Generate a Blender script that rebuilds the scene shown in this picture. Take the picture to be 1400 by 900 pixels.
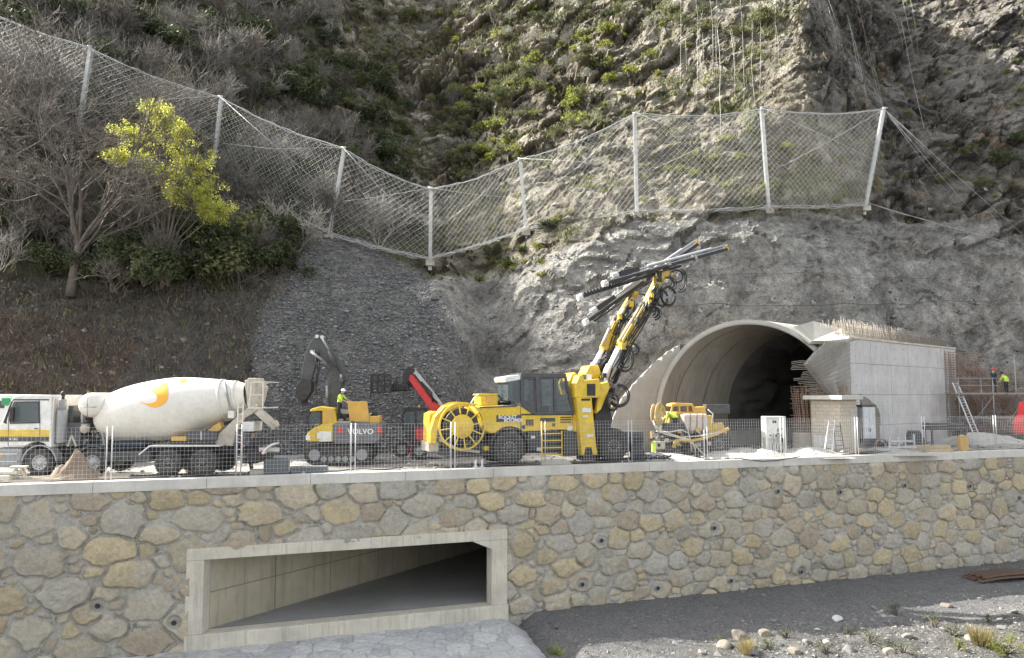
import bpy, bmesh, math, random
import numpy as np
from mathutils import Vector, Matrix, Euler

random.seed(7)
R_ = math.radians
SC = bpy.context.scene
for o in list(bpy.data.objects): bpy.data.objects.remove(o)
COL = SC.collection

# ---------------------------------------------------------------- camera
CAMZ = 3.2; FPX = 1050.0; PITCH = math.atan(91.0/1050.0)
cam = bpy.data.cameras.new('camera'); camo = bpy.data.objects.new('camera', cam); COL.objects.link(camo)
camo.location = (0, 0, CAMZ); camo.rotation_euler = (math.pi/2+PITCH, 0, 0)
cam.sensor_width = 36; cam.lens = 27; cam.clip_start = .1; cam.clip_end = 2000
SC.camera = camo
# ---------------------------------------------------------------- light
SUN_AZ = Vector((-0.95, 0.32)).normalized(); SUN_EL = R_(38)
world = bpy.data.worlds.new('World'); SC.world = world; world.use_nodes = True
nt = world.node_tree; nt.nodes.clear()
sky = nt.nodes.new('ShaderNodeTexSky'); sky.sky_type = 'NISHITA'; sky.sun_disc = False
sky.sun_elevation = SUN_EL; sky.sun_rotation = math.atan2(SUN_AZ.x, SUN_AZ.y); sky.air_density = 1.0; sky.dust_density = 2.5; sky.ozone_density = .6
bg = nt.nodes.new('ShaderNodeBackground'); bg.inputs[1].default_value = .15
wo = nt.nodes.new('ShaderNodeOutputWorld')
hs = nt.nodes.new('ShaderNodeHueSaturation'); hs.inputs['Saturation'].default_value = .25; nt.links.new(sky.outputs[0], hs.inputs['Color']); nt.links.new(hs.outputs[0], bg.inputs[0]); nt.links.new(bg.outputs[0], wo.inputs[0])
sl = bpy.data.lights.new('sun', 'SUN'); sl.energy = 5.0; sl.angle = R_(.6); sl.color = (1, .955, .87)
so = bpy.data.objects.new('sun', sl); COL.objects.link(so)
sd = Vector((SUN_AZ.x*math.cos(SUN_EL), SUN_AZ.y*math.cos(SUN_EL), math.sin(SUN_EL)))
so.rotation_euler = sd.to_track_quat('Z', 'Y').to_euler(); so.location = sd*60
vs = SC.view_settings; vs.view_transform = 'Standard'; vs.look = 'None'; vs.exposure = 1.58; vs.gamma = 1
try: vs.use_curve_mapping = False
except Exception: pass

# ---------------------------------------------------------------- helpers
CP, SP = math.cos(PITCH), math.sin(PITCH)
def ray(px, py):
    x = (px-700)/FPX; y = (450-py)/FPX
    return Vector((x, CP-y*SP, SP+y*CP))
def P(px, py, Y):
    d = ray(px, py); return Vector((0, 0, CAMZ)) + d*(Y/d.y)
def PZ(px, py, z=0.0):
    d = ray(px, py); return Vector((0, 0, CAMZ)) + d*((z-CAMZ)/d.z)
def proj(X, Y, Z):
    f = Y*CP+(Z-CAMZ)*SP; v = -Y*SP+(Z-CAMZ)*CP
    return 700+FPX*X/f, 450-FPX*v/f

def tag(o, label=None, cat=None, group=None, kind=None):
    if label: o['label'] = label
    if cat: o['category'] = cat
    if group: o['group'] = group
    if kind: o['kind'] = kind
    return o
def empty(name, loc=(0, 0, 0), rz=0.0, label=None, cat=None, group=None):
    o = bpy.data.objects.new(name, None); COL.objects.link(o); o.empty_display_size = .3
    o.location = loc; o.rotation_euler = (0, 0, rz)
    return tag(o, label, cat, group)

class MB:
    def __init__(s): s.v = []; s.f = []; s.m = []; s.sm = []; s.k = 0
    def add(s, vs, fs, smooth=False, k=None):
        b = len(s.v); s.v += [tuple(v) for v in vs]
        for f in fs: s.f.append([b+i for i in f]); s.m.append(s.k if k is None else k); s.sm.append(smooth)
        return s
    def box(s, x0, x1, y0, y1, z0, z1, k=None):
        return s.add([(x0,y0,z0),(x1,y0,z0),(x1,y1,z0),(x0,y1,z0),(x0,y0,z1),(x1,y0,z1),(x1,y1,z1),(x0,y1,z1)],
            [(0,3,2,1),(4,5,6,7),(0,1,5,4),(1,2,6,5),(2,3,7,6),(3,0,4,7)], k=k)
    def bar(s, a, b, w, h=None, up=(0,0,1), k=None):
        h = h or w; a = Vector(a); b = Vector(b); d = (b-a).normalized(); u = Vector(up)
        if abs(d.dot(u)) > .98: u = Vector((1,0,0))
        r = d.cross(u).normalized(); u = r.cross(d).normalized()
        vs = [p+r*(sx*w/2)+u*(sz*h/2) for p in (a, b) for sx, sz in ((-1,-1),(1,-1),(1,1),(-1,1))]
        return s.add(vs, [(0,1,2,3),(7,6,5,4),(0,4,5,1),(1,5,6,2),(2,6,7,3),(3,7,4,0)], k=k)
    def taper(s, a, b, w0, h0, w1, h1, k=None, up=(0,0,1)):
        a = Vector(a); b = Vector(b); d = (b-a).normalized(); u = Vector(up)
        if abs(d.dot(u)) > .98: u = Vector((1,0,0))
        r = d.cross(u).normalized(); u = r.cross(d).normalized()
        vs = [p+r*(sx*w/2)+u*(sz*h/2) for p, w, h in ((a,w0,h0), (b,w1,h1)) for sx, sz in ((-1,-1),(1,-1),(1,1),(-1,1))]
        return s.add(vs, [(0,1,2,3),(7,6,5,4),(0,4,5,1),(1,5,6,2),(2,6,7,3),(3,7,4,0)], k=k)
    def cyl(s, a, b, r0, r1=None, n=12, cap=True, k=None, smooth=True):
        r1 = r0 if r1 is None else r1; a = Vector(a); b = Vector(b); d = (b-a).normalized()
        u = Vector((0,0,1)) if abs(d.z) < .9 else Vector((1,0,0))
        r = d.cross(u).normalized(); u = r.cross(d)
        vs = [p+(r*math.cos(t)+u*math.sin(t))*q for p, q in ((a, r0), (b, r1)) for t in [2*math.pi*i/n for i in range(n)]]
        s.add(vs, [(i, (i+1) % n, n+(i+1) % n, n+i) for i in range(n)], smooth, k)
        if cap:
            bb = len(s.v)-2*n
            for f in ([bb+i for i in range(n)][::-1], [bb+n+i for i in range(n)]):
                s.f.append(f); s.m.append(s.k if k is None else k); s.sm.append(False)
        return s
    def tube(s, pts, r, n=7, k=None, cap=True, closed=False):
        pts = [Vector(p) for p in pts]; N = len(pts); rs = r if isinstance(r, (list, tuple)) else [r]*N
        b = len(s.v); u = None
        for i, p in enumerate(pts):
            d = (pts[min(i+1, N-1)]-pts[max(i-1, 0)]).normalized()
            if u is None:
                u = Vector((0,0,1)) if abs(d.z) < .9 else Vector((1,0,0))
            u = (u-d*u.dot(d)).normalized(); w = d.cross(u)
            for j in range(n):
                t = 2*math.pi*j/n; s.v.append(tuple(p+(u*math.cos(t)+w*math.sin(t))*rs[i]))
        for i in range(N-1):
            for j in range(n):
                s.f.append([b+i*n+j, b+i*n+(j+1) % n, b+(i+1)*n+(j+1) % n, b+(i+1)*n+j]); s.m.append(s.k if k is None else k); s.sm.append(True)
        if cap:
            for f in ([b+j for j in range(n)][::-1], [b+(N-1)*n+j for j in range(n)]):
                s.f.append(f); s.m.append(s.k if k is None else k); s.sm.append(False)
        return s
    def prism(s, poly, y0, y1, k=None):
        n = len(poly); A = sum(poly[i][0]*poly[(i+1) % n][1]-poly[(i+1) % n][0]*poly[i][1] for i in range(n))
        if A < 0: poly = poly[::-1]
        vs = [(x, y0, z) for x, z in poly]+[(x, y1, z) for x, z in poly]
        return s.add(vs, [list(range(n)), list(range(2*n-1, n-1, -1))]+[(i, n+i, n+(i+1) % n, (i+1) % n) for i in range(n)], k=k)
    def lathe(s, prof, c, ax, n=32, k=None, smooth=True):
        # prof: (t, r) along ax from c
        c = Vector(c); d = Vector(ax).normalized(); u = Vector((0,0,1)) if abs(d.z) < .9 else Vector((1,0,0))
        r_ = d.cross(u).normalized(); u = r_.cross(d); b = len(s.v); m = len(prof)
        for t, r in prof:
            for j in range(n):
                a = 2*math.pi*j/n; s.v.append(tuple(c+d*t+(r_*math.cos(a)+u*math.sin(a))*max(r, 1e-4)))
        for i in range(m-1):
            for j in range(n):
                s.f.append([b+i*n+j, b+i*n+(j+1) % n, b+(i+1)*n+(j+1) % n, b+(i+1)*n+j]); s.m.append(s.k if k is None else k); s.sm.append(smooth)
        return s
    def ball(s, c, r, n=12, k=None, sc=(1,1,1)):
        c = Vector(c); b = len(s.v); m = n//2+1
        for i in range(m):
            th = math.pi*i/(m-1)
            for j in range(n):
                a = 2*math.pi*j/n
                s.v.append((c.x+r*sc[0]*math.sin(th)*math.cos(a), c.y+r*sc[1]*math.sin(th)*math.sin(a), c.z+r*sc[2]*math.cos(th)))
        for i in range(m-1):
            for j in range(n):
                s.f.append([b+i*n+j, b+(i+1)*n+j, b+(i+1)*n+(j+1) % n, b+i*n+(j+1) % n]); s.m.append(s.k if k is None else k); s.sm.append(True)
        return s
    def build(s, name, mats, parent=None, bev=0, loc=None):
        me = bpy.data.meshes.new(name); me.from_pydata(s.v, [], s.f)
        if not isinstance(mats, (list, tuple)): mats = [mats]
        for m in mats: me.materials.append(m)
        if len(mats) > 1: me.polygons.foreach_set('material_index', [min(x, len(mats)-1) for x in s.m])
        me.polygons.foreach_set('use_smooth', s.sm); me.update()
        o = bpy.data.objects.new(name, me); COL.objects.link(o)
        if parent: o.parent = parent
        if loc: o.location = loc
        if bev:
            bm = o.modifiers.new('bevel', 'BEVEL'); bm.width = bev; bm.segments = 2; bm.limit_method = 'ANGLE'; bm.angle_limit = R_(35)
        return o

def copy_tree(o, parent=None):
    c = o.copy(); COL.objects.link(c)
    if parent: c.parent = parent
    for ch in list(o.children): copy_tree(ch, c)
    return c

def text_part(txt, size, mat, parent, loc, rot=(math.pi/2, 0, 0), name='lettering', bold=.0, sx=1.0):
    cu = bpy.data.curves.new('t', 'FONT'); cu.body = txt; cu.size = size; cu.extrude = .004; cu.offset = bold
    cu.align_x = 'CENTER'; cu.align_y = 'CENTER'; cu.resolution_u = 3
    t = bpy.data.objects.new('t', cu); COL.objects.link(t)
    bpy.context.view_layer.update()
    me = bpy.data.meshes.new_from_object(t.evaluated_get(bpy.context.evaluated_depsgraph_get()))
    bpy.data.objects.remove(t); me.materials.clear(); me.materials.append(mat)
    o = bpy.data.objects.new(name, me); COL.objects.link(o); o.parent = parent; o.location = loc; o.rotation_euler = rot; o.scale = (sx, 1, 1)
    return o

# ---------------------------------------------------------------- numpy noise
_rng = np.random.default_rng(5); PERM = _rng.permutation(256); VAL = _rng.random(256)
def vnoise(x, y, z):
    xi = np.floor(x).astype(int); yi = np.floor(y).astype(int); zi = np.floor(z).astype(int)
    fx, fy, fz = x-xi, y-yi, z-zi
    fx = fx*fx*(3-2*fx); fy = fy*fy*(3-2*fy); fz = fz*fz*(3-2*fz); out = 0
    for a in (0, 1):
        for b in (0, 1):
            for c in (0, 1):
                h = VAL[PERM[(PERM[(PERM[(xi+a) & 255]+yi+b) & 255]+zi+c) & 255]]
                out = out + h*(fx if a else 1-fx)*(fy if b else 1-fy)*(fz if c else 1-fz)
    return out*2-1
def fbm(x, y, z, o=4, g=.5):
    s = 0; a = 1; t = 0
    for i in range(o):
        s = s+a*vnoise(x*2**i+i*17.3, y*2**i+i*5.1, z*2**i+i*9.7); t += a; a *= g
    return s/t
def ridge(x, y, z, o=4, g=.5):
    s = 0; a = 1; t = 0
    for i in range(o):
        s = s+a*(1-2*np.abs(vnoise(x*2**i+i*11.3, y*2**i+i*7.1, z*2**i+i*3.7))); t += a; a *= g
    return s/t
def facet(x, y, z, seed=0):
    # worley cells, each a tilted plane: broken rock faces
    xi = np.floor(x).astype(int); yi = np.floor(y).astype(int); zi = np.floor(z).astype(int)
    best = np.full(x.shape, 9.); sec = np.full(x.shape, 9.); out = np.zeros(x.shape)
    for a in (-1, 0, 1):
        for b in (-1, 0, 1):
            for c in (-1, 0, 1):
                h = PERM[(PERM[(PERM[(xi+a+seed) & 255]+yi+b) & 255]+zi+c) & 255]
                cx = xi+a+VAL[h]; cy = yi+b+VAL[(h+71) & 255]; cz = zi+c+VAL[(h+133) & 255]
                dx, dy, dz = x-cx, y-cy, z-cz; d = dx*dx+dy*dy+dz*dz
                m = d < best
                sec = np.where(m, best, np.minimum(sec, d)); best = np.where(m, d, best)
                v = (VAL[(h+19) & 255]-.5)*1.2+dx*(VAL[(h+37) & 255]-.5)*2.4+dz*(VAL[(h+53) & 255]-.5)*2.4
                out = np.where(m, v, out)
    e = np.sqrt(sec)-np.sqrt(best)
    return out, e
def pip(x, y, poly):
    ins = np.zeros(x.shape, bool); n = len(poly)
    for i in range(n):
        x0, y0 = poly[i]; x1, y1 = poly[(i+1) % n]
        c = ((y0 > y) != (y1 > y)); ins ^= c & (x < (x1-x0)*(y-y0)/((y1-y0) or 1e-9)+x0)
    return ins
def sstep(a, b, x):
    t = np.clip((x-a)/(b-a), 0, 1); return t*t*(3-2*t)

def np_mesh(name, V, F, mats, col=None, smooth=True, parent=None, attrs=None):
    me = bpy.data.meshes.new(name); n = len(V); m = len(F); k = F.shape[1]
    me.vertices.add(n); me.vertices.foreach_set('co', np.ascontiguousarray(V, dtype=np.float32).ravel())
    me.loops.add(m*k); me.loops.foreach_set('vertex_index', np.ascontiguousarray(F, dtype=np.int32).ravel())
    me.polygons.add(m); me.polygons.foreach_set('loop_start', np.arange(0, m*k, k, dtype=np.int32))
    me.polygons.foreach_set('use_smooth', np.full(m, smooth)); me.update(calc_edges=True)
    if col is not None:
        a = me.color_attributes.new('Col', 'FLOAT_COLOR', 'POINT'); c4 = np.ones((n, 4), np.float32); c4[:, :3] = col; a.data.foreach_set('color', c4.ravel())
    for an, av in (attrs or {}).items():
        a = me.attributes.new(an, 'FLOAT', 'POINT'); a.data.foreach_set('value', av.astype(np.float32))
    if not isinstance(mats, (list, tuple)): mats = [mats]
    for q in mats: me.materials.append(q)
    o = bpy.data.objects.new(name, me); COL.objects.link(o)
    if parent: o.parent = parent
    return o
def gridfaces(nu, nv):
    i = np.arange(nu-1)[:, None]*nv+np.arange(nv-1)[None, :]
    i = i.ravel(); return np.stack([i, i+nv, i+nv+1, i+1], 1)

# ---------------------------------------------------------------- materials
MATS = {}
class NT:
    def __init__(s, name):
        s.m = bpy.data.materials.new(name); s.m.use_nodes = True; s.t = s.m.node_tree
        s.b = s.t.nodes['Principled BSDF']; s.tc = s.t.nodes.new('ShaderNodeTexCoord')
    def n(s, ty, **kw):
        x = s.t.nodes.new(ty)
        for k, v in kw.items(): setattr(x, k, v)
        return x
    def l(s, a, b): s.t.links.new(a, b)
    def noise(s, scale, detail=4, rough=.6, co='Object', vec=None, dist=0):
        x = s.n('ShaderNodeTexNoise'); x.inputs['Scale'].default_value = scale; x.inputs['Detail'].default_value = detail; x.inputs['Roughness'].default_value = rough; x.inputs['Distortion'].default_value = dist
        s.l(vec or s.tc.outputs[co], x.inputs['Vector']); return x.outputs['Fac']
    def vor(s, scale, feat='F1', co='Object', vec=None):
        x = s.n('ShaderNodeTexVoronoi', feature=feat); x.inputs['Scale'].default_value = scale
        s.l(vec or s.tc.outputs[co], x.inputs['Vector']); return x
    def ramp(s, f, a, b, c0=(0,0,0,1), c1=(1,1,1,1)):
        x = s.n('ShaderNodeValToRGB'); x.color_ramp.elements[0].position = a; x.color_ramp.elements[1].position = b
        x.color_ramp.elements[0].color = c0; x.color_ramp.elements[1].color = c1; s.l(f, x.inputs[0]); return x.outputs[0]
    def mix(s, f, a, b, mode='MIX'):
        x = s.n('ShaderNodeMix', data_type='RGBA', blend_type=mode)
        for inp, v in ((x.inputs[0], f), (x.inputs[6], a), (x.inputs[7], b)):
            if isinstance(v, (int, float)): inp.default_value = v
            elif isinstance(v, tuple): inp.default_value = (*v[:3], 1)
            else: s.l(v, inp)
        return x.outputs[2]
    def math(s, op, a, b=0.0):
        x = s.n('ShaderNodeMath', operation=op)
        for inp, v in ((x.inputs[0], a), (x.inputs[1], b)):
            if isinstance(v, (int, float)): inp.default_value = v
            else: s.l(v, inp)
        return x.outputs[0]
    def bump(s, h, strength=.5, dist=.02, prev=None):
        x = s.n('ShaderNodeBump'); x.inputs['Strength'].default_value = strength; x.inputs['Distance'].default_value = dist
        s.l(h, x.inputs['Height'])
        if prev: s.l(prev, x.inputs['Normal'])
        s.l(x.outputs[0], s.b.inputs['Normal']); return x.outputs[0]
    def col(s, c): 
        if isinstance(c, tuple): s.b.inputs['Base Color'].default_value = (*c[:3], 1)
        else: s.l(c, s.b.inputs['Base Color'])
    def attr(s, name):
        x = s.n('ShaderNodeAttribute', attribute_name=name); return x

def plain(name, c, rough=.5, metal=0, dirt=.0, dirtc=(.30,.27,.22), var=.12, bump=0, bs=30, emit=None):
    if name in MATS: return MATS[name]
    q = NT(name); q.b.inputs['Roughness'].default_value = rough; q.b.inputs['Metallic'].default_value = metal
    f = q.noise(2.2, 5, .65)
    lo = tuple(x*(1-var) for x in c); hi = tuple(min(1, x*(1+var)) for x in c)
    cc = q.mix(q.ramp(f, .35, .65), lo, hi)
    if dirt:
        g = q.noise(5.5, 8, .75); cc = q.mix(q.math('MULTIPLY', q.ramp(g, .42, .72), dirt), cc, dirtc)
        q.l(q.math('ADD', q.math('MULTIPLY', q.ramp(g, .42, .72), dirt*.5), rough), q.b.inputs['Roughness'])
    q.col(cc)
    if bump: q.bump(q.noise(bs, 4, .6), bump, .01)
    MATS[name] = q.m; return q.m
def glass(name, c=(.12,.15,.16), rough=.06):
    q = NT(name); q.col(c); q.b.inputs['Roughness'].default_value = rough; q.b.inputs['Alpha'].default_value = .55
    q.b.inputs['Specular IOR Level'].default_value = .8
    return q.m

M_white = plain('white paint', (.74,.74,.71), .35, dirt=.35, dirtc=(.4,.36,.29))
M_cream = plain('cream drum paint', (.74,.71,.64), .4, dirt=.4, dirtc=(.50,.44,.34), var=.04)
M_dirtycream = plain('cement coated cream paint', (.50,.45,.37), .7, dirt=.6, dirtc=(.3,.27,.22), bump=.3)
M_yellow = plain('machine yellow paint', (.74,.50,.02), .42, dirt=.6, dirtc=(.36,.30,.18))
M_orange = plain('machine orange paint', (.62,.36,.06), .5, dirt=.55, dirtc=(.4,.33,.22))
M_ochre = plain('dusty yellow paint', (.56,.38,.08), .6, dirt=.9, dirtc=(.30,.27,.22))
M_red = plain('red machine paint', (.66,.035,.04), .4, dirt=.25)
M_green = plain('green paint', (.05,.28,.12), .5)
M_dark = plain('charcoal machine paint', (.055,.058,.062), .45, dirt=.4, dirtc=(.2,.19,.17))
M_black = plain('black rubber and steel', (.022,.022,.023), .6, dirt=.35, dirtc=(.14,.13,.12))
M_tyre = plain('dusty tyre rubber', (.035,.034,.033), .85, dirt=.7, dirtc=(.17,.155,.135), bump=.3)
M_grey = plain('grey steel', (.30,.31,.32), .5, .3, dirt=.35)
M_steel = plain('bright steel', (.62,.63,.63), .32, .85, dirt=.2)
M_galv = plain('galvanised steel', (.56,.57,.57), .5, .35, dirt=.3, dirtc=(.4,.38,.35))
M_fence = plain('fence wire steel', (.55,.56,.56), .5, .3)
M_hose = plain('black hose rubber', (.018,.018,.019), .5, dirt=.2)
M_rust = plain('rusty rebar steel', (.30,.19,.13), .85, dirt=.5, dirtc=(.42,.38,.33))
M_rebar = plain('pale dusty rebar', (.29,.26,.22), .85, dirt=.5, dirtc=(.25,.2,.15))
M_wood = plain('pale timber', (.46,.36,.22), .8, dirt=.4, bump=.3)
M_glass = glass('window glass')
M_hivis = plain('hi vis cloth', (.55,.78,.08), .8)
M_navy = plain('dark work cloth', (.035,.04,.06), .9)
M_skin = plain('skin', (.50,.30,.21), .6)
M_hwhite = plain('white helmet', (.8,.8,.78), .35)
M_hred = plain('red helmet', (.62,.06,.04), .35)
M_amber = plain('drum orange marking', (.85,.40,.03), .4)
M_lightgrey = plain('light letters', (.75,.75,.72), .5)

def mk_conc(name, base, streak=.5, scale=1.0, bumpy=.15):
    q = NT(name); q.b.inputs['Roughness'].default_value = .88
    f1 = q.noise(.7*scale, 6, .65); f2 = q.noise(9*scale, 6, .7)
    mp = q.n('ShaderNodeMapping'); mp.inputs['Scale'].default_value = (5, 5, .35); q.l(q.tc.outputs['Object'], mp.inputs[0])
    f3 = q.noise(1.0*scale, 5, .7, vec=mp.outputs[0])
    c = q.mix(q.ramp(f1, .3, .7), tuple(x*.78 for x in base), tuple(min(1, x*1.12) for x in base))
    c = q.mix(q.math('MULTIPLY', q.ramp(f3, .5, .75), streak), c, tuple(x*.5 for x in base))
    c = q.mix(q.math('MULTIPLY', q.ramp(f2, .35, .7), .25), c, tuple(x*.6 for x in base))
    q.col(c); q.bump(f2, bumpy, .02); return q.m
M_conc = mk_conc('weathered concrete', (.58,.54,.45), .85, 1.3, .3)
M_cap = mk_conc('parapet concrete', (.60,.58,.53), .25)
M_form = mk_conc('formwork concrete', (.58,.565,.54), .6, .9)
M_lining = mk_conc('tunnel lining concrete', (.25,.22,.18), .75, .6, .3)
# ================================================================ TERRAIN
WK = .37; WD = Vector((1, WK, 0)).normalized(); WN = Vector((-WD.y, WD.x, 0)); W0 = 34.5
def wallY(x): return W0+WK*x
# control points: photo position and distance
CPT = []
def colpts(px, lst):
    for py, D in lst:
        p = P(px, py, D) if py < 1000 else None
        CPT.append((p.x, p.z, p.y))
def toe(px, D):
    X = (px-700)/FPX*D; CPT.append((X, 0, D)); CPT.append((X, -2, D-.8))
for px, D in ((-200,38),(0,39),(100,40),(300,41.5),(420,43),(500,43.5),(588,44),(630,46.5),(662,50),(700,48),(800,47.5),(900,50),(1043,53),(1200,54),(1300,56.5),(1400,58),(1600,58),(1800,58)): toe(px, D)
colpts(-200, [(400,43),(200,52),(0,64),(-150,75)])
colpts(0, [(540,41),(400,44),(250,48),(180,51),(60,60),(-100,75)])
colpts(100, [(520,42),(400,45),(300,48),(200,51.5),(60,63),(-100,80)])
colpts(300, [(500,43.5),(400,47),(320,51),(250,55),(130,66),(0,80),(-100,92)])
colpts(420, [(500,45),(400,49),(330,53),(200,67),(100,80),(0,92),(-100,104)])
colpts(500, [(500,46),(400,51),(340,55),(250,66),(150,80),(50,93),(-60,105)])
colpts(588, [(550,45.5),(450,50),(385,56),(300,68),(250,76),(150,87),(50,97),(-60,108)])
colpts(605, [(560,43.8),(500,45.6),(440,49),(395,53)])
colpts(628, [(560,45),(510,47)])
colpts(662, [(580,52.5),(500,55),(420,58.5),(375,60.5),(340,62),(260,69),(150,82),(0,97),(-60,104)])
colpts(720, [(500,49.5),(400,53.5),(330,58),(240,65),(100,80),(0,91),(-60,98)])
colpts(800, [(500,48.5),(430,51),(350,54),(300,57),(200,66),(100,76),(0,86),(-60,92)])
colpts(900, [(500,50.5),(430,51),(350,53.5),(290,57.5),(200,62),(100,70),(0,79),(-60,84)])
colpts(1043, [(430,53),(350,54.5),(285,58),(200,61),(100,66),(0,73),(-60,78)])
colpts(1092, [(150,61),(80,64),(0,68),(-60,72)])
colpts(1200, [(430,55),(350,57.5),(285,60.5),(200,67),(100,76),(0,84),(-60,90)])
colpts(1300, [(430,58),(350,59.5),(290,62),(200,67),(100,74),(0,81),(-60,87)])
colpts(1400, [(540,58.5),(430,60),(350,61),(250,64),(100,70),(0,76),(-60,81)])
colpts(1600, [(540,61),(430,60),(200,66),(0,77)])
for a in ((-95,0,42),(-95,40,80),(-95,70,115),(110,0,66),(110,45,100),(110,75,130),(0,75,125),(50,70,108),(-45,65,105)): CPT.append(a)
CPT = np.array(CPT)
def kern(a, b): return np.sqrt(((a[:, None, :]-b[None, :, :])**2).sum(-1)+.4)
_A = CPT[:, :2]; n_ = len(_A)
_K = np.zeros((n_+3, n_+3)); _K[:n_, :n_] = -kern(_A, _A); _K[:n_, :n_] += -np.eye(n_)*-.35
_K[:n_, n_] = 1; _K[:n_, n_+1:] = _A; _K[n_, :n_] = 1; _K[n_+1:, :n_] = _A.T
_w = np.linalg.solve(_K, np.concatenate([CPT[:, 2], np.zeros(3)]))
def terrY(X, Z):
    out = np.empty(len(X))
    for i in range(0, len(X), 40000):
        q = np.stack([X[i:i+40000], Z[i:i+40000]], 1)
        out[i:i+40000] = -kern(q, _A)@_w[:n_]+_w[n_]+q@_w[n_+1:]
    return out

# tunnel frame
TC = Vector((13.85, 44.6, 0)); TA = Vector((.73, .683, 0)).normalized(); TP = Vector((1, .06, 0)).normalized(); TR = 5.35; TZ = 2.0
_M2 = np.linalg.inv(np.array([[TP.x, TA.x], [TP.y, TA.y]]))
def tun_coords(X, Y):
    q = _M2@np.stack([X-TC.x, Y-TC.y]); return q[0], q[1]     # s across, t along

NX, NZ = 1300, 500
xs = np.linspace(-92, 100, NX); zz = -1.5+76.5*np.linspace(0, 1, NZ)**1.25
GX, GZ = np.meshgrid(xs, zz, indexing='ij'); X = GX.ravel(); Z = GZ.ravel(); Y = terrY(X, Z)
px_, py_ = proj(X, Y, Z)
wx = fbm(X*.35, Y*.35, Z*.35, 4)*26+fbm(X*1.3, Y*1.3, Z*1.3, 2)*9; wy = fbm(X*.35+50, Y*.35, Z*.35, 4)*26+fbm(X*1.3+9, Y*1.3, Z*1.3, 2)*9
qx = px_+wx*.6; qy = py_+wy*.6
scree = pip(qx, qy, [(405,322),(470,322),(545,342),(585,375),(612,420),(640,470),(655,530),(662,580),(664,700),(270,700),(300,600),(345,520),(330,470),(372,410),(400,370)])
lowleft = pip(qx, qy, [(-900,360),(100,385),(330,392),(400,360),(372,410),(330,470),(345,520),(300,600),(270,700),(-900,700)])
shot = pip(qx, qy, [(560,398),(640,375),(720,372),(800,330),(860,300),(1190,292),(1300,300),(1500,330),(2500,400),(2500,800),(664,800),(664,560),(640,470),(600,420)])
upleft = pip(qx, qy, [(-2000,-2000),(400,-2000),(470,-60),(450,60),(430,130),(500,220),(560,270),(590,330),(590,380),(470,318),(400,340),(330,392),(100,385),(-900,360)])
rockR = pip(qx, qy, [(1075,-2000),(1085,0),(1105,110),(1112,155),(1200,180),(1190,292),(1300,300),(1500,330),(2500,400),(2500,-2000)])
slopeR = pip(qx, qy, [(1000,-600),(960,0),(850,60),(760,170),(680,270),(600,390),(720,372),(800,330),(860,300),(1190,292),(1200,180),(1112,155),(1105,110),(1085,0),(1075,-600)])
mid = ~(scree | lowleft | shot | upleft | rockR | slopeR)
def f1(m): return m.astype(float)
def blur(a, k=3):
    a = a.reshape(NX, NZ)
    for _ in range(k):
        a = (a+np.roll(a, 1, 0)+np.roll(a, -1, 0)+np.roll(a, 1, 1)+np.roll(a, -1, 1))/5
    return a.ravel()
scr, low, sho, upl, rkR, slR, mdd = [blur(f1(m), 4) for m in (scree, lowleft, shot, upleft, rockR, slopeR, mid)]
# displacement (towards the viewer is -Y)
ca, sa = math.cos(R_(38)), math.sin(R_(38))
wxx = X+fbm(X*.2, Y*.2, Z*.2, 3)*3; wzz = Z+fbm(X*.2+31, Y*.2, Z*.2, 3)*3
ru = wxx*ca+wzz*sa; rv = -wxx*sa+wzz*ca
f_a, e_a = facet(ru*.16, Y*.20, rv*.34, 3); f_b, e_b = facet(ru*.42, Y*.45, rv*.8, 9); f_c, e_c = facet(ru*1.1, Y*1.1, rv*1.7, 21)
big = fbm(X*.07, Y*.07, Z*.07, 3); med = fbm(X*.33, Y*.33, Z*.33, 5, .55); fine = fbm(X*1.6, Y*1.6, Z*1.6, 3)
strat = f_a*.8+f_b*.4
amp = .45+.8*sstep(-.3, .4, fbm(X*.12+7, Y*.12, Z*.12, 3))
rock = (f_a*1.05+f_b*.75+f_c*.42-.35*sstep(.22, 0, e_b)-.4*sstep(.15, 0, e_a))*amp+med*.6+fine*.12
dsp = big*1.3*(1-scr)
dsp += mdd*rock*1.15 + rkR*(rock*.62+fbm(X*.9, Y*.9, Z*.35, 4)*.55) + slR*(rock*.45+fbm(X*.9,Y*.9,Z*.9,4)*.35+med*.4)
dsp += sho*(f_a*.34+f_b*.24+fbm(X*.22,Y*.22,Z*.4,4)*.7+fbm(X*1.1,Y*1.1,Z*1.1,4)*.30+fbm(X*.5,Y*.5,Z*1.8,3)*.25+np.maximum(0, fbm(X*2.6, Y*2.6, Z*2.6, 3))*.25) + upl*(med*.8+fine*.3+fbm(X*.25,Y*.25,Z*.25,3)*1.2)
dsp += low*(med*.3+fine*.16) + scr*(fbm(X*.4,Y*.4,Z*.4,3)*.2+fbm(X*2.6,Y*2.6,Z*2.6,3)*.03)
fade = sstep(-1.5, 3.0, Z)*.85+.15
toe_guard = np.where((qx > 640) & (Z < 14), .75, 1.0)
Yd = Y-dsp*fade*toe_guard; Zd = Z+dsp*fade*.25+sstep(12, 50, Z)*fbm(X*.9, Y*.9, Z*.9, 3)*.3
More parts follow.
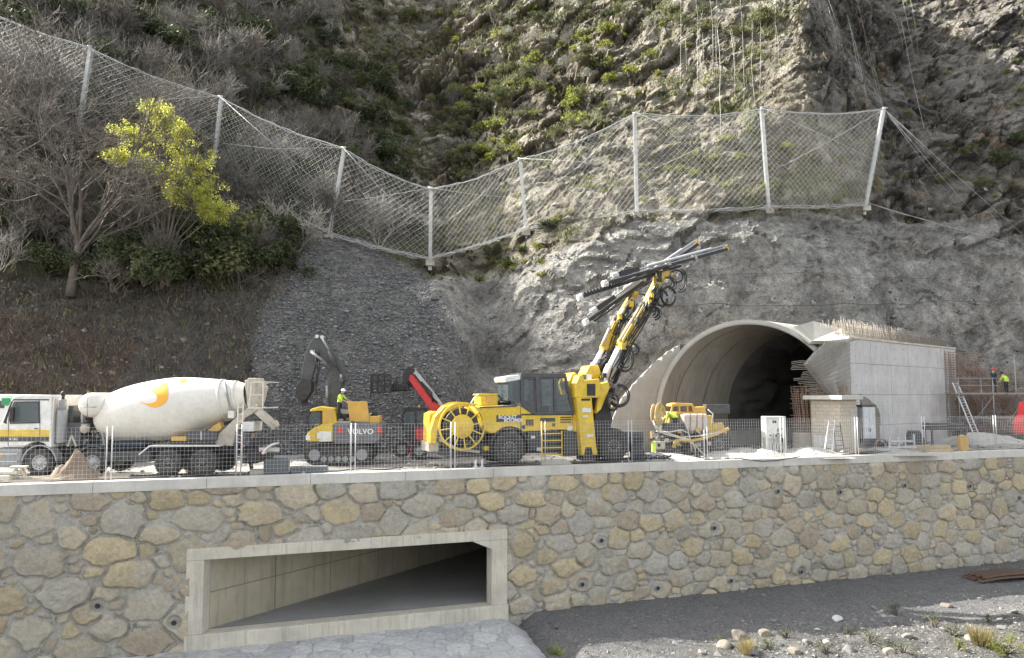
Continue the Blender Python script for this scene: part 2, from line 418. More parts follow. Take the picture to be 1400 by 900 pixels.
# colours
c = np.zeros((len(X), 3)); n1 = (fbm(X*.5, Y*.5, Z*.5, 4)+1)/2; n2 = (fbm(X*2.2, Y*2.2, Z*2.2, 4)+1)/2
def blend(a, b, t): return np.array(a)[None, :]*(1-t[:, None])+np.array(b)[None, :]*t[:, None]
nn = sstep(.3, .7, n1); n3 = sstep(.3, .7, n2); st3 = sstep(-.1, .5, strat+fine*.4)
c += scr[:, None]*blend((.165,.161,.155), (.255,.248,.238), nn*.5+n3*.5)
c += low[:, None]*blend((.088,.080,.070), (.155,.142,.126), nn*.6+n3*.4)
c += sho[:, None]*blend((.25,.243,.23), (.46,.445,.415), nn*.7+n3*.3)
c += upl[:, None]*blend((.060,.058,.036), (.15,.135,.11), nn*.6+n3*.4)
c += mdd[:, None]*blend((.19,.17,.135), (.45,.41,.345), st3)
c += rkR[:, None]*blend((.105,.098,.087), (.26,.245,.225), nn*.4+st3*.6)
c += slR[:, None]*blend((.17,.155,.12), (.36,.335,.28), n3*.5+st3*.5)
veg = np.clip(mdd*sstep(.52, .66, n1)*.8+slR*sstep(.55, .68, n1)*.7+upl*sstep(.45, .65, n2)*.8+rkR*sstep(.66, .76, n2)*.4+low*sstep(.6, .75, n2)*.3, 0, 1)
# red-brown bramble bank low on the left; ochre rock stains on the right
br = low*pip(qx, qy, [(-900,430),(60,420),(190,470),(150,540),(-900,560)])*.6
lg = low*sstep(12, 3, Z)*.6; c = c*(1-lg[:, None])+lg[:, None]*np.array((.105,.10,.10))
c = c*(1-br[:, None])+br[:, None]*np.array((.13,.085,.062))
stk = (rkR+slR)*sstep(.18, .5, fbm(X*1.6+Z*.15, Y*.1, Z*.10, 3))*.45; c = c*(1-stk[:, None])+stk[:, None]*np.array((.42,.41,.38))
oc = rkR*sstep(.62, .75, n1)*.45; c = c*(1-oc[:, None])+oc[:, None]*np.array((.33,.23,.14))
vc = blend((.085,.10,.04), (.20,.20,.085), n2); c = c*(1-veg[:, None]*.75)+vc*(veg[:, None]*.75)
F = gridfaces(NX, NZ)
s_, t_ = tun_coords(X, Yd)
inside = (t_ > -8) & (t_ < 60) & (((s_*s_+(Z-TZ)**2 < (TR+.1)**2) & (Z > TZ)) | ((np.abs(s_) < TR+.1) & (Z <= TZ)))
F = F[~inside[F].any(1)]

q = NT('hillside rock soil and scree'); q.b.inputs['Roughness'].default_value = .95; q.b.inputs['Specular IOR Level'].default_value = .2
A = q.attr('Col'); f2 = q.noise(1.3, 8, .72); f3 = q.noise(7, 6, .7); v1 = q.vor(5.5); v2 = q.vor(14)
cc = q.mix(.85, A.outputs['Color'], q.ramp(f2, .3, .72, (.45,.45,.45,1), (1.5,1.48,1.42,1)), 'MULTIPLY')
cc = q.mix(.7, cc, q.ramp(f3, .3, .7, (.5,.5,.5,1), (1.5,1.5,1.5,1)), 'MULTIPLY')
sc = q.attr('scree'); stone = q.mix(1.0, cc, q.ramp(v1.outputs['Color'], .05, .95, (.68,.68,.69,1), (1.5,1.5,1.48,1)), 'MULTIPLY')
cc = q.mix(q.math('MULTIPLY', sc.outputs['Fac'], .8), cc, stone)
q.col(cc)
b1 = q.bump(f2, 1.0, .5); 
h2 = q.math('ADD', q.math('MULTIPLY', f3, 1.0), q.math('MULTIPLY', v1.outputs['Distance'], .6))
b2 = q.bump(h2, 1.0, .16, b1); b3 = q.bump(v2.outputs['Distance'], .7, .05, b2)
M_hill = q.m
TV = np.stack([X, Yd, Zd], 1)
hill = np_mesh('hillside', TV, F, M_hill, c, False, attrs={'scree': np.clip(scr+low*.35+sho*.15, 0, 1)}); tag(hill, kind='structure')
tpx, tpy = proj(X, Yd, Zd)
_used = np.zeros(len(X), bool); _used[F.ravel()] = True
_BW = 6; _bi = ((tpx+600)//_BW).astype(int); _bj = ((tpy+300)//_BW).astype(int); _nI, _nJ = 440, 180
_ok = _used & (_bi >= 0) & (_bi < _nI) & (_bj >= 0) & (_bj < _nJ) & (Yd > 5); _k = np.nonzero(_ok)[0]; _k = _k[np.argsort(-Yd[_k])]
BIN = np.full((_nI, _nJ), -1); BIN[_bi[_k], _bj[_k]] = _k
def hillidx(px, py):
    i, j = int((px+600)//_BW), int((py+300)//_BW)
    for r in range(0, 8):
        w = BIN[max(0, i-r):i+r+1, max(0, j-r):j+r+1].ravel(); w = w[w >= 0]
        if len(w): return w[np.argmin((tpx[w]-px)**2+(tpy[w]-py)**2)]
    return 0
def onhill(px, py):
    k = hillidx(px, py); return Vector((X[k], Yd[k], Zd[k]))
HX, HY, HZ = X, Yd, Zd; HVEG, HSCR, HF = veg, scr, F; HSEEN = _ok

# ================================================================ YARD
q = NT('dusty yard gravel'); q.b.inputs['Roughness'].default_value = .95
f1_ = q.noise(.35, 6, .6); f2_ = q.noise(12, 6, .7); v_ = q.vor(22)
cc = q.mix(q.ramp(f1_, .35, .65), (.15,.14,.125), (.34,.32,.29)); cc = q.mix(.5, cc, q.ramp(f2_, .3, .7, (.6,.6,.6,1), (1.3,1.3,1.3,1)), 'MULTIPLY')
q.col(cc); b = q.bump(f2_, .6, .04); q.bump(v_.outputs['Distance'], .5, .03, b); M_yard = q.m
nu, nv = 340, 90
u = np.linspace(-110, 130, nu); v = np.linspace(.45, 46, nv)**1.0
U, V_ = np.meshgrid(u, v, indexing='ij'); U = U.ravel(); V_ = V_.ravel()
YX = U*WD.x+WN.x*V_; YY = W0+U*WD.y+WN.y*V_; YZ = .05*fbm(YX*.5, YY*.5, YY*0, 3)*sstep(.5, 2, V_)-.05
bump_ = np.exp(-((YX-17.5)/5)**2-((YY-42.6)/1.1)**2)*.35+np.exp(-((YX-31)/7)**2-((YY-47.5)/1.3)**2)*.4
YZ += bump_*(1+.6*fbm(YX*2, YY*2, YY*0, 3))
yard = np_mesh('ground', np.stack([YX, YY, YZ], 1), gridfaces(nu, nv), M_yard); tag(yard, kind='structure')

# ================================================================ STONE WALL
ZB, ZT = -6.9, -.36
def wpt(uu, z, out=0.0): 
    p = Vector((0, W0, 0))+WD*uu-WN*out; return Vector((p.x, p.y, z))
def wall_u(px, py):      # photo position on the wall plane -> (u, z)
    d = ray(px, py); o = Vector((0, -W0, CAMZ)); t = -(o.dot(WN))/d.dot(WN); p = Vector((0,0,CAMZ))+d*t
    return (p-Vector((0, W0, 0))).dot(WD), p.z
def stone_field(U, V, u0, u1, v0, v1, rmin, rmax, seed, an=1.3, tries=9000, bigleft=False):
    rg = np.random.default_rng(seed); S = []; cell = {}
    radii = np.sort(rg.uniform(0, 1, tries)**1.7)[::-1]*(rmax-rmin)+rmin
    pts = np.zeros((0, 3))
    sx = []; sy = []; sr = []
    for r in radii:
        x = rg.uniform(u0, u1); y = rg.uniform(v0, v1)
        if bigleft and x > -4: r *= .70
        elif bigleft: r *= .9
        if bigleft and r > .22: y = v1-.36-.66*round((v1-.36-y)/.66)+rg.normal(0, .07)
        if sx:
            ax = np.array(sx); ay = np.array(sy); ar = np.array(sr)
            d = np.hypot((ax-x)/an, ay-y)
            if (d < (ar+r)*1.0).any(): continue
        sx.append(x); sy.append(y); sr.append(r)
    sx = np.array(sx); sy = np.array(sy); sr = np.array(sr); rot = rg.normal(0, .25, len(sx)); asp = rg.uniform(.78, 1.22, len(sx))
    d1 = np.full(len(U), 9.); d2 = np.full(len(U), 9.); idx = np.zeros(len(U), int); rel = np.full(len(U), 9.)
    wu = U+fbm(U*2.1, V*2.1, U*0+seed, 3)*.10; wv = V+fbm(U*2.1+40, V*2.1, U*0+seed, 3)*.09
    order = np.argsort(U, kind='stable'); Us = U[order]
    for i in range(len(sx)):
        a = np.searchsorted(Us, sx[i]-1.7); b = np.searchsorted(Us, sx[i]+1.7); k = order[a:b]
        dx = (wu[k]-sx[i])/an/asp[i]; dy = (wv[k]-sy[i])*asp[i]
        c_, s__ = math.cos(rot[i]), math.sin(rot[i]); x2 = dx*c_+dy*s__; y2 = -dx*s__+dy*c_
        dd = (np.abs(x2)**3.6+np.abs(y2)**3.6)**(1/3.6); d = dd-sr[i]
        m1 = d < d1[k]; m2 = (~m1) & (d < d2[k])
        k1 = k[m1]; d2[k1] = d1[k1]; d1[k1] = d[m1]; idx[k1] = i; rel[k1] = dd[m1]/sr[i]
        k2 = k[m2]; d2[k2] = d[m2]
    return idx, d1, d2, rel, rg.random((len(sx), 4)), sr
U0, U1 = -36., 48.
nu = int((U1-U0)/.036); nv = int((ZT-ZB)/.036)
uu = np.linspace(U0, U1, nu); vv = np.linspace(ZB, ZT, nv); UU, VV = np.meshgrid(uu, vv, indexing='ij'); UU = UU.ravel(); VV = VV.ravel()
idx, d1, d2, rel, rnd, sr = stone_field(UU, VV, U0, U1, ZB, ZT, .10, .60, 3, an=1.42, bigleft=True, tries=15000)
gap_ = .012+.03*sstep(-.3, .3, fbm(UU*.4, VV*.6, UU*0+5, 3))+.02*sstep(0, -16, UU)
edge = np.minimum((d2-d1)*.9-gap_, np.maximum(0, .085-d1*1.0)+.0)      # distance into the stone
sm = sstep(-.004, .05, edge+fbm(UU*5, VV*5, UU*0, 4)*.045-.01)
hgt = sm*(.04+.10*np.sqrt(np.clip(1-rel**2*.6, 0, 1))*np.clip(sr[idx]*3, .4, 1.2))+fbm(UU*4, VV*4, UU*0, 4)*.03*sm+fbm(UU*5, VV*5, UU*0+7, 5)*.05*(1-.5*sm)
hgt *= .55+.75*rnd[idx, 3]
sm = sm*np.where(rnd[idx, 2] > .82, .35, 1.0)
topslate = sstep(-1.05, -.75, VV)*sstep(-.05, .3, fbm(UU*.5, VV*2, UU*0+50, 3))*sstep(-.2, .2, fbm(UU*1.2, VV*11, UU*0+60, 3))
tone = rnd[idx, 0][:, None]; hue = rnd[idx, 1][:, None]
ochre = np.array((.50,.42,.28)); tan_ = np.array((.47,.415,.315)); brn = np.array((.41,.35,.265)); gry = np.array((.40,.375,.315))
sc_ = np.where(hue < .38, ochre, np.where(hue < .68, tan_, np.where(hue < .86, brn, gry)))*(.86+.28*tone)
blot = sstep(-.1, .45, fbm(UU*1.5, VV*1.5, UU*0+3, 4))[:, None]; sc_ = sc_*(1-.28*blot)+np.array((.30,.275,.225))*.28*blot
mort = np.array((.47,.45,.40))*(.78+.35*(fbm(UU*1.1, VV*1.1, UU*0+9, 4)[:, None]+1)/2)
lowd = sstep(.25, .6, fbm(UU*.25, VV*.5, UU*0+2, 3)+.15)[:, None]; mort = mort*(1-.25*lowd)
crk = sstep(-.15, .3, fbm(UU*1.3, VV*1.3, UU*0+31, 3)); crev = 1-(.5*crk*(1-sstep(.0, .022, np.abs(edge-.004))))[:, None]
WEEP = ((134,828),(238,851),(821,739),(795,799),(898,804),(975,722),(1062,672),(1147,673),(1235,664),(1324,665),(998,794),(1094,782),(1392,681))
for (a_, b_) in WEEP:
    u_, z_ = wall_u(a_, b_); k_ = sstep(.34, .20, np.hypot(UU-u_, VV-z_)); hgt = hgt*(1-k_)+.03*k_; sm = sm*(1-k_*.8)
wc = (mort*(1-sm[:, None])+sc_*sm[:, None])*crev
# grey grout smeared over some stones
sme = sstep(-.05, .3, fbm(UU*.9, VV*1.3, UU*0+21, 4))[:, None]*.55; wc = wc*(1-sme)+mort*sme
Pw = np.array([0, W0, 0])+UU[:, None]*np.array(WD)+(-hgt[:, None]-.0)*np.array(WN)*1.0; Pw[:, 2] = VV
Fw = gridfaces(nu, nv)
CUL = (wall_u(256, 742)[0], wall_u(692, 722)[0], -6.28, -2.62)    # u0,u1,z0,z1 outer frame
inh = (UU > CUL[0]+.12) & (UU < CUL[1]-.12) & (VV > CUL[2]-.02) & (VV < CUL[3]-.12)
Fw = Fw[~inh[Fw].all(1)]
q = NT('rubble stone masonry'); q.b.inputs['Roughness'].default_value = .9; q.b.inputs['Specular IOR Level'].default_value = .25
A = q.attr('Col'); g1 = q.noise(6, 8, .72); g2 = q.noise(32, 5, .7)
cc = q.mix(.75, A.outputs['Color'], q.ramp(g1, .28, .72, (.66,.65,.64,1), (1.28,1.28,1.26,1)), 'MULTIPLY'); cc = q.mix(.5, cc, q.ramp(g2, .3, .7, (.6,.6,.6,1), (1.35,1.35,1.35,1)), 'MULTIPLY')
q.col(cc); b = q.bump(g1, 1.0, .08); q.bump(g2, .8, .02, b); M_stone = q.m
wallr = empty('retaining_wall', wpt(U0, ZB), 0, 'long retaining wall of mortared rubble stones below the yard', 'wall')
W_inv = Matrix.Translation(-wallr.location)
def wparent(o): o.parent = wallr; o.matrix_parent_inverse = W_inv; return o
wparent(np_mesh('stone_face', Pw, Fw, M_stone, wc))
# parapet cap in sections
x = U0; k = 0
capm = MB()
while x < U1:
    L = 3.9; a = wpt(x+.006, 0, .10); 
    pts = []
    w0, w1 = -.10, .42
    def cp(uq, o_, z_): return Vector((0, W0, 0))+WD*uq+WN*o_+Vector((0,0,z_))
    vs_ = [cp(x+.006,w0,-.38),cp(x+L-.006,w0,-.38),cp(x+L-.006,w1,-.38),cp(x+.006,w1,-.38),cp(x+.006,w0,.03),cp(x+L-.006,w0,.03),cp(x+L-.006,w1,.03),cp(x+.006,w1,.03)]
    capm.add(vs_, [(0,3,2,1),(4,5,6,7),(0,1,5,4),(1,2,6,5),(2,3,7,6),(3,0,4,7)]); x += L
wparent(capm.build('coping', M_cap, bev=.015))
bk = MB(); a0 = wpt(U0, ZB); 
bk.add([cp(U0, .3, ZB), cp(CUL[0]+.0, .3, ZB), cp(CUL[0], .3, -.4), cp(U0, .3, -.4)], [(0,1,2,3)])
# culvert
cr = MB()
def fr(u0,u1,z0,z1,o0,o1):
    cr.add([cp(u0,o0,z0),cp(u1,o0,z0),cp(u1,o1,z0),cp(u0,o1,z0),cp(u0,o0,z1),cp(u1,o0,z1),cp(u1,o1,z1),cp(u0,o1,z1)], [(0,3,2,1),(4,5,6,7),(0,1,5,4),(1,2,6,5),(2,3,7,6),(3,0,4,7)])
u0, u1, z0, z1 = CUL
LZ = z1-.44
fr(u0, u1, LZ, z1, -.16, .55)                      # lintel
fr(u1-.72, u1, z0+.46, LZ-.003, -.155, .55)              # right jamb
fr(u0, u1+.05, z0-.5, z0+.46-.003, -.20, .55)           # sill
# left splayed jamb
jw = .62
cr.add([cp(u0,-.155,z0+.46),cp(u0+jw,-.155,z0+.46),cp(u0+jw+.25,.55,z0+.46),cp(u0,.55,z0+.46),cp(u0,-.155,LZ-.003),cp(u0+jw,-.155,LZ-.003),cp(u0+jw+.25,.55,LZ-.003),cp(u0,.55,LZ-.003)], [(0,3,2,1),(4,5,6,7),(0,1,5,4),(1,2,6,5),(2,3,7,6),(3,0,4,7)])
# chamfer top right
cr.add([cp(u1-.72,-.15,LZ-.003),cp(u1-1.6,-.15,LZ-.003),cp(u1-.72,-.15,LZ-.38),cp(u1-.72,.55,LZ-.003),cp(u1-1.6,.55,LZ-.003),cp(u1-.72,.55,LZ-.38)], [(0,1,2),(5,4,3),(0,3,4,1),(1,4,5,2),(2,5,3,0)])
culv = empty('culvert', wpt((u0+u1)/2, z0), 0, 'concrete box culvert opening slanting back through the stone wall', 'culvert')
Ci = Matrix.Translation(-culv.location)
o = cr.build('portal_frame', M_conc, bev=.02); o.parent = culv; o.matrix_parent_inverse = Ci
CA = Vector((8, 12.6, 0)).normalized()
ib = MB()
def cq(uq, t, z_): return cp(uq, .55, 0)+CA*t+Vector((0,0,z_))
zl = z0+.46
LL = 60
ul, ur = u0+jw+.24, u1-.5
N_ = 12
for (ua, sgn) in ((ul, 1), (ur, -1)):
    for i in range(N_):
        t0, t1 = LL*i/N_+.01, LL*(i+1)/N_-.01
        f_ = [cq(ua,t0,zl-.05),cq(ua,t1,zl-.05),cq(ua,t1,LZ+.2),cq(ua,t0,LZ+.2)]
        ib.add(f_, [(0,1,2,3)]); 
        g_ = [p_-WD*(.02*sgn) for p_ in f_]
    ib.add([cq(ua,-.02,zl-.05)-WD*(.03*sgn),cq(ua,LL,zl-.05)-WD*(.03*sgn),cq(ua,LL,LZ+.2)-WD*(.03*sgn),cq(ua,-.02,LZ+.2)-WD*(.03*sgn)], [(0,1,2,3)])
ib.add([cq(ul,0,LZ+.1),cq(ur,0,LZ+.1),cq(ur,LL,LZ+.1),cq(ul,LL,LZ+.1)], [(0,1,2,3)])
ib.add([cq(ul,LL,zl),cq(ur,LL,zl),cq(ur,LL,LZ+.1),cq(ul,LL,LZ+.1)], [(0,1,2,3)])
o = ib.build('inner_wall', mk_conc('culvert wall concrete', (.40,.36,.27), .9, .8)); o.parent = culv; o.matrix_parent_inverse = Ci
fb = MB(); fb.add([cq(ul-.05,-.02,zl+.004),cq(ur+.1,-.02,zl+.004),cq(ur+.1,LL,zl+.004),cq(ul-.05,LL,zl+.004)], [(0,1,2,3)])
o = fb.build('floor_slab', mk_conc('culvert floor concrete', (.30,.30,.295), .1, .5)); o.parent = culv; o.matrix_parent_inverse = Ci
# dark grey joint lines on the left culvert wall
jb = MB()
jb.bar(cq(ul,.0,(zl+LZ)/2)+WD*.012, cq(ul,LL,(zl+LZ)/2)+WD*.012, .012, .03)
for i in range(1, 16): jb.bar(cq(ul, i*3.2, zl)+WD*.012, cq(ul, i*3.2, LZ)+WD*.012, .03, .012)
o = jb.build('formwork_joint', plain('formwork joint grey', (.16,.145,.12), .9)); o.parent = culv; o.matrix_parent_inverse = Ci
# weep pipes
wp0 = None
for (a_, b_) in WEEP:
    uq, zq = wall_u(a_, b_); m = MB(); r = .11
    c0 = cp(uq, -.14, zq); c1 = cp(uq, .2, zq); ax = WN
    if wp0 is None:
        m.lathe([(0,r),(.32,r),(.32,r*.9),(0,r*.9),(0,r)], (0,0,0), WN, 16, k=0); m.lathe([(.05,r*.92),(.05,.0)], (0,0,0), WN, 16, k=1)  # black disc set inside the mouth stands in for the unlit hollow
        wp0 = wparent(m.build('weep_pipe', [M_grey, M_black])); wp0.location = c0
    else:
        o = wp0.copy(); COL.objects.link(o); wparent(o); o.location = c0

# ================================================================ LOWER BANK
GZ0 = -6.28
nu, nv = 620, 260
u = np.linspace(-60, 80, nu); v = -np.concatenate([np.linspace(-.35, 22, 220), np.linspace(22.6, 120, 40)])
U, V_ = np.meshgrid(u, v, indexing='ij'); U = U.ravel(); V_ = V_.ravel()
BX = U*WD.x+WN.x*V_; BY = W0+U*WD.y+WN.y*V_
dist = -V_
BZ = GZ0+.12*fbm(BX*.4, BY*.4, BX*0, 3)*sstep(.5, 3, dist)+.10*fbm(BX*2.2, BY*2.2, BX*0, 3)*sstep(5, 9, dist)-.06*np.clip(dist-5, 0, 20)*.6
BZ -= .7*sstep(6.6, 5.6, dist)*sstep(-16, -15, U)*sstep(1.2, -.2, U)
BZ += sstep(6.5, 9, dist)*(.25*np.maximum(0, ridge(BX*.6, BY*.6, BX*0, 3)))
m_g = sstep(-.5, .5, (dist-7.2)+fbm(BX*.5, BY*.5, BX*0+4, 4)*3.0)
bc = blend((.105,.104,.103), (.14,.138,.135), (fbm(BX*1.5, BY*1.5, BX*0, 4)+1)/2)*(1-m_g[:, None])+blend((.062,.06,.055), (.115,.11,.10), (fbm(BX*1.2, BY*1.2, BX*0+5, 5)+1)/2)*m_g[:, None]  # outer gravel coloured darker to stand in for shade on the sunlit bank
q = NT('river bank gravel'); q.b.inputs['Roughness'].default_value = .93
A = q.attr('Col'); g1 = q.noise(5, 8, .7); vv1 = q.vor(16); vv2 = q.vor(40)
cc = q.mix(.7, A.outputs['Color'], q.ramp(g1, .3, .7, (.6,.6,.6,1), (1.4,1.4,1.4,1)), 'MULTIPLY'); cc = q.mix(.8, cc, q.ramp(vv1.outputs['Color'], .1, .9, (.7,.7,.7,1), (1.5,1.5,1.5,1)), 'MULTIPLY')
cc = q.mix(.7, cc, q.ramp(vv2.outputs['Color'], .1, .9, (.6,.6,.6,1), (1.5,1.5,1.5,1)), 'MULTIPLY')
q.col(cc); b = q.bump(g1, .7, .08); b = q.bump(vv1.outputs['Distance'], .7, .05, b); q.bump(vv2.outputs['Distance'], .8, .03, b); M_bank = q.m
bank = np_mesh('terrain', np.stack([BX, BY, BZ], 1), gridfaces(nu, nv)[:, ::-1], M_bank, bc); tag(bank, kind='structure')
# grouted stone apron in front of the culvert
ua0, ua1 = wall_u(150, 880)[0], wall_u(716, 832)[0]
nu, nv = int((ua1-ua0)/.045), int(6.2/.045)
uu = np.linspace(ua0, ua1, nu); vv = np.linspace(-6.2, -.05, nv); UA, VA = np.meshgrid(uu, vv, indexing='ij'); UA = UA.ravel(); VA = VA.ravel()
idx, d1, d2, rel, rnd, sr = stone_field(UA, VA, ua0, ua1, -6.2, 0, .14, .42, 11, tries=2500, an=1.15)
edge = np.minimum((d2-d1)*.9, np.maximum(0, .12-d1)); sm = sstep(.0, .05, edge)
ha = sm*.06+fbm(UA*3, VA*3, UA*0, 4)*.05
ac = blend((.40,.41,.42), (.55,.55,.54), rnd[idx, 0])*sm[:, None]+np.array((.44,.44,.44))*(1-sm[:, None])
za = GZ0-.16+ha-.0*VA-np.clip(-VA-1.2, 0, 9)*.10+sstep(ua1-1.2, ua1-.05, UA)*-.5
AX = UA*WD.x+WN.x*VA; AY = W0+UA*WD.y+WN.y*VA
o = np_mesh('stone_apron', np.stack([AX, AY, za], 1), gridfaces(nu, nv), M_stone, ac); tag(o, 'pale grouted stone paving in front of the culvert sill', 'paving')
# ================================================================ TUNNEL
def tpt(s, t, z, o=TC): 
    p = o+TP*s+TA*t; return Vector((p.x, p.y, z))
def arch(R, n=48, zc=TZ, zb=-.1, amax=180):
    pts = [(-R, zb)]
    for i in range(n+1):
        a = math.pi-math.pi*i/n; pts.append((R*math.cos(a), zc+R*math.sin(a)))
    pts.append((R, zb)); return pts
tun = empty('tunnel', tpt(0, 0, 0), 0, 'arched concrete tunnel portal cut into the grey rock face', 'tunnel')
Ti = Matrix.Translation(-tun.location)
def tpart(mb, name, mats, bev=0):
    o = mb.build(name, mats, tun, bev); o.matrix_parent_inverse = Ti; return o
AIN = arch(TR); RO = TR+.27; AOUT = arch(RO)
# lining in 1.5 m pours; ends step a little so that each ring shows
lin = MB(); NS = 5; TL = 7.2
def lin_t(s_, t):  # front edge is cut square to the view on the left and leans back on the right haunch
    return t
for k_ in range(NS):
    t0, t1 = TL*k_/NS, TL*(k_+1)/NS-.03
    r_ = TR-(.012 if k_ % 2 else 0)
    A_ = arch(r_); n = len(A_)
    vs_ = [tpt(a, t0, z) for a, z in A_]+[tpt(a, t1, z) for a, z in A_]
    lin.add(vs_, [(i, i+1, n+i+1, n+i) for i in range(n-1 if k_ > 1 else int(n*.83))], True)
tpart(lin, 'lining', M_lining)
ext = MB(); n = len(AOUT)
A0q = P(1161, 463, 46.2); _dB = PZ(1306, 478, A0q.z); _wd = (_dB-A0q).normalized(); _wn = Vector((_wd.y, -_wd.x, 0))
def clampw(p):
    q_ = Vector((p.x-A0q.x, p.y-A0q.y, 0)).dot(_wn); return p-_wn*(q_+.2) if q_ > -.2 else p
TS = [0, .3, 1.2, 2.5, 5, 8, 12, 16, 20]
vs_ = [clampw(tpt(a, t_, z)) if t_ > 1 else tpt(a, t_, z) for t_ in TS for a, z in AOUT]
for k_ in range(len(TS)-1): ext.add(vs_[k_*n:(k_+2)*n], [(i, n+i, n+i+1, i+1) for i in range(n-1 if k_ > 2 else int(n*.83))], True)
tpart(ext, 'outer_shell', mk_conc('shell concrete', (.42,.40,.36), .3, 1.5, .5))
rg_ = MB(); 
Ai, Ao = arch(TR-.012), arch(RO+.003)
vs_ = [tpt(a, 0, z) for a, z in Ai]+[tpt(a, 0, z) for a, z in Ao]
nq = int(n*.80)
rg_.add(vs_, [(i, n+i, n+i+1, i+1) for i in range(int(n*.83))], False)
# raised joint lip round the edge
for i in range(2, n-14):
    a0, z0_ = Ai[i]; a1, z1_ = Ai[i+1]; rg_.bar(tpt(a0*1.02, -.03, TZ+(z0_-TZ)*1.02), tpt(a1*1.02, -.03, TZ+(z1_-TZ)*1.02), .06, .10)
tpart(rg_, 'portal_ring', mk_conc('ring edge concrete', (.50,.48,.43), .2))
# rock heading beyond the lining: rough bore, colour darkened in place of deep shade
nu, nv = 90, 110
tt = np.linspace(0, 60, nu); aa = np.linspace(0, 1, nv)
BU, BV = np.meshgrid(tt, aa, indexing='ij'); BU = BU.ravel(); BV = BV.ravel()
ang = np.pi*(1.06-BV*1.12); rr_ = TR+.1+.0*BU
sx_ = rr_*np.cos(ang); sz_ = TZ+rr_*np.sin(ang)
nz_ = fbm(BU*.7, sx_*.7, sz_*.7, 4)*.8+fbm(BU*2.2, sx_*2.2, sz_*2.2, 3)*.3
k2 = 1-np.abs(nz_)/rr_*sstep(.1, .6, BU)*2.0; sx_ = sx_*k2; sz_ = np.maximum(TZ+(sz_-TZ)*k2, -.3)
bx = TC.x+TP.x*sx_+TA.x*(TL+BU); by = TC.y+TP.y*sx_+TA.y*(TL+BU)
M_bore = plain('blasted rock darkened for depth', (.085,.08,.075), .9, dirt=.5, dirtc=(.09,.085,.08), bump=.8, bs=3)
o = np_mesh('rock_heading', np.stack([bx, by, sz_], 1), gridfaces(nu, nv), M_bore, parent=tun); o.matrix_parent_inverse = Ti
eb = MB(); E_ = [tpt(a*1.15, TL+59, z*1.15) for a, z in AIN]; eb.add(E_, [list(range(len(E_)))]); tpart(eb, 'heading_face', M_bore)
fb = MB(); fb.add([tpt(-TR-1, -3, .012), tpt(TR+.3, -.5, .012), tpt(TR+1.5, 75, .012), tpt(-TR-1.5, 75, .012)], [(0,1,2,3)])
o = fb.build('road', plain('tunnel floor mud', (.16,.15,.135), .9, bump=.5, bs=8)); tag(o, kind='structure')

# left shoulder of sprayed concrete beside the portal
sh = []; 
prof = [(-4.2, 6.15), (-5.0, 5.75), (-5.9, 4.95), (-6.9, 4.0), (-7.8, 2.9), (-8.4, 1.4), (-8.7, .1)]
mbs = MB(); nrow = 26; ncol = 36
for j in range(ncol+1):
    v_ = j/ncol; k_ = v_*(len(prof)-1); i0 = min(int(k_), len(prof)-2); f_ = k_-i0
    s0 = prof[i0][0]*(1-f_)+prof[i0+1][0]*f_; z0_ = prof[i0][1]*(1-f_)+prof[i0+1][1]*f_
    for i in range(nrow+1):
        w_ = i/nrow
        if w_ < .5: zz_ = -.2+(z0_+.2)*(w_*2); t_ = .12-.4*(1-w_*2)*min(1, max(0, -s0-5.9))
        else: zz_ = z0_+(.5+2.4*v_)*(w_-.5)*2; t_ = .12+(w_-.5)*2*7
        sa_ = -math.sqrt(max(0, (RO-.1)**2-max(0, zz_-TZ)**2)) if zz_ < TZ+RO-.1 else 0
        p = tpt(min(s0, sa_)+(.0 if w_ < .5 else (w_-.5)*.4), t_, zz_)
        nse = Vector(((VAL[(i*7+j*13) % 256]-.5)*.05, (VAL[(i*11+j*5) % 256]-.5)*.06, (VAL[(i*3+j*17) % 256]-.5)*.08)); mbs.v.append(tuple(p+(nse if j else nse*0)))
for j in range(ncol):
    for i in range(nrow):
        b_ = j*(nrow+1)+i; mbs.f.append([b_, b_+nrow+1, b_+nrow+2, b_+1]); mbs.m.append(0); mbs.sm.append(True)
o = mbs.build('shoulder_wall', mk_conc('sprayed shoulder concrete', (.40,.37,.33), .3, .8, .6), tun); o.matrix_parent_inverse = Ti

# ---- white abutment wall parallel to the tunnel
A0 = P(1161, 463, 46.2); ZW = A0.z; A0.z = 0
dB = PZ(1306, 478, ZW); dB.z = 0
wd = (dB-A0); WL = wd.length; wd.normalize(); wn = Vector((wd.y, -wd.x, 0))   # wn towards the viewer side
ab = empty('abutment_wall', A0, math.atan2(wd.y, wd.x), 'tall smooth formed concrete wall right of the tunnel mouth', 'concrete wall')
m = MB(); zj = [0, 1.35, 3.25, 5.15, ZW]; 
npan = 6
for zi in range(4):
    for xi in range(npan):
        x0_, x1_ = WL*xi/npan, WL*(xi+1)/npan; g = .012
        off = random.uniform(-.006, .006)
        if zi == 3 and False: continue
        m.box(x0_+g, x1_-g if xi < npan-1 else x1_, off, .7, zj[zi]+(.0 if zi == 0 else g), zj[zi+1]-g)
m.box(.02, WL-.02, .05, .68, 0, ZW-.02)
m.build('formed_panel', M_form, ab, .008)
tr = MB(); 
for xi in range(npan*2):
    for zi in range(4):
        for q_ in (.3, .75):
            xx = WL*(xi+.5)/npan/2; z_ = zj[zi]+(zj[zi+1]-zj[zi])*q_; tr.cyl((xx, -.012, z_), (xx, .03, z_), .028, n=8)
tr.build('tie_hole', M_dark, ab)
fl = MB(); fl.box(-.1, WL+.05, -.05, .4, ZW, ZW+.14); fl.build('top_edge', M_conc, ab, .02)
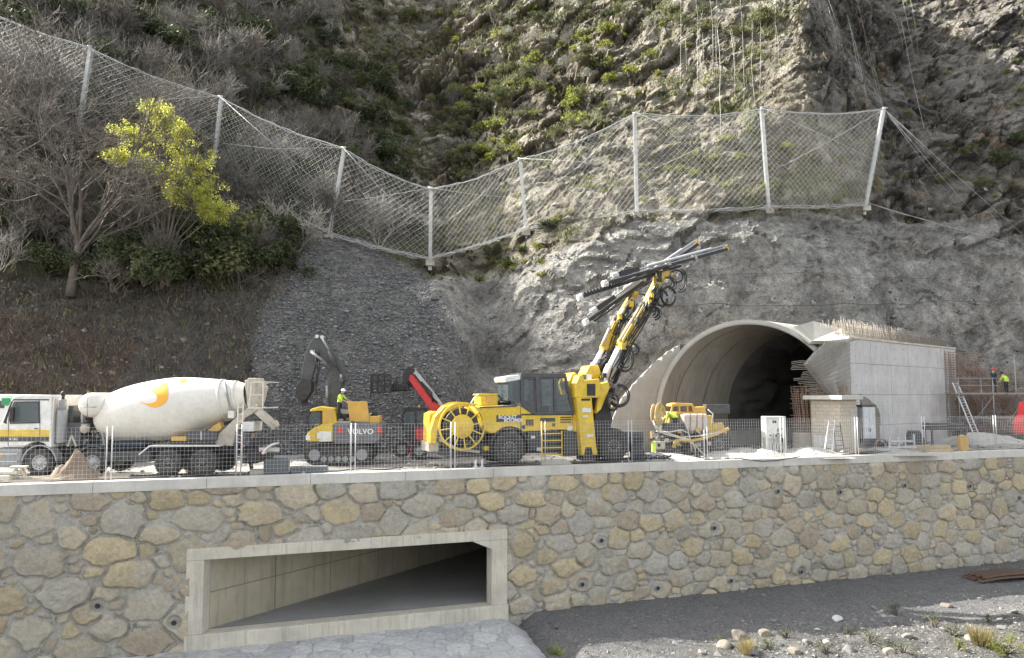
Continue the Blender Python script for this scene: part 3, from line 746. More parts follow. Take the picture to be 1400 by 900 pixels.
dr = MB(); dp = PZ(1182, 555, 0); 
# pale door and panel box against the wall
dl = onp = None
def vplane(px, py, O, angz, off=0.0):
    d = ray(px, py); nrm = Vector((-math.sin(angz), math.cos(angz), 0)); dr_ = Vector((math.cos(angz), math.sin(angz), 0))
    O2 = Vector(O)+nrm*off; C0 = Vector((0, 0, CAMZ)); t = ((O2-C0).dot(nrm))/d.dot(nrm); p = C0+d*t
    return (p-Vector(O)).dot(dr_), p.z
angW = math.atan2(wd.y, wd.x)

# haunch: sloped reinforced slab between the ring and the wall corner
hm = empty('haunch_slab', A0, 0, 'sloping unfinished concrete haunch with a rebar lattice beside the tall wall', 'concrete slab')
Hi = Matrix.Translation(-hm.location)
hp = [P(1052,434,44.9), P(1110,464,44.5), P(1150,462,45.8), P(1190,468,49.0), P(1140,447,49.0), P(1090,436,47.5)]
h2 = [P(1107,501,44.1), P(1137,524,44.2), P(1163,470,45.9), P(1163,555,46.0), P(1148,556,44.6)]
m = MB()
def tri_slab(pts, thick, mb, k=0):
    n = len(pts); nrm = (pts[1]-pts[0]).cross(pts[-1]-pts[0]).normalized()
    if nrm.y > 0: nrm = -nrm
    b = [p-nrm*thick for p in pts]; mb.add(pts+b, [list(range(n)), list(range(2*n-1, n-1, -1))]+[(i, n+i, n+(i+1) % n, (i+1) % n) for i in range(n)], k=k)
tri_slab([P(1104,498,44.2), P(1130,466,44.7), P(1162,463,45.9), P(1163,556,46.0), P(1147,553,44.8)], .35, m)
o = m.build('haunch_face', mk_conc('rough haunch concrete', (.36,.345,.31), .2, 2, .7), hm); o.matrix_parent_inverse = Hi
m = MB(); random.seed(3)
def lerp(a, b, t): return a+(b-a)*t
a_, b_, c_, d_ = P(1104,496,44.0), P(1131,465,44.5), P(1162,465,45.7), P(1163,555,45.8); e_ = P(1147,553,44.6)
for i in range(17):
    t = i/16; m.tube([lerp(a_, e_, t)+Vector((0,-.06,0)), lerp(b_, d_, t) if i > 8 else lerp(b_, c_, t*2)], .018, 5)
for i in range(15):
    t = i/14; p0 = lerp(a_, e_, t); p1 = lerp(b_, d_, t) if t > .2 else lerp(b_, c_, t); m.tube([p0+Vector((0,-.08,0)), lerp(c_, d_, t)+Vector((0,-.1,0))], .018, 5)
# starter bars sticking out to the left
for i in range(11):
    t = i/10; p0 = lerp(a_, e_, t*.8); L = random.uniform(.7, 1.5); sag = random.uniform(.0, .1)
    for dz in (0, .09): m.tube([p0+Vector((.4,0,dz)), p0+Vector((-L*.5,.05,dz+.01)), p0+Vector((-L,.1,dz-sag))], .019, 5)
o = m.build('rebar_lattice', M_rebar, hm); o.matrix_parent_inverse = Hi
m = MB(); tri_slab([P(1085,447,44.9), P(1110,466,44.4), P(1130,466,44.6), P(1163,464,46.0), P(1192,468,49.2), P(1150,449,49.6), P(1112,439,48.2)], .25, m)
o = m.build('haunch_top', mk_conc('pale haunch top', (.44,.42,.37), .15, 2, .7), hm); o.matrix_parent_inverse = Hi

# rebar comb along the top of the wall, leaning back over the vault
rb = empty('rebar_comb', A0+Vector((0,0,ZW)), angW, 'row of upright starter bars along the top of the concrete wall', 'rebar')
m = MB(); random.seed(8)
for row, (yo, n_b) in enumerate(((.45, 105), (1.0, 95), (1.7, 80))):
    for i in range(n_b):
        x_ = .2+(WL-.6)*i/(n_b-1)*(.99)+random.uniform(-.05,.05); h = 1.30-.35*(x_/WL)+random.uniform(-.22, .12)
        if random.random() < .05: continue
        l0 = random.uniform(-.10, .10)
        m.tube([(x_, yo, -.1), (x_+l0*.5, yo+.05, h*.5), (x_+l0, yo+.12, h)], .018, 4)
for zq in (.35, .8, 1.05):
    m.tube([(.2, .45, zq), (WL*.5, .5, zq-.06), (WL-.5, .45, zq*.8)], .018, 4); m.tube([(.2, 1.0, zq+.05), (WL-.5, 1.0, zq*.8+.05)], .018, 4)
m.build('bar', M_rebar, rb)
m = MB(); m.box(.5, WL-.3, 2.0, 2.4, -.6, .65); m.build('backing_wall', M_form, rb, .02)

# rebar cage standing in front of the tunnel's right foot
cg = empty('rebar_cage', P(1125, 600, 45)*1.0, 0, 'tall tangled rusty rebar cage standing behind the block hut', 'rebar'); cg.location.z = 0
m = MB(); 
cx0, cx1 = P(1092, 560, 45).x-cg.location.x, P(1161, 560, 45).x-cg.location.x
for row, yo in enumerate((0, .35, .7)):
    for i in range(26):
        x_ = cx0+(cx1-cx0)*i/25+random.uniform(-.03,.03); h = 3.75+random.uniform(-.25,.35)+(0.0 if i > 3 else -.3)
        lean = -.25*(1-i/10) if i < 10 else 0
        m.tube([(x_, yo, 0), (x_+random.uniform(-.03,.03), yo, 1.8), (x_+lean*.6+random.uniform(-.05,.05), yo, h)], .017, 4)
    for j in range(24):
        z_ = .5+j*.14; l_ = random.uniform(.05,.3); m.tube([(cx0-l_, yo, z_), ((cx0+cx1)*.5, yo, z_+.02), (cx1 if z_ > 2.6 or j % 2 else cx0+.8, yo, z_)], .015, 4)
m.build('bar', M_rust, cg)
m = MB(); m.box(cx0-.05, cx0+1.7, -.15, .95, -.05, 1.05); m.build('footing', M_conc, cg, .03)

# ---- block hut with a slab roof
hutO = P(1150, 600, 42.6); hutO.z = .12; ha = R_(38)
def oncorner(): pass
hut = empty('block_hut', hutO, ha, 'small pale concrete block hut with a flat slab roof', 'hut')
# local x runs right/back, local -x... near corner is the origin
q = NT('concrete block masonry'); q.b.inputs['Roughness'].default_value = .9
br_ = q.n('ShaderNodeTexBrick'); mp = q.n('ShaderNodeMapping'); mp.inputs['Rotation'].default_value = (math.pi/2, 0, 0); q.l(q.tc.outputs['Object'], mp.inputs[0])
sp = q.n('ShaderNodeSeparateXYZ'); q.l(q.tc.outputs['Object'], sp.inputs[0]); cbn = q.n('ShaderNodeCombineXYZ'); q.l(q.math('ADD', sp.outputs[0], sp.outputs[1]), cbn.inputs[0]); q.l(sp.outputs[2], cbn.inputs[1])
q.l(cbn.outputs[0], br_.inputs['Vector']); br_.inputs['Scale'].default_value = 1; br_.inputs['Brick Width'].default_value = .42; br_.inputs['Row Height'].default_value = .2; br_.inputs['Mortar Size'].default_value = .012
br_.inputs['Color1'].default_value = (.50,.44,.35,1); br_.inputs['Color2'].default_value = (.45,.39,.31,1); br_.inputs['Mortar'].default_value = (.30,.265,.22,1)
nz = q.noise(6, 6, .7); q.col(q.mix(.6, br_.outputs['Color'], q.ramp(nz, .3, .7, (.72,.72,.72,1), (1.2,1.2,1.2,1)), 'MULTIPLY')); q.bump(br_.outputs['Fac'], -.5, .01); M_block = q.m
HW, HD, HH = 1.75, 1.75, 2.85
m = MB(); m.box(0, HW, 0, HD, 0, HH); m.build('wall', M_block, hut, .01)
m = MB(); m.box(-.28, HW+.30, -.28, HD+.32, HH+.003, HH+.24); m.build('roof_slab', mk_conc('hut roof concrete', (.55,.53,.47), .2), hut, .02)
m = MB(); m.box(1.05, 1.72, -.025, .0, 0, 2.3); m.build('steel_door', plain('dusty pale door', (.45,.42,.36), .6, dirt=.4), hut, .01)
m = MB(); m.box(-.012, .0, .1, HD-.1, 0, .85); m.build('render_patch', M_form, hut)
# pale cabinet door against the wall
p = P(1190, 612, 45.2); p.z = 0
cb = empty('site_cabinet', p, R_(12), 'tall pale blue-grey metal cabinet between hut and tall wall', 'cabinet')
m = MB(); m.box(-.42, .42, 0, .5, .05, 2.55); m.build('body', plain('pale cabinet paint', (.60,.62,.64), .45, dirt=.2), cb, .02)
m = MB(); m.box(-.48, .48, -.04, .52, 2.55, 2.66); m.build('top', M_dark, cb, .01)
for s_ in (-1, 1):
    m = MB(); m.box(s_*.205-.19, s_*.205+.19, -.02, -.002, .1, 2.48); d_ = m.build('door', MATS['pale cabinet paint'], cb, .008)
    m = MB(); m.box(s_*.05-.02, s_*.05+.02, -.04, -.021, 1.1, 1.3); m.build('handle', M_dark, d_)
    m = MB(); m.box(s_*.21-.09, s_*.21+.09, -.026, -.021, 1.35, 1.5); m.build('sign_plate', M_white, d_)
# ================================================================ ROCKFALL BARRIER
random.seed(21)
POSTS = [((-75,150),(-62,-8)), ((106,196),(123,65)), ((288,232),(302,133)), ((455,320),(470,203)), ((588,358),(589,258)), ((716,316),(711,218)), ((870,289),(868,156)), ((1051,284),(1042,150)), ((1187,287),(1209,149))]
bar = empty('rockfall_barrier', onhill(588, 358), 0, 'long rockfall catch net on steel posts strung across the hillside', 'net fence')
Bi = Matrix.Translation(-bar.location)
def bpart(o): o.parent = bar; o.matrix_parent_inverse = Bi; return o
PB = []; 
for (b_, t_) in POSTS:
    B = onhill(*b_)
    if b_[0] == 588: B = P(b_[0], b_[1], B.y-1.2)
    T = P(t_[0], t_[1], B.y-.7); PB.append((B, T))
for B, T in PB:
    d = (T-B).normalized(); m = MB(); m.bar(B-d*.6, T, .24, .05, up=(0,-1,0)); m.bar(B-d*.6+Vector((0,.13,0)), T+Vector((0,.13,0)), .05, .2, up=(0,-1,0)); m.bar(B-d*.6+Vector((0,.24,0)), T+Vector((0,.24,0)), .24, .05, up=(0,-1,0))
    m.box(B.x-.3, B.x+.3, B.y-.25, B.y+.35, B.z-.3, B.z+.1, k=1); m.cyl(T+Vector((-.18,-.1,.03)), T+Vector((.18,-.1,.03)), .07, n=8)
    bpart(m.build('post', [M_galv, M_conc]))
def netsurf(i, u, v, bulge=.5):
    B0, T0 = PB[i]; B1, T1 = PB[i+1]
    bot = B0.lerp(B1, u); top = T0.lerp(T1, u); bot = bot+Vector((0, -.35, .15)); top = top+Vector((0, -.15, -.05))
    top.z -= math.sin(math.pi*u)*.35; bot.z -= math.sin(math.pi*u)*.15
    p = bot.lerp(top, v); p.y -= math.sin(math.pi*v)*bulge*(.6+.4*math.sin(math.pi*u))+.05; return p
def net_panel(i, cell, r, name, jit, bulge):
    B0, T0 = PB[i]; B1, T1 = PB[i+1]; L = ((B1-B0).length+(T1-T0).length)/2; H = ((T0-B0).length+(T1-B1).length)/2
    nu, nv = max(2, int(L/cell)), max(2, int(H/cell)); nodes = {}
    V = []; 
    for a in range(nu+1):
        for b in range(nv+1):
            if (a+b) % 2 == 0:
                p = netsurf(i, min(1, max(0, a/nu)), b/nv, bulge)+Vector((random.uniform(-jit,jit), random.uniform(-jit,jit)*1.5, random.uniform(-jit,jit))); nodes[a, b] = p
    vs_, fs_ = [], []
    for (a, b), p in nodes.items():
        for da in (-1, 1):
            q_ = nodes.get((a+da, b+1))
            if q_ is None: continue
            k = len(vs_); d = (q_-p).normalized(); n1 = d.cross(Vector((0,1,0))).normalized()*r
            vs_ += [p+n1, p-n1*.5+Vector((0,r*.9,0)), p-n1*.5-Vector((0,r*.9,0)), q_+n1, q_-n1*.5+Vector((0,r*.9,0)), q_-n1*.5-Vector((0,r*.9,0))]
            fs_ += [(k,k+1,k+4,k+3),(k+1,k+2,k+5,k+4),(k+2,k,k+3,k+5)]
    m = MB(); m.add(vs_, fs_); 
    return bpart(m.build(name, MNET))
MNET = plain('galvanised net wire', (.52,.52,.49), .6, .2, dirt=.3)
for i in range(len(PB)-1):
    net_panel(i, .23, .0095, 'net_panel', .035, .55)
    net_panel(i, .115, .0032, 'fine_mesh', .03, .50)
cm = MB()
for i in range(len(PB)-1):
    for v_ in (0, .02, 1.0, .985):
        cm.tube([netsurf(i, t/14, v_, .5)+Vector((0,random.uniform(-.03,.03),random.uniform(-.06,.06))) for t in range(15)], .028 if v_ in (0, 1.0) else .018, 5, cap=False)
    cm.tube([netsurf(i, 0, 1)+Vector((0,-.2,0)), netsurf(i, .5, .72)+Vector((0,-.2,0)), netsurf(i, .95, .45)+Vector((0,-.2,0))], .014, 4)
    cm.tube([netsurf(i, 1, 1)+Vector((0,-.2,0)), netsurf(i, .5, .66)+Vector((0,-.25,0)), netsurf(i, .1, .40)+Vector((0,-.2,0))], .014, 4)
for e_ in ((1285,262),(1330,298),(1300,235),(1392,318)):
    a = PB[-1][1]; b = onhill(*e_)+Vector((0,-.3,.1)); cm.tube([a, a.lerp(b, .5)-Vector((0,0,.12)), b], .016, 4)
for e_ in ((1270,300),(1375,335)):
    a = PB[-1][0]+Vector((0,-.3,.3)); b = onhill(*e_)+Vector((0,-.3,.1)); cm.tube([a, a.lerp(b, .5)-Vector((0,0,.12)), b], .018, 4)
bpart(cm.build('cable', M_galv))
# rolled skirt of mesh along the bottom
sk = MB()
for i in range(3, len(PB)-1):
    for rep in range(5):
        pts = [netsurf(i, t/20, 0)+Vector((0, -.25+random.uniform(-.2,.1), -.08+random.uniform(-.18,.20))) for t in range(21)]; sk.tube(pts, .014, 4, cap=False)
bpart(sk.build('skirt', MNET))

# drapery mesh hanging on the rock above, and bolt rows
dp = MB(); random.seed(5)
for g in range(30):
    x0 = random.choice([890, 935, 960, 985, 1010, 1030, 1060, 1130, 1160, 1175, 1215, 1228, 1240])+random.gauss(0, 7); y0 = random.uniform(-20, 60); y1 = y0+random.uniform(60, 190); sl_ = .0 if x0 < 1100 else .22
    pts = []
    for t in range(max(3, int((y1-y0)/30))):
        y_ = y0+t*30; pts.append(onhill(x0+(y_-y0)*sl_+random.uniform(-.4,.4), y_)+Vector((0,-.6,.15)))
    # keep it taut
    pts2 = [pts[0]]+[(pts[k-1]+pts[k]+pts[k+1])/3+Vector((0,-.25,0)) for k in range(1, len(pts)-1)]+[pts[-1]]
    dp.tube(pts2, random.choice([.006,.009,.014]), 4)
o = dp.build('drapery_cable', MNET); tag(o, 'pale hanging cables of the mesh draped over the upper rock face', 'cables')
bolt0 = None
for k, e_ in enumerate(((868,426),(898,422),(955,424),(992,416),(1050,409),(1112,412),(1165,408),(1220,411),(1273,409),(1330,408),(1345,262),(1268,285))):
    b = onhill(*e_)+Vector((0,-.15,0))
    if bolt0 is None:
        m = MB(); m.box(-.15,.15,-.06,0,-.15,.15); m.cyl((0,0,0),(0,-.3,.05),.06,n=8,k=1); m.ball((0,-.1,0),.12,8,k=0,sc=(1,.6,1)); bolt0 = m.build('rock_bolt', [MATS['grey steel'], M_dark], bev=.02); o = bolt0
    else: o = bolt0.copy(); COL.objects.link(o)
    o.location = b; o.rotation_euler = (R_(-20), 0, R_(random.uniform(-20,20))); o.rotation_euler.y = R_(random.uniform(0,45))
    tag(o, 'square anchor plate with bolt head fixed to the grey sprayed rock face', 'rock bolt', 'rock bolts on the sprayed rock face')
hc = MB(); pts = [onhill(x_, 424-(x_-700)*.018)+Vector((0,-.3,0)) for x_ in range(700, 1400, 12)]
pts = [pts[0]]+[(pts[k-1]+pts[k]+pts[k+1])/3-Vector((0,.1,0)) for k in range(1, len(pts)-1)]; hc.tube(pts, .022, 4)
pts = [onhill(x_, 372+(x_-850)*.02)+Vector((0,-.3,0)) for x_ in range(860, 1300, 12)]
pts = [pts[0]]+[(pts[k-1]+pts[k]+pts[k+1])/3-Vector((0,.1,0)) for k in range(1, len(pts)-1)]; hc.tube(pts, .014, 4)
tag(hc.build('anchor_cable', M_dark), 'thin dark cable strung level across the sprayed rock above the tunnel', 'cable')

# ================================================================ VEGETATION
def leafmat(name, c, trans=.35, rough=.6):
    q = NT(name); q.b.inputs['Roughness'].default_value = rough; q.b.inputs['Specular IOR Level'].default_value = .25
    f = q.noise(1.6, 3, .6); g = q.n('ShaderNodeObjectInfo')
    cc = q.mix(q.ramp(f, .3, .7), tuple(x*.6 for x in c), tuple(x*1.35 for x in c))
    cc = q.mix(.45, cc, q.ramp(g.outputs['Random'], 0, 1, (.65,.68,.6,1), (1.35,1.3,1.25,1)), 'MULTIPLY')
    q.col(cc)
    tr = q.n('ShaderNodeBsdfTranslucent'); q.l(cc, tr.inputs[0]); mx = q.n('ShaderNodeMixShader'); mx.inputs[0].default_value = trans
    q.l(q.b.outputs[0], mx.inputs[1]); q.l(tr.outputs[0], mx.inputs[2]); q.l(mx.outputs[0], q.t.nodes['Material Output'].inputs[0]); return q.m
L_dark = leafmat('dark evergreen leaf', (.075,.092,.042)); L_olive = leafmat('olive leaf', (.16,.17,.075)); L_lime = leafmat('yellow green young leaf', (.24,.26,.06), .6)
L_spring = leafmat('yellow green spring foliage', (.62,.62,.14), .6); L_grey = leafmat('silvery grey leaf', (.30,.30,.25), .4)
B_grey = plain('grey bark', (.22,.20,.175), .9, var=.25); B_brown = plain('brown bark', (.125,.108,.09), .9, var=.25); B_pale = plain('pale twig bark', (.34,.32,.28), .9, var=.25)
def leaves(m, c, R, n, sz, rg, k=1, sq=.8):
    for _ in range(n):
        d = Vector((rg.gauss(0,1), rg.gauss(0,1), rg.gauss(0,1))).normalized(); rr = R*(rg.random()**.45)
        p = c+Vector((d.x*rr, d.y*rr, d.z*rr*sq)); a = Vector((rg.gauss(0,1), rg.gauss(0,1), rg.gauss(0,1))).normalized()
        b = a.cross(d+Vector((.01,.02,.03))).normalized(); s_ = sz*rg.uniform(.6,1.4); b2 = a*s_; c2 = b*s_*.55
        m.add([p-b2*.5, p+c2*.5, p+b2*.5, p-c2*.5], [(0,1,2,3)], k=k)
def leaf_shrub(name, H, W, n, sz, mats, seed, clumps=11):
    rg = random.Random(seed); m = MB(); 
    for i in range(clumps):
        a = rg.uniform(0, 6.28); r = W*.5*rg.random()**.6; z = H*(.25+.55*rg.random())*(1-.45*(r/(W*.5))**2)
        c = Vector((math.cos(a)*r, math.sin(a)*r, z)); m.tube([(0,0,-.1), (c.x*.4, c.y*.4, z*.5), tuple(c)], [.045,.03,.01], 4, k=0)
        leaves(m, c, W*rg.uniform(.16,.30), int(n/clumps), sz, rg)
    return m
def twig(m, p, d, L, r, rg, lev, leafs=None, up=.25, k=0, spread=.55, nchild=(3,5), rmin=.010):
    n = 4; pts = [p]; rs = [r]; q_ = p; dd = d
    for i in range(n):
        dd = (dd+Vector((rg.gauss(0,.16), rg.gauss(0,.16), rg.gauss(0,.12)+up*.12))).normalized(); q_ = q_+dd*L/n; pts.append(q_); rs.append(max(rmin*.7, r*(1-.55*(i+1)/n)))
    m.tube(pts, rs, 6 if lev > 3 else (4 if lev > 1 else 3), k=k, cap=False)
    if lev == 0:
        if leafs: leafs(q_, rg)
        return
    for _ in range(rg.randint(*nchild)):
        t = rg.uniform(.3, 1.0); i = min(int(t*n), n-1); b = pts[i].lerp(pts[i+1], t*n-i)
        nd = (dd+Vector((rg.gauss(0,spread), rg.gauss(0,spread), rg.gauss(0,spread*.7)))).normalized()
        twig(m, b, nd, L*rg.uniform(.5,.78), max(rmin, r*.55), rg, lev-1, leafs, up, k, spread, nchild, rmin)
def bare_shrub(H, seed, lev=3, stems=7, rmin=.012):
    rg = random.Random(seed); m = MB()
    for i in range(stems):
        a = rg.uniform(0, 6.28); d = Vector((math.cos(a)*.5, math.sin(a)*.5, 1)).normalized(); twig(m, Vector((rg.gauss(0,.15), rg.gauss(0,.15), -.2)), d, H*.5, .035, rg, lev, None, .3, 0, .5, (3,5), rmin)
    return m
VEG = {}
def variants(key, fn, k):
    VEG[key] = [fn(i) for i in range(k)]
def mkproto(mb, name, mats): 
    o = mb.build(name, mats); COL.objects.unlink(o); return o
for i in range(3):
    VEG.setdefault('dark', []).append(mkproto(leaf_shrub('s', 2.0, 2.4, 1100, .17, None, 40+i), 'evergreen_shrub', [B_brown, L_dark]))
    VEG.setdefault('olive', []).append(mkproto(leaf_shrub('s', 1.5, 2.0, 800, .16, None, 50+i), 'olive_shrub', [B_brown, L_olive]))
    VEG.setdefault('lime', []).append(mkproto(leaf_shrub('s', .8, 1.5, 420, .15, None, 60+i), 'young_shrub', [B_brown, L_lime]))
    VEG.setdefault('bare', []).append(mkproto(bare_shrub(3.4, 70+i), 'bare_shrub', [B_grey]))
    VEG.setdefault('brown', []).append(mkproto(bare_shrub(2.6, 80+i), 'brown_shrub', [B_brown]))
    VEG.setdefault('pale', []).append(mkproto(bare_shrub(3.2, 90+i, rmin=.014), 'pale_shrub', [B_pale]))
    VEG.setdefault('grey', []).append(mkproto(leaf_shrub('s', 1.5, 2.2, 700, .13, None, 95+i), 'grey_shrub', [B_pale, L_grey]))
INFO = {'dark': ('evergreen_shrub','dark green evergreen shrub growing on the hillside','shrub','dark evergreen shrubs on the hillside'),
 'olive': ('olive_shrub','low olive green shrub rooted among the rocks above the barrier','shrub','olive shrubs on the rocky slope'),
 'lime': ('young_shrub','small yellow-green shrub on the sunlit rocky slope','shrub','small yellow-green shrubs on the rocks'),
 'bare': ('bare_tree','leafless grey branched small tree on the upper hillside','tree','bare grey trees on the hillside'),
 'brown': ('brown_shrub','leafless dark brown thicket shrub on the shaded slope','shrub','brown leafless shrubs on the shaded slope'),
 'pale': ('pale_tree','leafless pale twiggy small tree on the shaded hillside','tree','pale leafless trees on the hillside'),
 'grey': ('silver_shrub','silvery grey leaved shrub on the hillside','shrub','silvery shrubs on the hillside')}
LABK = {'dark': '%s dark evergreen shrub %s', 'olive': '%s olive green shrub %s', 'lime': '%s yellow-green shrub %s', 'bare': '%s leafless grey tree %s', 'brown': '%s leafless brown shrub %s', 'pale': '%s leafless pale tree %s', 'grey': '%s silvery grey shrub %s'}
def where(px, py):
    if px < 420 and py > 120+px*.42:
        return ('left of the big bare tree' if px < 90 else 'right of the big bare tree') if px < 180 else ('beside the spring-green tree' if py < 300 else ('low on the bank, left end' if px < 220 else 'low on the bank, middle' if px < 310 else 'low on the bank beside the scree'))
    if px < 600 and py < 150+max(0, px-300)*.5:
        col_ = ('far left', 'left of the gully', 'near the gully head')[min(2, int(max(0, px)//200))]; return 'above the net, %s, %s' % (col_, 'high up' if py < 60 else ('midway' if py < 130 else 'close to the net'))
    if px < 620: return 'in the gully behind the net\'s dip, %s %s' % ('left' if px < 500 else ('centre' if px < 560 else 'right'), 'top' if py < 150 else ('middle' if py < 210 else 'bottom'))
    if py > 290: return 'on the rock ledge below the net'
    if px > 1200: return 'on the dark cliff beyond the last post'
    if py > 200 or px > 960: return 'behind the net, %s' % ('just right of its lowest dip' if px < 720 else 'left of the middle post' if px < 870 else 'between the right-hand posts')
    return 'among sunlit crags, %s, %s' % ('near the crest' if py < 60 else ('halfway down' if py < 130 else 'low down'), 'left spur' if px < 700 else 'right shoulder')
def plant(key, px, py, s, rg, dz=0):
    o = rg.choice(VEG[key]).copy(); o.name = INFO[key][0]; COL.objects.link(o); p = onhill(px, py); o.location = p+Vector((0,-.1*s,-.15*s+dz)); o.rotation_euler = (rg.uniform(-.12,.18), rg.uniform(-.15,.15), rg.uniform(0,6.28)); k = s*rg.uniform(.8,1.25); o.scale = (k*rg.uniform(.85,1.2), k*rg.uniform(.85,1.2), k)
    sw = 'small' if s < .75 else ('broad' if s > 1.15 else 'middling')
    wh = where(px, py)
    tag(o, LABK[key] % (sw, wh), INFO[key][2], INFO[key][3]); return o
rg = random.Random(99)
UPL = [(-30,-20),(420,-20),(480,60),(470,190),(560,250),(590,300),(560,350),(460,318),(400,300),(260,240),(-30,200)]
MID = [(470,-20),(1000,-20),(960,10),(850,60),(770,150),(700,200),(660,240),(600,250),(560,240),(480,180),(430,100),(430,40)]
LFT = [(-30,180),(100,200),(270,240),(400,300),(410,340),(390,378),(280,395),(-30,372)]
def inpoly(x, y, poly): return bool(pip(np.array([x*1.0]), np.array([y*1.0]), poly)[0])
def scatter(key, poly, n, s0, s1):
    xs_ = [p[0] for p in poly]; ys_ = [p[1] for p in poly]; c_ = 0; t_ = 0
    while c_ < n and t_ < 5000:
        t_ += 1; x_, y_ = rg.uniform(min(xs_), max(xs_)), rg.uniform(min(ys_), max(ys_))
        if inpoly(x_, y_, poly): plant(key, x_, y_, rg.uniform(s0, s1), rg); c_ += 1
scatter('dark', UPL, 75, .8, 1.9); scatter('bare', UPL, 60, .8, 1.6); scatter('pale', UPL, 50, .7, 1.3); scatter('brown', UPL, 60, .8, 1.5); scatter('olive', UPL, 25, .7, 1.4)
scatter('dark', [(380,60),(470,60),(600,200),(640,235),(600,262),(540,250),(440,180),(390,140)], 34, .8, 1.6)
scatter('dark', MID, 20, .4, .9); scatter('olive', MID, 90, .35, 1.0); scatter('lime', MID, 40, .5, 1.1); scatter('grey', MID, 45, .45, 1.0); scatter('bare', MID, 14, .5, .9)
scatter('olive', [(590,100),(830,90),(800,160),(700,230),(620,240),(560,180)], 22, .6, 1.2)
scatter('lime', [(640,40),(880,40),(900,90),(760,180),(640,240),(600,170)], 36, .7, 1.5)
scatter('lime', [(640,260),(760,220),(1000,170),(1180,190),(1170,270),(880,280),(720,310),(600,380)], 60, .3, .75)
scatter('lime', [(780,120),(960,30),(1050,60),(1060,150),(860,180)], 16, .3, .8); scatter('olive', [(880,10),(1060,20),(1000,60)], 10, .5, 1)
scatter('lime', [(1200,0),(1400,0),(1400,290),(1200,170)], 14, .25, .6); scatter('dark', [(1340,170),(1400,180),(1400,260),(1330,240)], 5, .5, .9); scatter('olive', [(1240,180),(1400,200),(1400,300),(1220,280)], 10, .3, .7)
scatter('dark', [(670,330),(750,300),(740,350),(680,365)], 5, .4, .7); scatter('lime', [(620,340),(760,320),(740,375),(640,385)], 12, .35, .7)
scatter('brown', LFT, 34, .8, 1.4); scatter('bare', LFT, 26, .8, 1.3); scatter('dark', [(110,330),(400,320),(390,375),(260,392),(120,385)], 24, .7, 1.25); scatter('dark', LFT, 16, .6, 1.2); scatter('pale', LFT, 16, .7, 1.1)
scatter('grey', [(290,240),(350,250),(415,300),(400,330),(310,300)], 12, .7, 1.1); scatter('olive', [(290,300),(370,290),(350,370),(300,370)], 8, .6, 1.0)
scatter('olive', [(130,300),(400,300),(405,340),(360,385),(180,390),(120,360)], 30, .9, 1.7); scatter('dark', [(200,290),(400,320),(395,375),(300,392),(180,385)], 22, .9, 1.5); scatter('bare', [(-30,60),(60,70),(130,150),(140,230),(0,220),(-30,200)], 16, 1.2, 1.9); scatter('lime', [(300,300),(350,300),(350,350),(300,350)], 4, .9, 1.3)
for (x_, y_) in ((200,372),(222,380),(240,368),(212,350),(255,380),(232,355),(190,385)): o = plant(rg.choice(['olive','brown','dark']), x_, y_, 1.35, rg); o.location.y -= 2.4; o.location.z -= .4
# shaded ground bushes low left
scatter('brown', [(0,395),(180,400),(120,470),(0,500)], 12, .25, .5)
# the big bare tree, the spring tree
def bigtree(name, base, H, seed, mats, label, leafs=None, lev=5, stems=5, rmin=.012, lean=(0,0), spread=.5, gap=None):
    rg = random.Random(seed); r = empty(name, base, 0, label, 'tree'); m = MB(); c = MB()
    top = Vector((lean[0]*.15, lean[1]*.15, H*.17)); m.tube([(0,0,-.5), top*.5, top], [.30,.24,.20], 9, k=0)
    for i in range(stems):
        a = 6.28*i/stems+rg.uniform(-.3,.3); d = Vector((math.cos(a)*.75+lean[0]*.1, math.sin(a)*.45, 1.0)).normalized()
        twig(m, top*rg.uniform(.6,1), d, H*.30, .13, rg, 1, None, .25, 0, spread, (1,2), .03)
        twig(c, top, d, H*.36, .12, rg, lev-1, (lambda p, g: leafs(c, p, g)) if leafs else None, .22, 0, spread, (3,4), rmin)
    m.build('trunk', mats, r); c.build('crown', mats, r); return r
def lf(c, p, g): leaves(c, p, .32, 9, .17, g, 1)
b = onhill(102, 392)
bigtree('bare_tree', b+Vector((0,-.6,-.2)), 15.0, 4, [B_brown, L_olive], 'big leafless spreading tree with a thick forked trunk on the left bank', lev=6, stems=6, lean=(2.5,0))
b = P(225, 300, onhill(225, 330).y-3.8)
VEGS = [(215,175,1.9),(190,215,1.5),(225,160,1.4),(180,185,1.2),(300,290,1.0),(245,265,1.3),(243,205,1.6),(268,250,1.7),(230,235,1.3),(285,285,1.1),(205,145,1.0),(165,215,1.0),(262,225,1.5),(250,180,.9),(280,265,1.3)]
st = empty('spring_tree', b-Vector((0,0,3.2)), 0, 'small bright yellow-green tree in fresh leaf beside the big bare tree', 'tree'); m = MB(); c_ = MB(); g = random.Random(6)
for (x_, y_, r_) in VEGS:
    pc = P(x_, y_, b.y+g.uniform(-1,1))-st.location; m.tube([(0,0,-1), (pc.x*.3+.1, pc.y*.3, pc.z*.5), tuple(pc)], [.07,.045,.02], 6)
    for t in range(26):
        off = Vector((g.gauss(0,.5), g.gauss(0,.5), g.gauss(0,.42)))*r_*.62; m.tube([tuple(pc-off*.3), tuple(pc+off)], [.02,.008], 3, cap=False); leaves(c_, pc+off, .40, 46, .115, g, 0)
m.build('trunk', B_brown, st); c_.build('crown', L_spring, st)

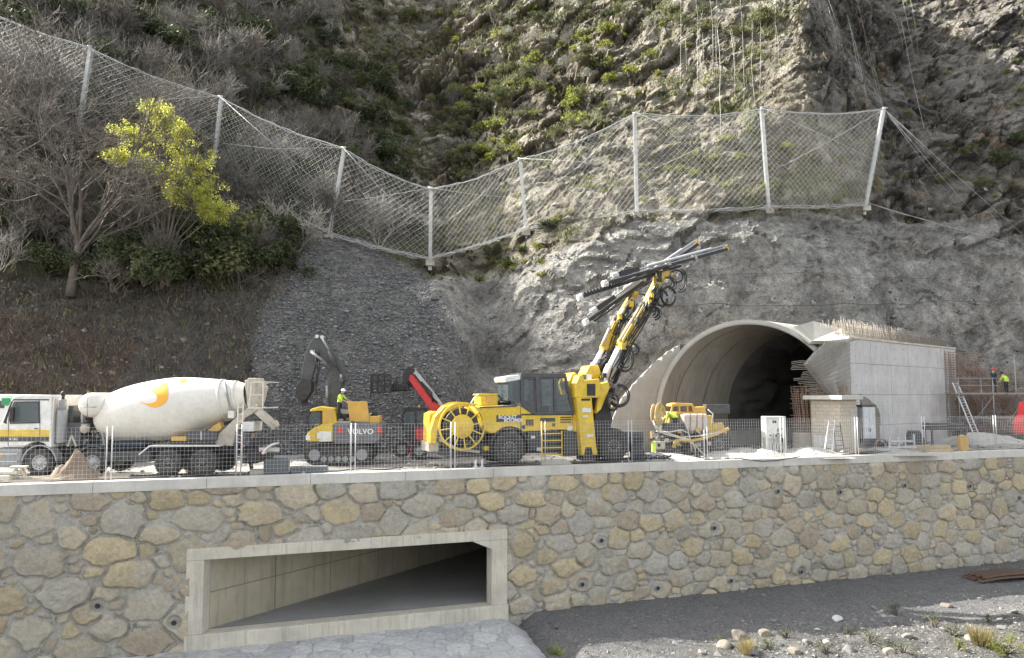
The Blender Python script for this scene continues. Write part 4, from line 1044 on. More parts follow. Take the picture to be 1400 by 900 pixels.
# low plants that cannot be counted
g = np.random.default_rng(4); w = HVEG*HSEEN; idx_ = g.choice(len(w), 11000, p=w/w.sum()); base = np.stack([HX[idx_], HY[idx_], HZ[idx_]], 1)
def tufts(base, per, h, wd, seed, name, mats, spread=.25):
    g = np.random.default_rng(seed); n = len(base)*per; B = np.repeat(base, per, 0)+g.normal(0, spread, (n, 3))*[1,.5,.5]; hh = g.uniform(.5, 1.3, (n,1))*h; d = g.normal(0, .5, (n,3)); d[:, 2] = 1; d /= np.linalg.norm(d, axis=1)[:, None]
    s = g.normal(0, 1, (n,3)); s -= d*(s*d).sum(1)[:, None]; s /= np.linalg.norm(s, axis=1)[:, None]; s *= wd
    V = np.stack([B-s, B+s, B+d*hh+s*.25, B+d*hh-s*.25], 1).reshape(-1, 3); F_ = np.arange(n*4).reshape(-1, 4); return np_mesh(name, V, F_, mats, None, False)
o = tufts(base+[0,-.1,.05], 6, .42, .05, 2, 'ground_cover', L_olive, .3); tag(o, 'olive grass and creeping plants among the rocks', 'ground cover', kind='stuff')
w = (sho*.0+slR*.7+rkR*.5+mdd*.5+low*.5)*HSEEN; idx_ = g.choice(len(w), 5000, p=w/w.sum()); base = np.stack([HX[idx_], HY[idx_], HZ[idx_]], 1)
o = tufts(base+[0,-.1,.05], 5, .34, .04, 3, 'dry_grass', leafmat('dry straw grass', (.26,.22,.12)), .3); tag(o, 'dry straw grass scattered over the slopes', 'grass', kind='stuff')
w = low*HSEEN*(Z < 15); idx_ = g.choice(len(w), 6500, p=w/w.sum()); base = np.stack([HX[idx_], HY[idx_], HZ[idx_]], 1)
o = tufts(base+[0,-.1,.02], 5, .38, .018, 13, 'bramble_cover', leafmat('dry bramble stem', (.17,.145,.115), .1), .3); tag(o, 'dry brown brambles and stalks matted over the left bank', 'brambles', kind='stuff')
def stones(base, size, seed, name, mat, flat=.6):
    g = np.random.default_rng(seed); n = len(base); t = np.array([(1,0,0),(0,1,0),(-1,0,0),(0,-1,0),(0,0,1),(0,0,-1)], float)
    f = np.array([(0,1,4),(1,2,4),(2,3,4),(3,0,4),(1,0,5),(2,1,5),(3,2,5),(0,3,5)]); a = g.uniform(0, 6.28, n); s = size*g.lognormal(0, .45, n)
    V = t[None]*s[:, None, None]*g.uniform(.6, 1.3, (n, 6, 1))*[1,1,flat]+g.normal(0, .12, (n, 6, 3))*s[:, None, None]; ca, sa_ = np.cos(a)[:, None], np.sin(a)[:, None]
    V = np.stack([V[:, :, 0]*ca-V[:, :, 1]*sa_, V[:, :, 0]*sa_+V[:, :, 1]*ca, V[:, :, 2]], 2)+base[:, None, :]
    F_ = (f[None]+np.arange(n)[:, None, None]*6).reshape(-1, 3); return np_mesh(name, V.reshape(-1, 3), F_, mat, None, False)
def stonemat(name, lo, hi):
    q = NT(name); q.b.inputs['Roughness'].default_value = .9; gm = q.n('ShaderNodeNewGeometry'); q.col(q.ramp(gm.outputs['Random Per Island'], 0, 1, (*lo,1), (*hi,1))); return q.m
w = HSCR*HSEEN; idx_ = g.choice(len(w), 42000, p=w/w.sum()); base = np.stack([HX[idx_], HY[idx_], HZ[idx_]], 1)+g.normal(0,.06,(42000,3))
o = stones(base, .05, 5, 'scree_stones', stonemat('slate scree stone', (.10,.105,.11), (.30,.30,.30))); tag(o, 'loose slate stones covering the grey scree slope', 'scree', kind='stuff')
w = (low*.5+sho*.35+slR*.3+mdd*.2)*HSEEN; idx_ = g.choice(len(w), 7000, p=w/w.sum()); base = np.stack([HX[idx_], HY[idx_], HZ[idx_]], 1)
o = stones(base, .09, 6, 'slope_stones', stonemat('slope stone', (.10,.09,.08), (.34,.32,.28))); tag(o, 'loose broken stones lying on the slopes', 'stones', kind='stuff')
# river bank
g = np.random.default_rng(8); n = 26000; uu_ = g.uniform(-14, 38, n); vd = g.uniform(.2, 14, n); keep = (g.random(n) < np.clip((vd-3.5)/5+.12, .12, 1)); uu_, vd = uu_[keep], vd[keep]
keep = ~((uu_ < ua1+.2) & (uu_ > ua0) & (vd < 6.3)); uu_, vd = uu_[keep], vd[keep]
def bankz(bx, by, dist): return GZ0+.12*fbm(bx*.4, by*.4, bx*0, 3)*sstep(.5, 3, dist)+.10*fbm(bx*2.2, by*2.2, bx*0, 3)*sstep(5, 9, dist)-.06*np.clip(dist-5, 0, 20)*.6+sstep(6.5, 9, dist)*(.25*np.maximum(0, ridge(bx*.6, by*.6, bx*0, 3)))
bx_ = uu_*WD.x-WN.x*vd; by_ = W0+uu_*WD.y-WN.y*vd; base = np.stack([bx_, by_, bankz(bx_, by_, vd)], 1)
o = stones(base, .05, 9, 'bank_stones', stonemat('river bank stone', (.08,.08,.078), (.21,.20,.19)), .5); tag(o, 'loose slaty stones on the river bank below the wall', 'stones', kind='stuff')  # stone tones lowered as well, in place of shade over the bank
def bankpt(px, py):
    z = GZ0
    for _ in range(4):
        p = PZ(px, py, z); d_ = -(p-Vector((0,W0,0))).dot(WN); z = float(bankz(np.array([p.x]), np.array([p.y]), np.array([d_]))[0])
    return PZ(px, py, z)
def boulder(seed, s, sc=(1,1,.65)):
    g = random.Random(seed); bm = bmesh.new(); bmesh.ops.create_icosphere(bm, subdivisions=3, radius=1); pl = [Vector((g.gauss(0,1), g.gauss(0,1), g.gauss(0,1))).normalized() for _ in range(9)]; dd = [g.uniform(.55,.9) for _ in pl]
    for v in bm.verts:
        for p_, d_ in zip(pl, dd):
            e = v.co.dot(p_)-d_
            if e > 0: v.co -= p_*e
        v.co = Vector((v.co.x*sc[0], v.co.y*sc[1], v.co.z*sc[2]))*s
    me = bpy.data.meshes.new('boulder'); bm.to_mesh(me); bm.free(); return me
BM = [plain('tan boulder', (.21,.185,.15), .9, dirt=.5, bump=.6, bs=9), plain('grey boulder', (.15,.15,.145), .9, dirt=.4, bump=.6, bs=9), plain('white rock', (.48,.48,.46), .8, dirt=.4, bump=.5, bs=9)]
bme = [boulder(i, 1) for i in range(5)]
for k, (px, py, s, mi) in enumerate(((1145,848,.30,2),(1294,829,.30,0),(1010,872,.46,0),(990,885,.35,0),(1045,868,.34,0),(1195,833,.24,1),(1105,880,.3,1),(1160,890,.34,1),(1240,872,.3,1),(1215,893,.3,0),(1330,875,.4,0),(1385,838,.25,1),(1085,893,.33,0),(1060,850,.2,1),(1130,880,.2,2),(1290,862,.22,1),(960,893,.22,1),(1118,862,.16,2),(1340,820,.2,1),(1265,846,.2,1),(1180,862,.18,1),(1370,860,.22,1),(1030,893,.3,1))):
    me = bme[k % 5].copy(); me.materials.append(BM[mi]); o = bpy.data.objects.new('boulder', me); COL.objects.link(o); p = bankpt(px, py); s *= .8; o.location = p+Vector((0,0,s*.15)); o.scale = (s*1.1, s, s*.9); o.rotation_euler = (random.uniform(-.4,.4), random.uniform(-.4,.4), random.uniform(0,6))
    lab = ('tan weathered boulder lying on the river bank', 'grey slaty boulder lying on the river bank', 'bright white broken rock lying on the dark bank gravel')[mi]
    if k == 0: lab = 'largest white broken rock on the bank gravel below the stone wall'
    if k == 2: lab = 'broad tan boulder, biggest of the rocks at the bank bottom'
    tag(o, lab, 'rock', ('tan boulders on the bank','grey boulders on the bank','white rocks on the bank')[mi])
def bush(name, px, py, H, W, n, sz, mats, label, seed, blades=False):
    m = MB(); g = random.Random(seed)
    if blades:
        for _ in range(n):
            a = g.uniform(0,6.28); r = W*.3*g.random(); b = Vector((math.cos(a)*r, math.sin(a)*r, 0)); t = b+Vector((math.cos(a)*W*.5*g.random(), math.sin(a)*W*.5*g.random(), H*g.uniform(.5,1.1))); mid = (b+t)/2+Vector((0,0,H*.12)); s_ = Vector((g.gauss(0,1), g.gauss(0,1), 0)).normalized()*sz
            m.add([b-s_, b+s_, mid+s_*.8, mid-s_*.8, t], [(0,1,2,3), (3,2,4)], k=1)
    else:
        m = leaf_shrub('x', H, W, n, sz, None, seed, 9)
    o = m.build(name, mats); o.location = bankpt(px, py); tag(o, label, 'plant'); return o
L_weed = leafmat('green weed leaf', (.10,.12,.05)); L_straw = leafmat('straw blade', (.34,.28,.14), .4)
bush('weed_clump', 1050, 888, .7, 1.1, 500, .05, [B_brown, L_weed], 'green leafy weed clump beside the broad tan boulder', 1)
bush('weed_clump', 1190, 880, .7, 1.2, 500, .05, [B_brown, L_weed], 'green leafy weed clump among grey rocks right of centre', 2)
bush('weed_clump', 1278, 858, .8, .8, 350, .05, [B_brown, L_weed], 'dusky green weed clump growing on the gravel below the wall', 3)
bush('weed_clump', 1225, 842, .9, .6, 260, .05, [B_brown, L_weed], 'narrow upright green weed nearest to the stone wall', 4)
bush('weed_clump', 1378, 893, .9, 1.3, 700, .07, [B_brown, L_lime], 'sunlit yellow-green weed clump in the lower right corner', 5)
bush('weed_clump', 1310, 890, .6, .7, 260, .06, [B_brown, L_lime], 'small yellow-green sprig left of the corner clump', 6)
bush('grass_clump', 1020, 893, .6, .8, 260, .008, [B_brown, L_straw], 'tuft of dry reddish straw grass in front of tan boulders', 7, True)
bush('grass_clump', 1340, 880, .7, 1.0, 340, .010, [B_brown, L_straw], 'tuft of bright dry straw grass near the right corner', 8, True)
bush('grass_clump', 760, 895, .3, .8, 300, .008, [B_brown, L_weed], 'low green grass tuft at the bottom beside the stone apron', 9, True)
for k, (px, py, H_, W_, n_, lab) in enumerate(((1075,872,.45,.8,260,'low weed clump between the boulders and the white rock'),(1130,893,.5,.9,300,'low weed clump at the bottom edge right of the boulders'),(1160,868,.4,.7,220,'small weed clump below the largest white rock'),(1235,893,.5,.9,300,'low weed clump at the bottom edge near the right corner'),(1305,868,.45,.7,240,'low weed clump on the gravel left of the straw grass'),(985,880,.35,.7,200,'small weed clump left of the broad tan boulder'),(1350,850,.4,.6,200,'small weed clump in the gravel below the steel pile'))): bush('weed_clump', px, py, H_, W_, n_, .05, [B_brown, L_weed], lab, 20+k)
# rusty sheet piles stacked on the bank
p = bankpt(1372, 792); sp_ = empty('steel_beam_pile', p, R_(12), 'pile of rusty brown curved steel sections at the foot of the wall', 'steel pile')
for i in range(7):
    m = MB(); y_ = (i % 4)*.34-.5; z_ = .10+(i//4)*.16; L_ = 4.0-(i//4)*.6; pts = [(-L_/2+L_*t/10, y_+.03*math.sin(t), z_+.12*math.sin(math.pi*t/10)) for t in range(11)]
    for a_, b_ in zip(pts[:-1], pts[1:]): m.bar(a_, b_, .26, .03); m.bar((a_[0],a_[1]-.13,a_[2]+.04), (b_[0],b_[1]-.13,b_[2]+.04), .03, .1); m.bar((a_[0],a_[1]+.13,a_[2]+.04), (b_[0],b_[1]+.13,b_[2]+.04), .03, .1)
    o = m.build('section', plain('rusty brown steel', (.13,.085,.06), .8, dirt=.4, dirtc=(.2,.15,.1)), sp_); o.rotation_euler = (0, 0, R_(random.uniform(-4,4)))
# ================================================================ VEHICLES
class Veh:
    def __init__(s, name, px, D, rz, label, cat, z=0.0):
        p = P(px, 600, D); s.O = Vector((p.x, p.y, z)); s.rz = rz
        s.root = empty(name, s.O, rz, label, cat)
    def q(s, px, py, off=0.0):
        x, z = vplane(px, py, s.O, s.rz, off); return (x, z-s.O.z)
    def p3(s, px, py, off=0.0):
        x, z = s.q(px, py, off); return Vector((x, off, z))
    def poly(s, pts, off=0.0): return [s.q(a, b, off) for a, b in pts]
    def plate(s, mb, pts, y0, y1, off=None, k=None): mb.prism(s.poly(pts, y0 if off is None else off), y0, y1, k)
    def rect(s, mb, x0, y0_, x1, y1_, ya, yb, k=None):
        a = s.q(x0, y1_, ya); b = s.q(x1, y0_, ya); mb.box(a[0], b[0], ya, yb, a[1], b[1], k)
    def add(s, mb, name, mats, bev=0, parent=None):
        return mb.build(name, mats, parent or s.root, bev)
M_rim = plain('light wheel rim', (.42,.42,.41), .45, .3, dirt=.5)
M_darkrim = plain('dark wheel rim', (.06,.06,.062), .5, .2, dirt=.5)
def wheel(V, x, y, z, r, w, rimm=None, name='wheel', side=-1, lug=True, rr=.55, nb=10):
    """tyre outer face at y (towards the viewer when side=-1)"""
    m = MB(); c = (x, y, z); ax = (0, -side, 0)
    m.lathe([(w*.06, r*rr), (.0, r*.72), (w*.03, r*.90), (w*.14, r*.985), (w*.5, r), (w*.86, r*.985), (w*.97, r*.9), (w, r*.72), (w*.94, r*rr)], c, ax, 36)
    if lug:
        nl = 28
        for i in range(nl):
            a = 2*math.pi*i/nl; 
            for yy, da in ((.06, 0), (.55, .11)):
                p0 = Vector((x+math.cos(a+da)*r*.99, y-side*w*yy, z+math.sin(a+da)*r*.99)); p1 = p0+Vector((0, -side*w*.38, 0)); m.bar(p0, p1, r*.075, r*.05, up=(math.cos(a+da), 0, math.sin(a+da)))
    t = V.add(m, name, M_tyre)
    m = MB(); d = w*.16
    m.lathe([(w*.05, r*rr*1.01), (w*.04, r*rr*.93), (d, r*rr*.85), (d*1.3, r*.25), (d*.5, r*.22), (d*.3, r*.12), (d*.3, 0)], c, ax, 28)
    m.lathe([(w*.95, r*rr), (w*.6, 0)], c, ax, 20)
    o = m.build('rim', rimm or M_rim); o.parent = t
    m = MB()
    for i in range(nb):
        a = 2*math.pi*i/nb; px_ = x+math.cos(a)*r*.33; pz_ = z+math.sin(a)*r*.33; m.cyl((px_, y-side*(d*1.15), pz_), (px_, y-side*d*.6, pz_), r*.028, n=6, k=0)
        px_ = x+math.cos(a+.3)*r*.44; pz_ = z+math.sin(a+.3)*r*.44; m.cyl((px_, y-side*(d*1.2), pz_), (px_, y-side*(d*.88), pz_), r*.05, n=8, k=1)
    o = m.build('wheel_bolt', [M_steel, M_black]); o.parent = t
    return t

# ---------------------------------------------------------------- concrete mixer truck
T = Veh('mixer_truck', 170, 31.0, 0, 'white concrete mixer truck with orange-marked drum parked behind the mesh fence', 'truck')
q = T.q
m = MB()
for yy in (.75, 1.6): a = q(20, 612, yy); b = q(350, 612, yy); m.box(a[0], b[0], yy, yy+.12, .85, 1.12)
for i in range(12): xq = q(70+i*24, 600, .8)[0]; m.box(xq, xq+.1, .8, 1.7, .88, 1.08)
for pxw in (55,127,230,278): xq = q(pxw, 600, 1.0)[0]; m.cyl((xq, .35, .53), (xq, 2.1, .53), .09); m.box(xq-.18, xq+.18, 1.05, 1.4, .38, .72); m.bar((xq-.6, .85, .8), (xq+.6, .85, .8), .09, .12)
T.add(m, 'chassis', M_black)
for pxw in (55,127,230,278):
    xq = q(pxw, 600, 0)[0]
    for yy, sd_ in ((0.0, -1), (2.48, 1)): wheel(T, xq, yy, .53, .54, .34, M_rim if pxw < 200 else M_darkrim, side=sd_)
# cab
m = MB(); cabp = [(-14,612),(-15,592),(-8,583),(1,578),(13,548),(17,542),(30,540),(68,540),(69,612),(64,613),(60,607),(50,604),(40,606),(30,612)]
T.plate(m, cabp, .06, 2.44, 0)
cab = T.add(m, 'cab', M_white, .04)
m = MB(); T.rect(m, 70, 541, 82, 600, .12, 2.38); m2 = MB()
m = MB(); a = q(69, 600, .12)[0]; m.box(a-.02, a+.05, .14, 2.36, 1.35, 3.15); T.add(m, 'cab_back_wall', M_cream, .02, cab)
m = MB(); T.plate(m, [(-14,597),(66,588),(66,597),(-14,606)], .045, .058, 0); m = MB(); 
a0 = q(-14, 588, .05); a1 = q(67, 597, .05); m.box(a0[0], a1[0], .05, .062, a1[1], a0[1]); T.add(m, 'yellow_stripe', M_yellow, 0, cab)
m = MB(); b1 = q(67, 604, .05); m.box(a0[0], a1[0], .048, .062, b1[1], a1[1]-.002); T.add(m, 'black_stripe', M_dark, 0, cab)
c_ = q(18, 600.6, .04); text_part('4140', .17, M_lightgrey, cab, (c_[0], .040, c_[1]))
m = MB(); T.plate(m, [(15,578),(16,562),(21,551),(52,550.5),(53,577)], .03, .058, 0); T.add(m, 'window', M_glass, 0, cab)
m = MB(); 
def frame(mb, V, pts, y, r=.02):
    P3 = [V.p3(a, b, y) for a, b in pts]
    for i in range(len(P3)): mb.bar(P3[i], P3[(i+1) % len(P3)], r*2, r*1.4, up=(0,1,0))
frame(m, T, [(14,579),(15,561),(20,550),(53,549.5),(54,578)], .04, .02); frame(m, T, [(11,610),(12,561),(18,547),(54,546.5),(54.5,586),(54.5,610)], .052, .008); T.add(m, 'window_frame', M_black, 0, cab)
m = MB(); T.plate(m, [(3,578),(14,549),(16,549),(8,575),(8,580)], .054, 2.45, 0); T.add(m, 'windshield', M_black, 0, cab)
m = MB(); a = T.p3(12, 546, .1); m.box(a.x-.30, a.x+.05, .1, 2.35, a.z-.22, a.z+.06); T.add(m, 'sun_visor', M_green, .03, cab)
m = MB(); a = T.p3(66, 547, .0); m.box(T.p3(18,547,.05).x, a.x, .042, .062, a.z-.015, a.z+.03); m.box(T.p3(46,590,0).x, T.p3(51,590,0).x, .02, .06, 1.86, 1.9); T.add(m, 'trim', M_black, 0, cab)
m = MB(); a = T.p3(18, 560, -.12); m.box(a.x-.09, a.x+.06, -.2, -.08, a.z-.48, a.z+.1); m.tube([(a.x, .05, a.z+.2), (a.x, -.12, a.z+.16), (a.x, -.12, a.z)], .02, 6); T.add(m, 'mirror', M_black, .02, cab)
m = MB(); a = T.p3(-16, 640, .05); b = T.p3(29, 613, .05); m.box(a.x, b.x, .05, 2.45, .38, b.z-.01); T.add(m, 'bumper_step', M_grey, .04, cab)
m = MB(); 
for zq in (.55, .85): m.box(a.x+.2, b.x-.1, -.02, .05, zq, zq+.05)
T.add(m, 'step', M_steel, .01, cab)
m = MB(); a = T.p3(1, 622, 0); m.box(a.x-.08, a.x+.06, .02, .055, a.z-.08, a.z+.08); T.add(m, 'indicator', M_orange, .01, cab)
def fender(V, px, z0, r, w, mat, a0=20, a1=160, y=0.0):
    m = MB(); xq = V.q(px, 600, 0)[0]; n = 12
    for i in range(n):
        t0, t1 = R_(a0+(a1-a0)*i/n), R_(a0+(a1-a0)*(i+1)/n); p = [(xq+math.cos(t)*rr, z0+math.sin(t)*rr) for t, rr in ((t0, r), (t1, r), (t1, r+.05), (t0, r+.05))]; m.prism(p, y-.02, y+w)
    return V.add(m, 'fender', mat)
fender(T, 55, .53, .66, .45, M_grey, 5, 175); fender(T, 127, .53, .64, .4, M_dark, 60, 170); 
m = MB(); xa = T.q(205, 600, 0)[0]; xb = T.q(300, 600, 0)[0]; m.box(xa, xb, -.02, .5, 1.17, 1.22); m.bar((xa, .0, 1.19), (xa-.42, .0, .85), .05, .05); T.add(m, 'rear_fender', M_white)
m = MB(); xa = T.q(141, 600, 0)[0]; xb = T.q(205, 600, 0)[0]; m.box(xa+.1, xb, .1, .6, .55, .95); m.cyl((xa+.45, .05, .72), (xa+.45, .6, .72), .17, n=14); m.cyl((xa+.85, .05, .72), (xa+.85, .6, .72), .17, n=14); T.add(m, 'side_tank', M_dark, .03)
m = MB(); m.box(xa+.3, xa+1.5, .3, 1.9, 1.15, 1.32); m.box(xa-.9, xa-.3, .2, .9, .6, 1.0); T.add(m, 'subframe', M_navy, .02)
# exhaust stack and pump
m = MB(); a = T.p3(85, 570, .35); m.cyl((a.x, .35, 1.3), (a.x, .35, 2.62), .20, n=16); m.cyl((a.x, .35, 2.62), (a.x, .35, 3.05), .13, n=12); T.add(m, 'exhaust_stack', M_grey, .01)
m = MB(); m.cyl((a.x, .35, 3.05), (a.x, .35, 3.22), .06, n=8); m.ball((a.x, .35, 3.28), .11, 10); T.add(m, 'stack_cap', M_black)
m = MB(); a = T.p3(97, 560, .5); m.box(a.x-.12, a.x+.1, .5, 1.1, 2.0, 2.8); m.box(a.x-.1, a.x+.5, .4, 1.6, 1.15, 2.1); T.add(m, 'air_filter', M_dark, .03)
# water tank
m = MB(); a = T.p3(121, 554, .2); m.lathe([(0,.02),(.02,.22),(.07,.38),(.16,.47),(.28,.50),(1.75,.50),(1.87,.47),(1.96,.38),(2.02,0)], (a.x, .15, a.z), (0,1,0), 32); wt = T.add(m, 'water_tank', M_cream)
m = MB(); m.tube([(a.x+.02, .10, a.z+.55), (a.x+.02, .06, a.z), (a.x+.02, .12, a.z-.5)], .018, 6); m.tube([(a.x-.35, .16, a.z-.08), (a.x+.35, .16, a.z-.08)], .012, 5); m.bar((a.x-.35,.5,a.z-.4),(a.x-.5,.5,1.2),.07); m.bar((a.x+.35,.5,a.z-.4),(a.x+.55,.5,1.2),.07); m.bar((a.x+.35,1.6,a.z-.4),(a.x+.55,1.6,1.2),.07); T.add(m, 'gauge_pipe', M_grey, 0, wt)
m = MB(); rg = random.Random(2)
a = T.p3(116, 595, .6)
for i in range(16): c_ = Vector((a.x+rg.uniform(-.7,.6), .5+rg.uniform(0,.8), 1.3+rg.uniform(0,1.0))); s_ = rg.uniform(.06,.16); m.box(c_.x-s_, c_.x+s_, c_.y-s_, c_.y+s_, c_.z-s_, c_.z+s_*1.3, k=rg.randint(0,2)); m.tube([c_, c_+Vector((rg.uniform(-.4,.4), -.1, -.3)), (a.x+rg.uniform(-.5,.6), .5, 1.2)], .03, 6, k=1)
m.ball((a.x+.05, .5, 1.85), .2, 10, k=2); m.bar((a.x-.55,.4,1.15),(a.x-.42,.4,1.6),.07,k=2); m.bar((a.x-.2,.4,1.15),(a.x-.42,.4,1.6),.07,k=2)
T.add(m, 'pump_unit', [M_grey, M_black, M_dirtycream], .01)
# drum
ST = [(140,573,22),(142,573,27),(150,571.5,31),(160,569,35),(180,566,39.5),(200,563.5,41.5),(220,561.5,42.2),(240,559,42),(255,556.5,40),(270,554,37.5),(285,551.5,34),(300,549,30.5),(320,545.5,25),(336,542.5,20),(339,542,16)]
YC = 1.25
DR = []
for (a_, c_, r_) in ST:
    c3 = T.q(a_, c_, YC); up_ = T.q(a_, c_-r_, YC); DR.append((c3[0], c3[1], abs(up_[1]-c3[1])))
ax = Vector((DR[-1][0]-DR[0][0], 0, DR[-1][1]-DR[0][1])); ax.normalize(); o0 = Vector((DR[0][0], YC, DR[0][1]))
prof_ = [(0, 0.01)]
for (x_, z_, r_) in DR: prof_.append((max(0,(Vector((x_, YC, z_))-o0).dot(ax)), r_*.985))
# a fine profile, interpolated
tt_ = np.array([p_[0] for p_ in prof_[1:]]); rr2 = np.array([p_[1] for p_ in prof_[1:]])
fine_t = np.linspace(tt_[0], tt_[-1], 60); k_s = np.interp(fine_t, tt_, rr2); k_s = np.convolve(np.pad(k_s, 2, 'edge'), [.1,.2,.4,.2,.1], 'valid')
m = MB(); m.lathe([(0,.01)]+list(zip(fine_t, k_s)), o0, ax, 56); drum = T.add(m, 'drum', M_cream)
def drumhit(px, py, lift=.01):
    off = .2
    for _ in range(20):
        x_, z_ = T.q(px, py, off); p_ = Vector((x_, off, z_)); t = (p_-o0).dot(ax); r_ = float(np.interp(t, fine_t, k_s))+lift; cc_ = o0+ax*t
        dz = z_-cc_.z; off = off*.4+.6*(YC-math.sqrt(max(1e-4, r_*r_-dz*dz)))
    return (x_, off, z_)
def drumband(mb, L, Rr, n=14):   # strip between two photo outlines
    A_ = [drumhit(*p_) for p_ in L]; B_ = [drumhit(*p_) for p_ in Rr]
    rows = []
    for (l0, r0) in zip(L, Rr): rows.append([drumhit(l0[0]+(r0[0]-l0[0])*j/5, l0[1]+(r0[1]-l0[1])*j/5) for j in range(6)])
    b = len(mb.v); mb.v += [v for r in rows for v in r]
    for i in range(len(rows)-1):
        for j in range(5): mb.f.append([b+i*6+j, b+(i+1)*6+j, b+(i+1)*6+j+1, b+i*6+j+1]); mb.m.append(0); mb.sm.append(True)
m = MB(); drumband(m, [(221,524),(217,529),(214,534),(213,537),(213,539),(215,544),(214,548),(209,551),(200,552),(191,549)], [(229,523),(229.5,529),(229.5,534),(230,540),(229.5,545),(227,550),(222,554),(213,557.5),(203,555.5),(191,549.6)])
drumband(m, [(217,528.5),(204,534)], [(217,538),(213,538.5)]); drumband(m, [(246,518.5),(246,523)], [(255,518),(255,522)])
T.add(m, 'orange_marking', M_amber, 0, drum)
m = MB(); 
for pxr in (308, 326):
    c3 = T.q(pxr, 545, YC); t = (Vector((c3[0], YC, c3[1]))-o0).dot(ax); r_ = float(np.interp(t, fine_t, k_s)); m.lathe([(t-.05, r_), (t-.05, r_+.035), (t+.05, r_+.03), (t+.05, r_)], o0, ax, 48)
T.add(m, 'roller_ring', M_cream, 0, drum)
m = MB(); p0 = T.p3(307, 518, .9); m.tube([drumhit(307,522,.06), drumhit(310,538,.08), T.p3(316,562,.6), T.p3(317,570,.6)], .05, 8); m.box(T.p3(312,570,.5).x, T.p3(320,570,.5).x, .45, .7, T.p3(312,572,.5).z, T.p3(312,562,.5).z, k=1); T.add(m, 'strut_pipe', [M_grey, M_cream], .01)
# rear support arms, frame, hopper, chutes, ladder
for yy in (.45, 1.95): m = MB(); T.plate(m, [(295,608),(297,596),(318,575),(340,556),(352,553),(350,562),(335,572),(322,590),(318,610)], yy, yy+.12); T.add(m, 'rear_support', M_dirtycream, .02)
m = MB(); T.rect(m, 337, 517, 350, 556, .7, 1.8); T.plate(m, [(334,520),(350,518),(357,530),(350,556),(338,558)], .75, 1.75); T.add(m, 'charging_hopper', M_dirtycream, .04)
m = MB(); 
for yy in (.15, 2.2): frame(m, T, [(344,523),(360,522),(359,558),(340,558)], yy, .022); m.bar(T.p3(342,540,yy), T.p3(359,540,yy), .035, .03)
for a_ in ((344,523),(360,522),(359,558),(340,558)): m.bar(T.p3(*a_, .15), T.p3(*a_, .15)+Vector((0,2.05,0)), .04)
T.add(m, 'platform_rail', M_cream)
m = MB(); x0_ = T.p3(325, 570, -.02); x1_ = T.p3(332, 570, -.02); 
for xx in (x0_.x, x1_.x): m.bar((xx, -.02, .35), (xx, -.02, T.p3(325, 553, 0).z), .045)
for i in range(9): m.bar((x0_.x, -.02, .5+i*.28), (x1_.x, -.02, .5+i*.28), .03)
T.add(m, 'ladder', M_cream)
m = MB(); a = T.p3(346, 560, .9); b = T.p3(376, 588, .5); 
n = 10
for i in range(n):
    t0_, t1_ = i/n, (i+1)/n
for s_ in (0,): 
    d = (b-a).normalized(); u_ = Vector((0,1,0)); w_ = d.cross(u_)
    secs = []
    for t in (0, .33, .66, 1.0):
        c3 = a.lerp(b, t); r_ = .34-.05*t; secs.append([c3+u_*(math.cos(th)*r_)+w_*(math.sin(th)*r_*.8) for th in [math.pi*j/10 for j in range(11)]])
    bb = len(m.v); m.v += [tuple(v) for s2 in secs for v in s2]
    for i in range(3):
        for j in range(10): m.f.append([bb+i*11+j, bb+(i+1)*11+j, bb+(i+1)*11+j+1, bb+i*11+j+1]); m.m.append(0); m.sm.append(True)
m.bar(T.p3(362,565,.2), T.p3(381,582,.2), .05, .12); m.tube([T.p3(379,582,.2), T.p3(381,578,.2), T.p3(378,575,.2)], .02, 6)
o = T.add(m, 'chute', M_dirtycream); sol = o.modifiers.new('solid', 'SOLIDIFY'); sol.thickness = .02
m = MB(); T.rect(m, 332, 577, 347, 590, .3, 1.4); T.add(m, 'rear_equipment_box', M_white, .02); m = MB(); T.rect(m, 256, 590, 294, 602, .1, .5, k=1); T.plate(m, [(284,588),(300,577),(303,585),(296,592)], .5, .9, k=2); T.rect(m, 234, 597, 255, 603, .3, .7, k=2); m.bar(T.p3(275,590,.09), T.p3(275,602,.09), .03, k=0); T.add(m, 'rear_equipment_box', [M_white, M_dark, M_orange], .02)
m = MB(); xq = T.p3(362, 615, .1).x
for i in range(8):
    t0_, t1_ = R_(20+8*i), R_(28+8*i); m.prism([(xq+.55-math.cos(t)*r2, .65+math.sin(t)*r2) for t, r2 in ((t0_, .62), (t1_, .62), (t1_, .68), (t0_, .68))], .0, .4)
m.box(xq-.3, xq+.5, .3, .4, .95, 1.1); T.add(m, 'mudguard', M_white)
m = MB()
for k, (a_, b_) in enumerate(((300,612),(352,604),(340,630))): c3 = T.p3(a_, b_, .5); m.box(c3.x-.3, c3.x+.3, .5, 1.9, c3.z-.12, c3.z+.1)
m.box(T.p3(338,600,.3).x, T.p3(356,600,.3).x, .3, 2.2, .55, 1.0); T.add(m, 'rear_bumper', M_black, .02)
m = MB(); xq = T.p3(357,615,.2).x; m.box(xq-.02, xq+.03, .25, .5, .85, 1.0); m.box(xq-.02, xq+.03, 1.95, 2.2, .85, 1.0); T.add(m, 'tail_light', M_red)

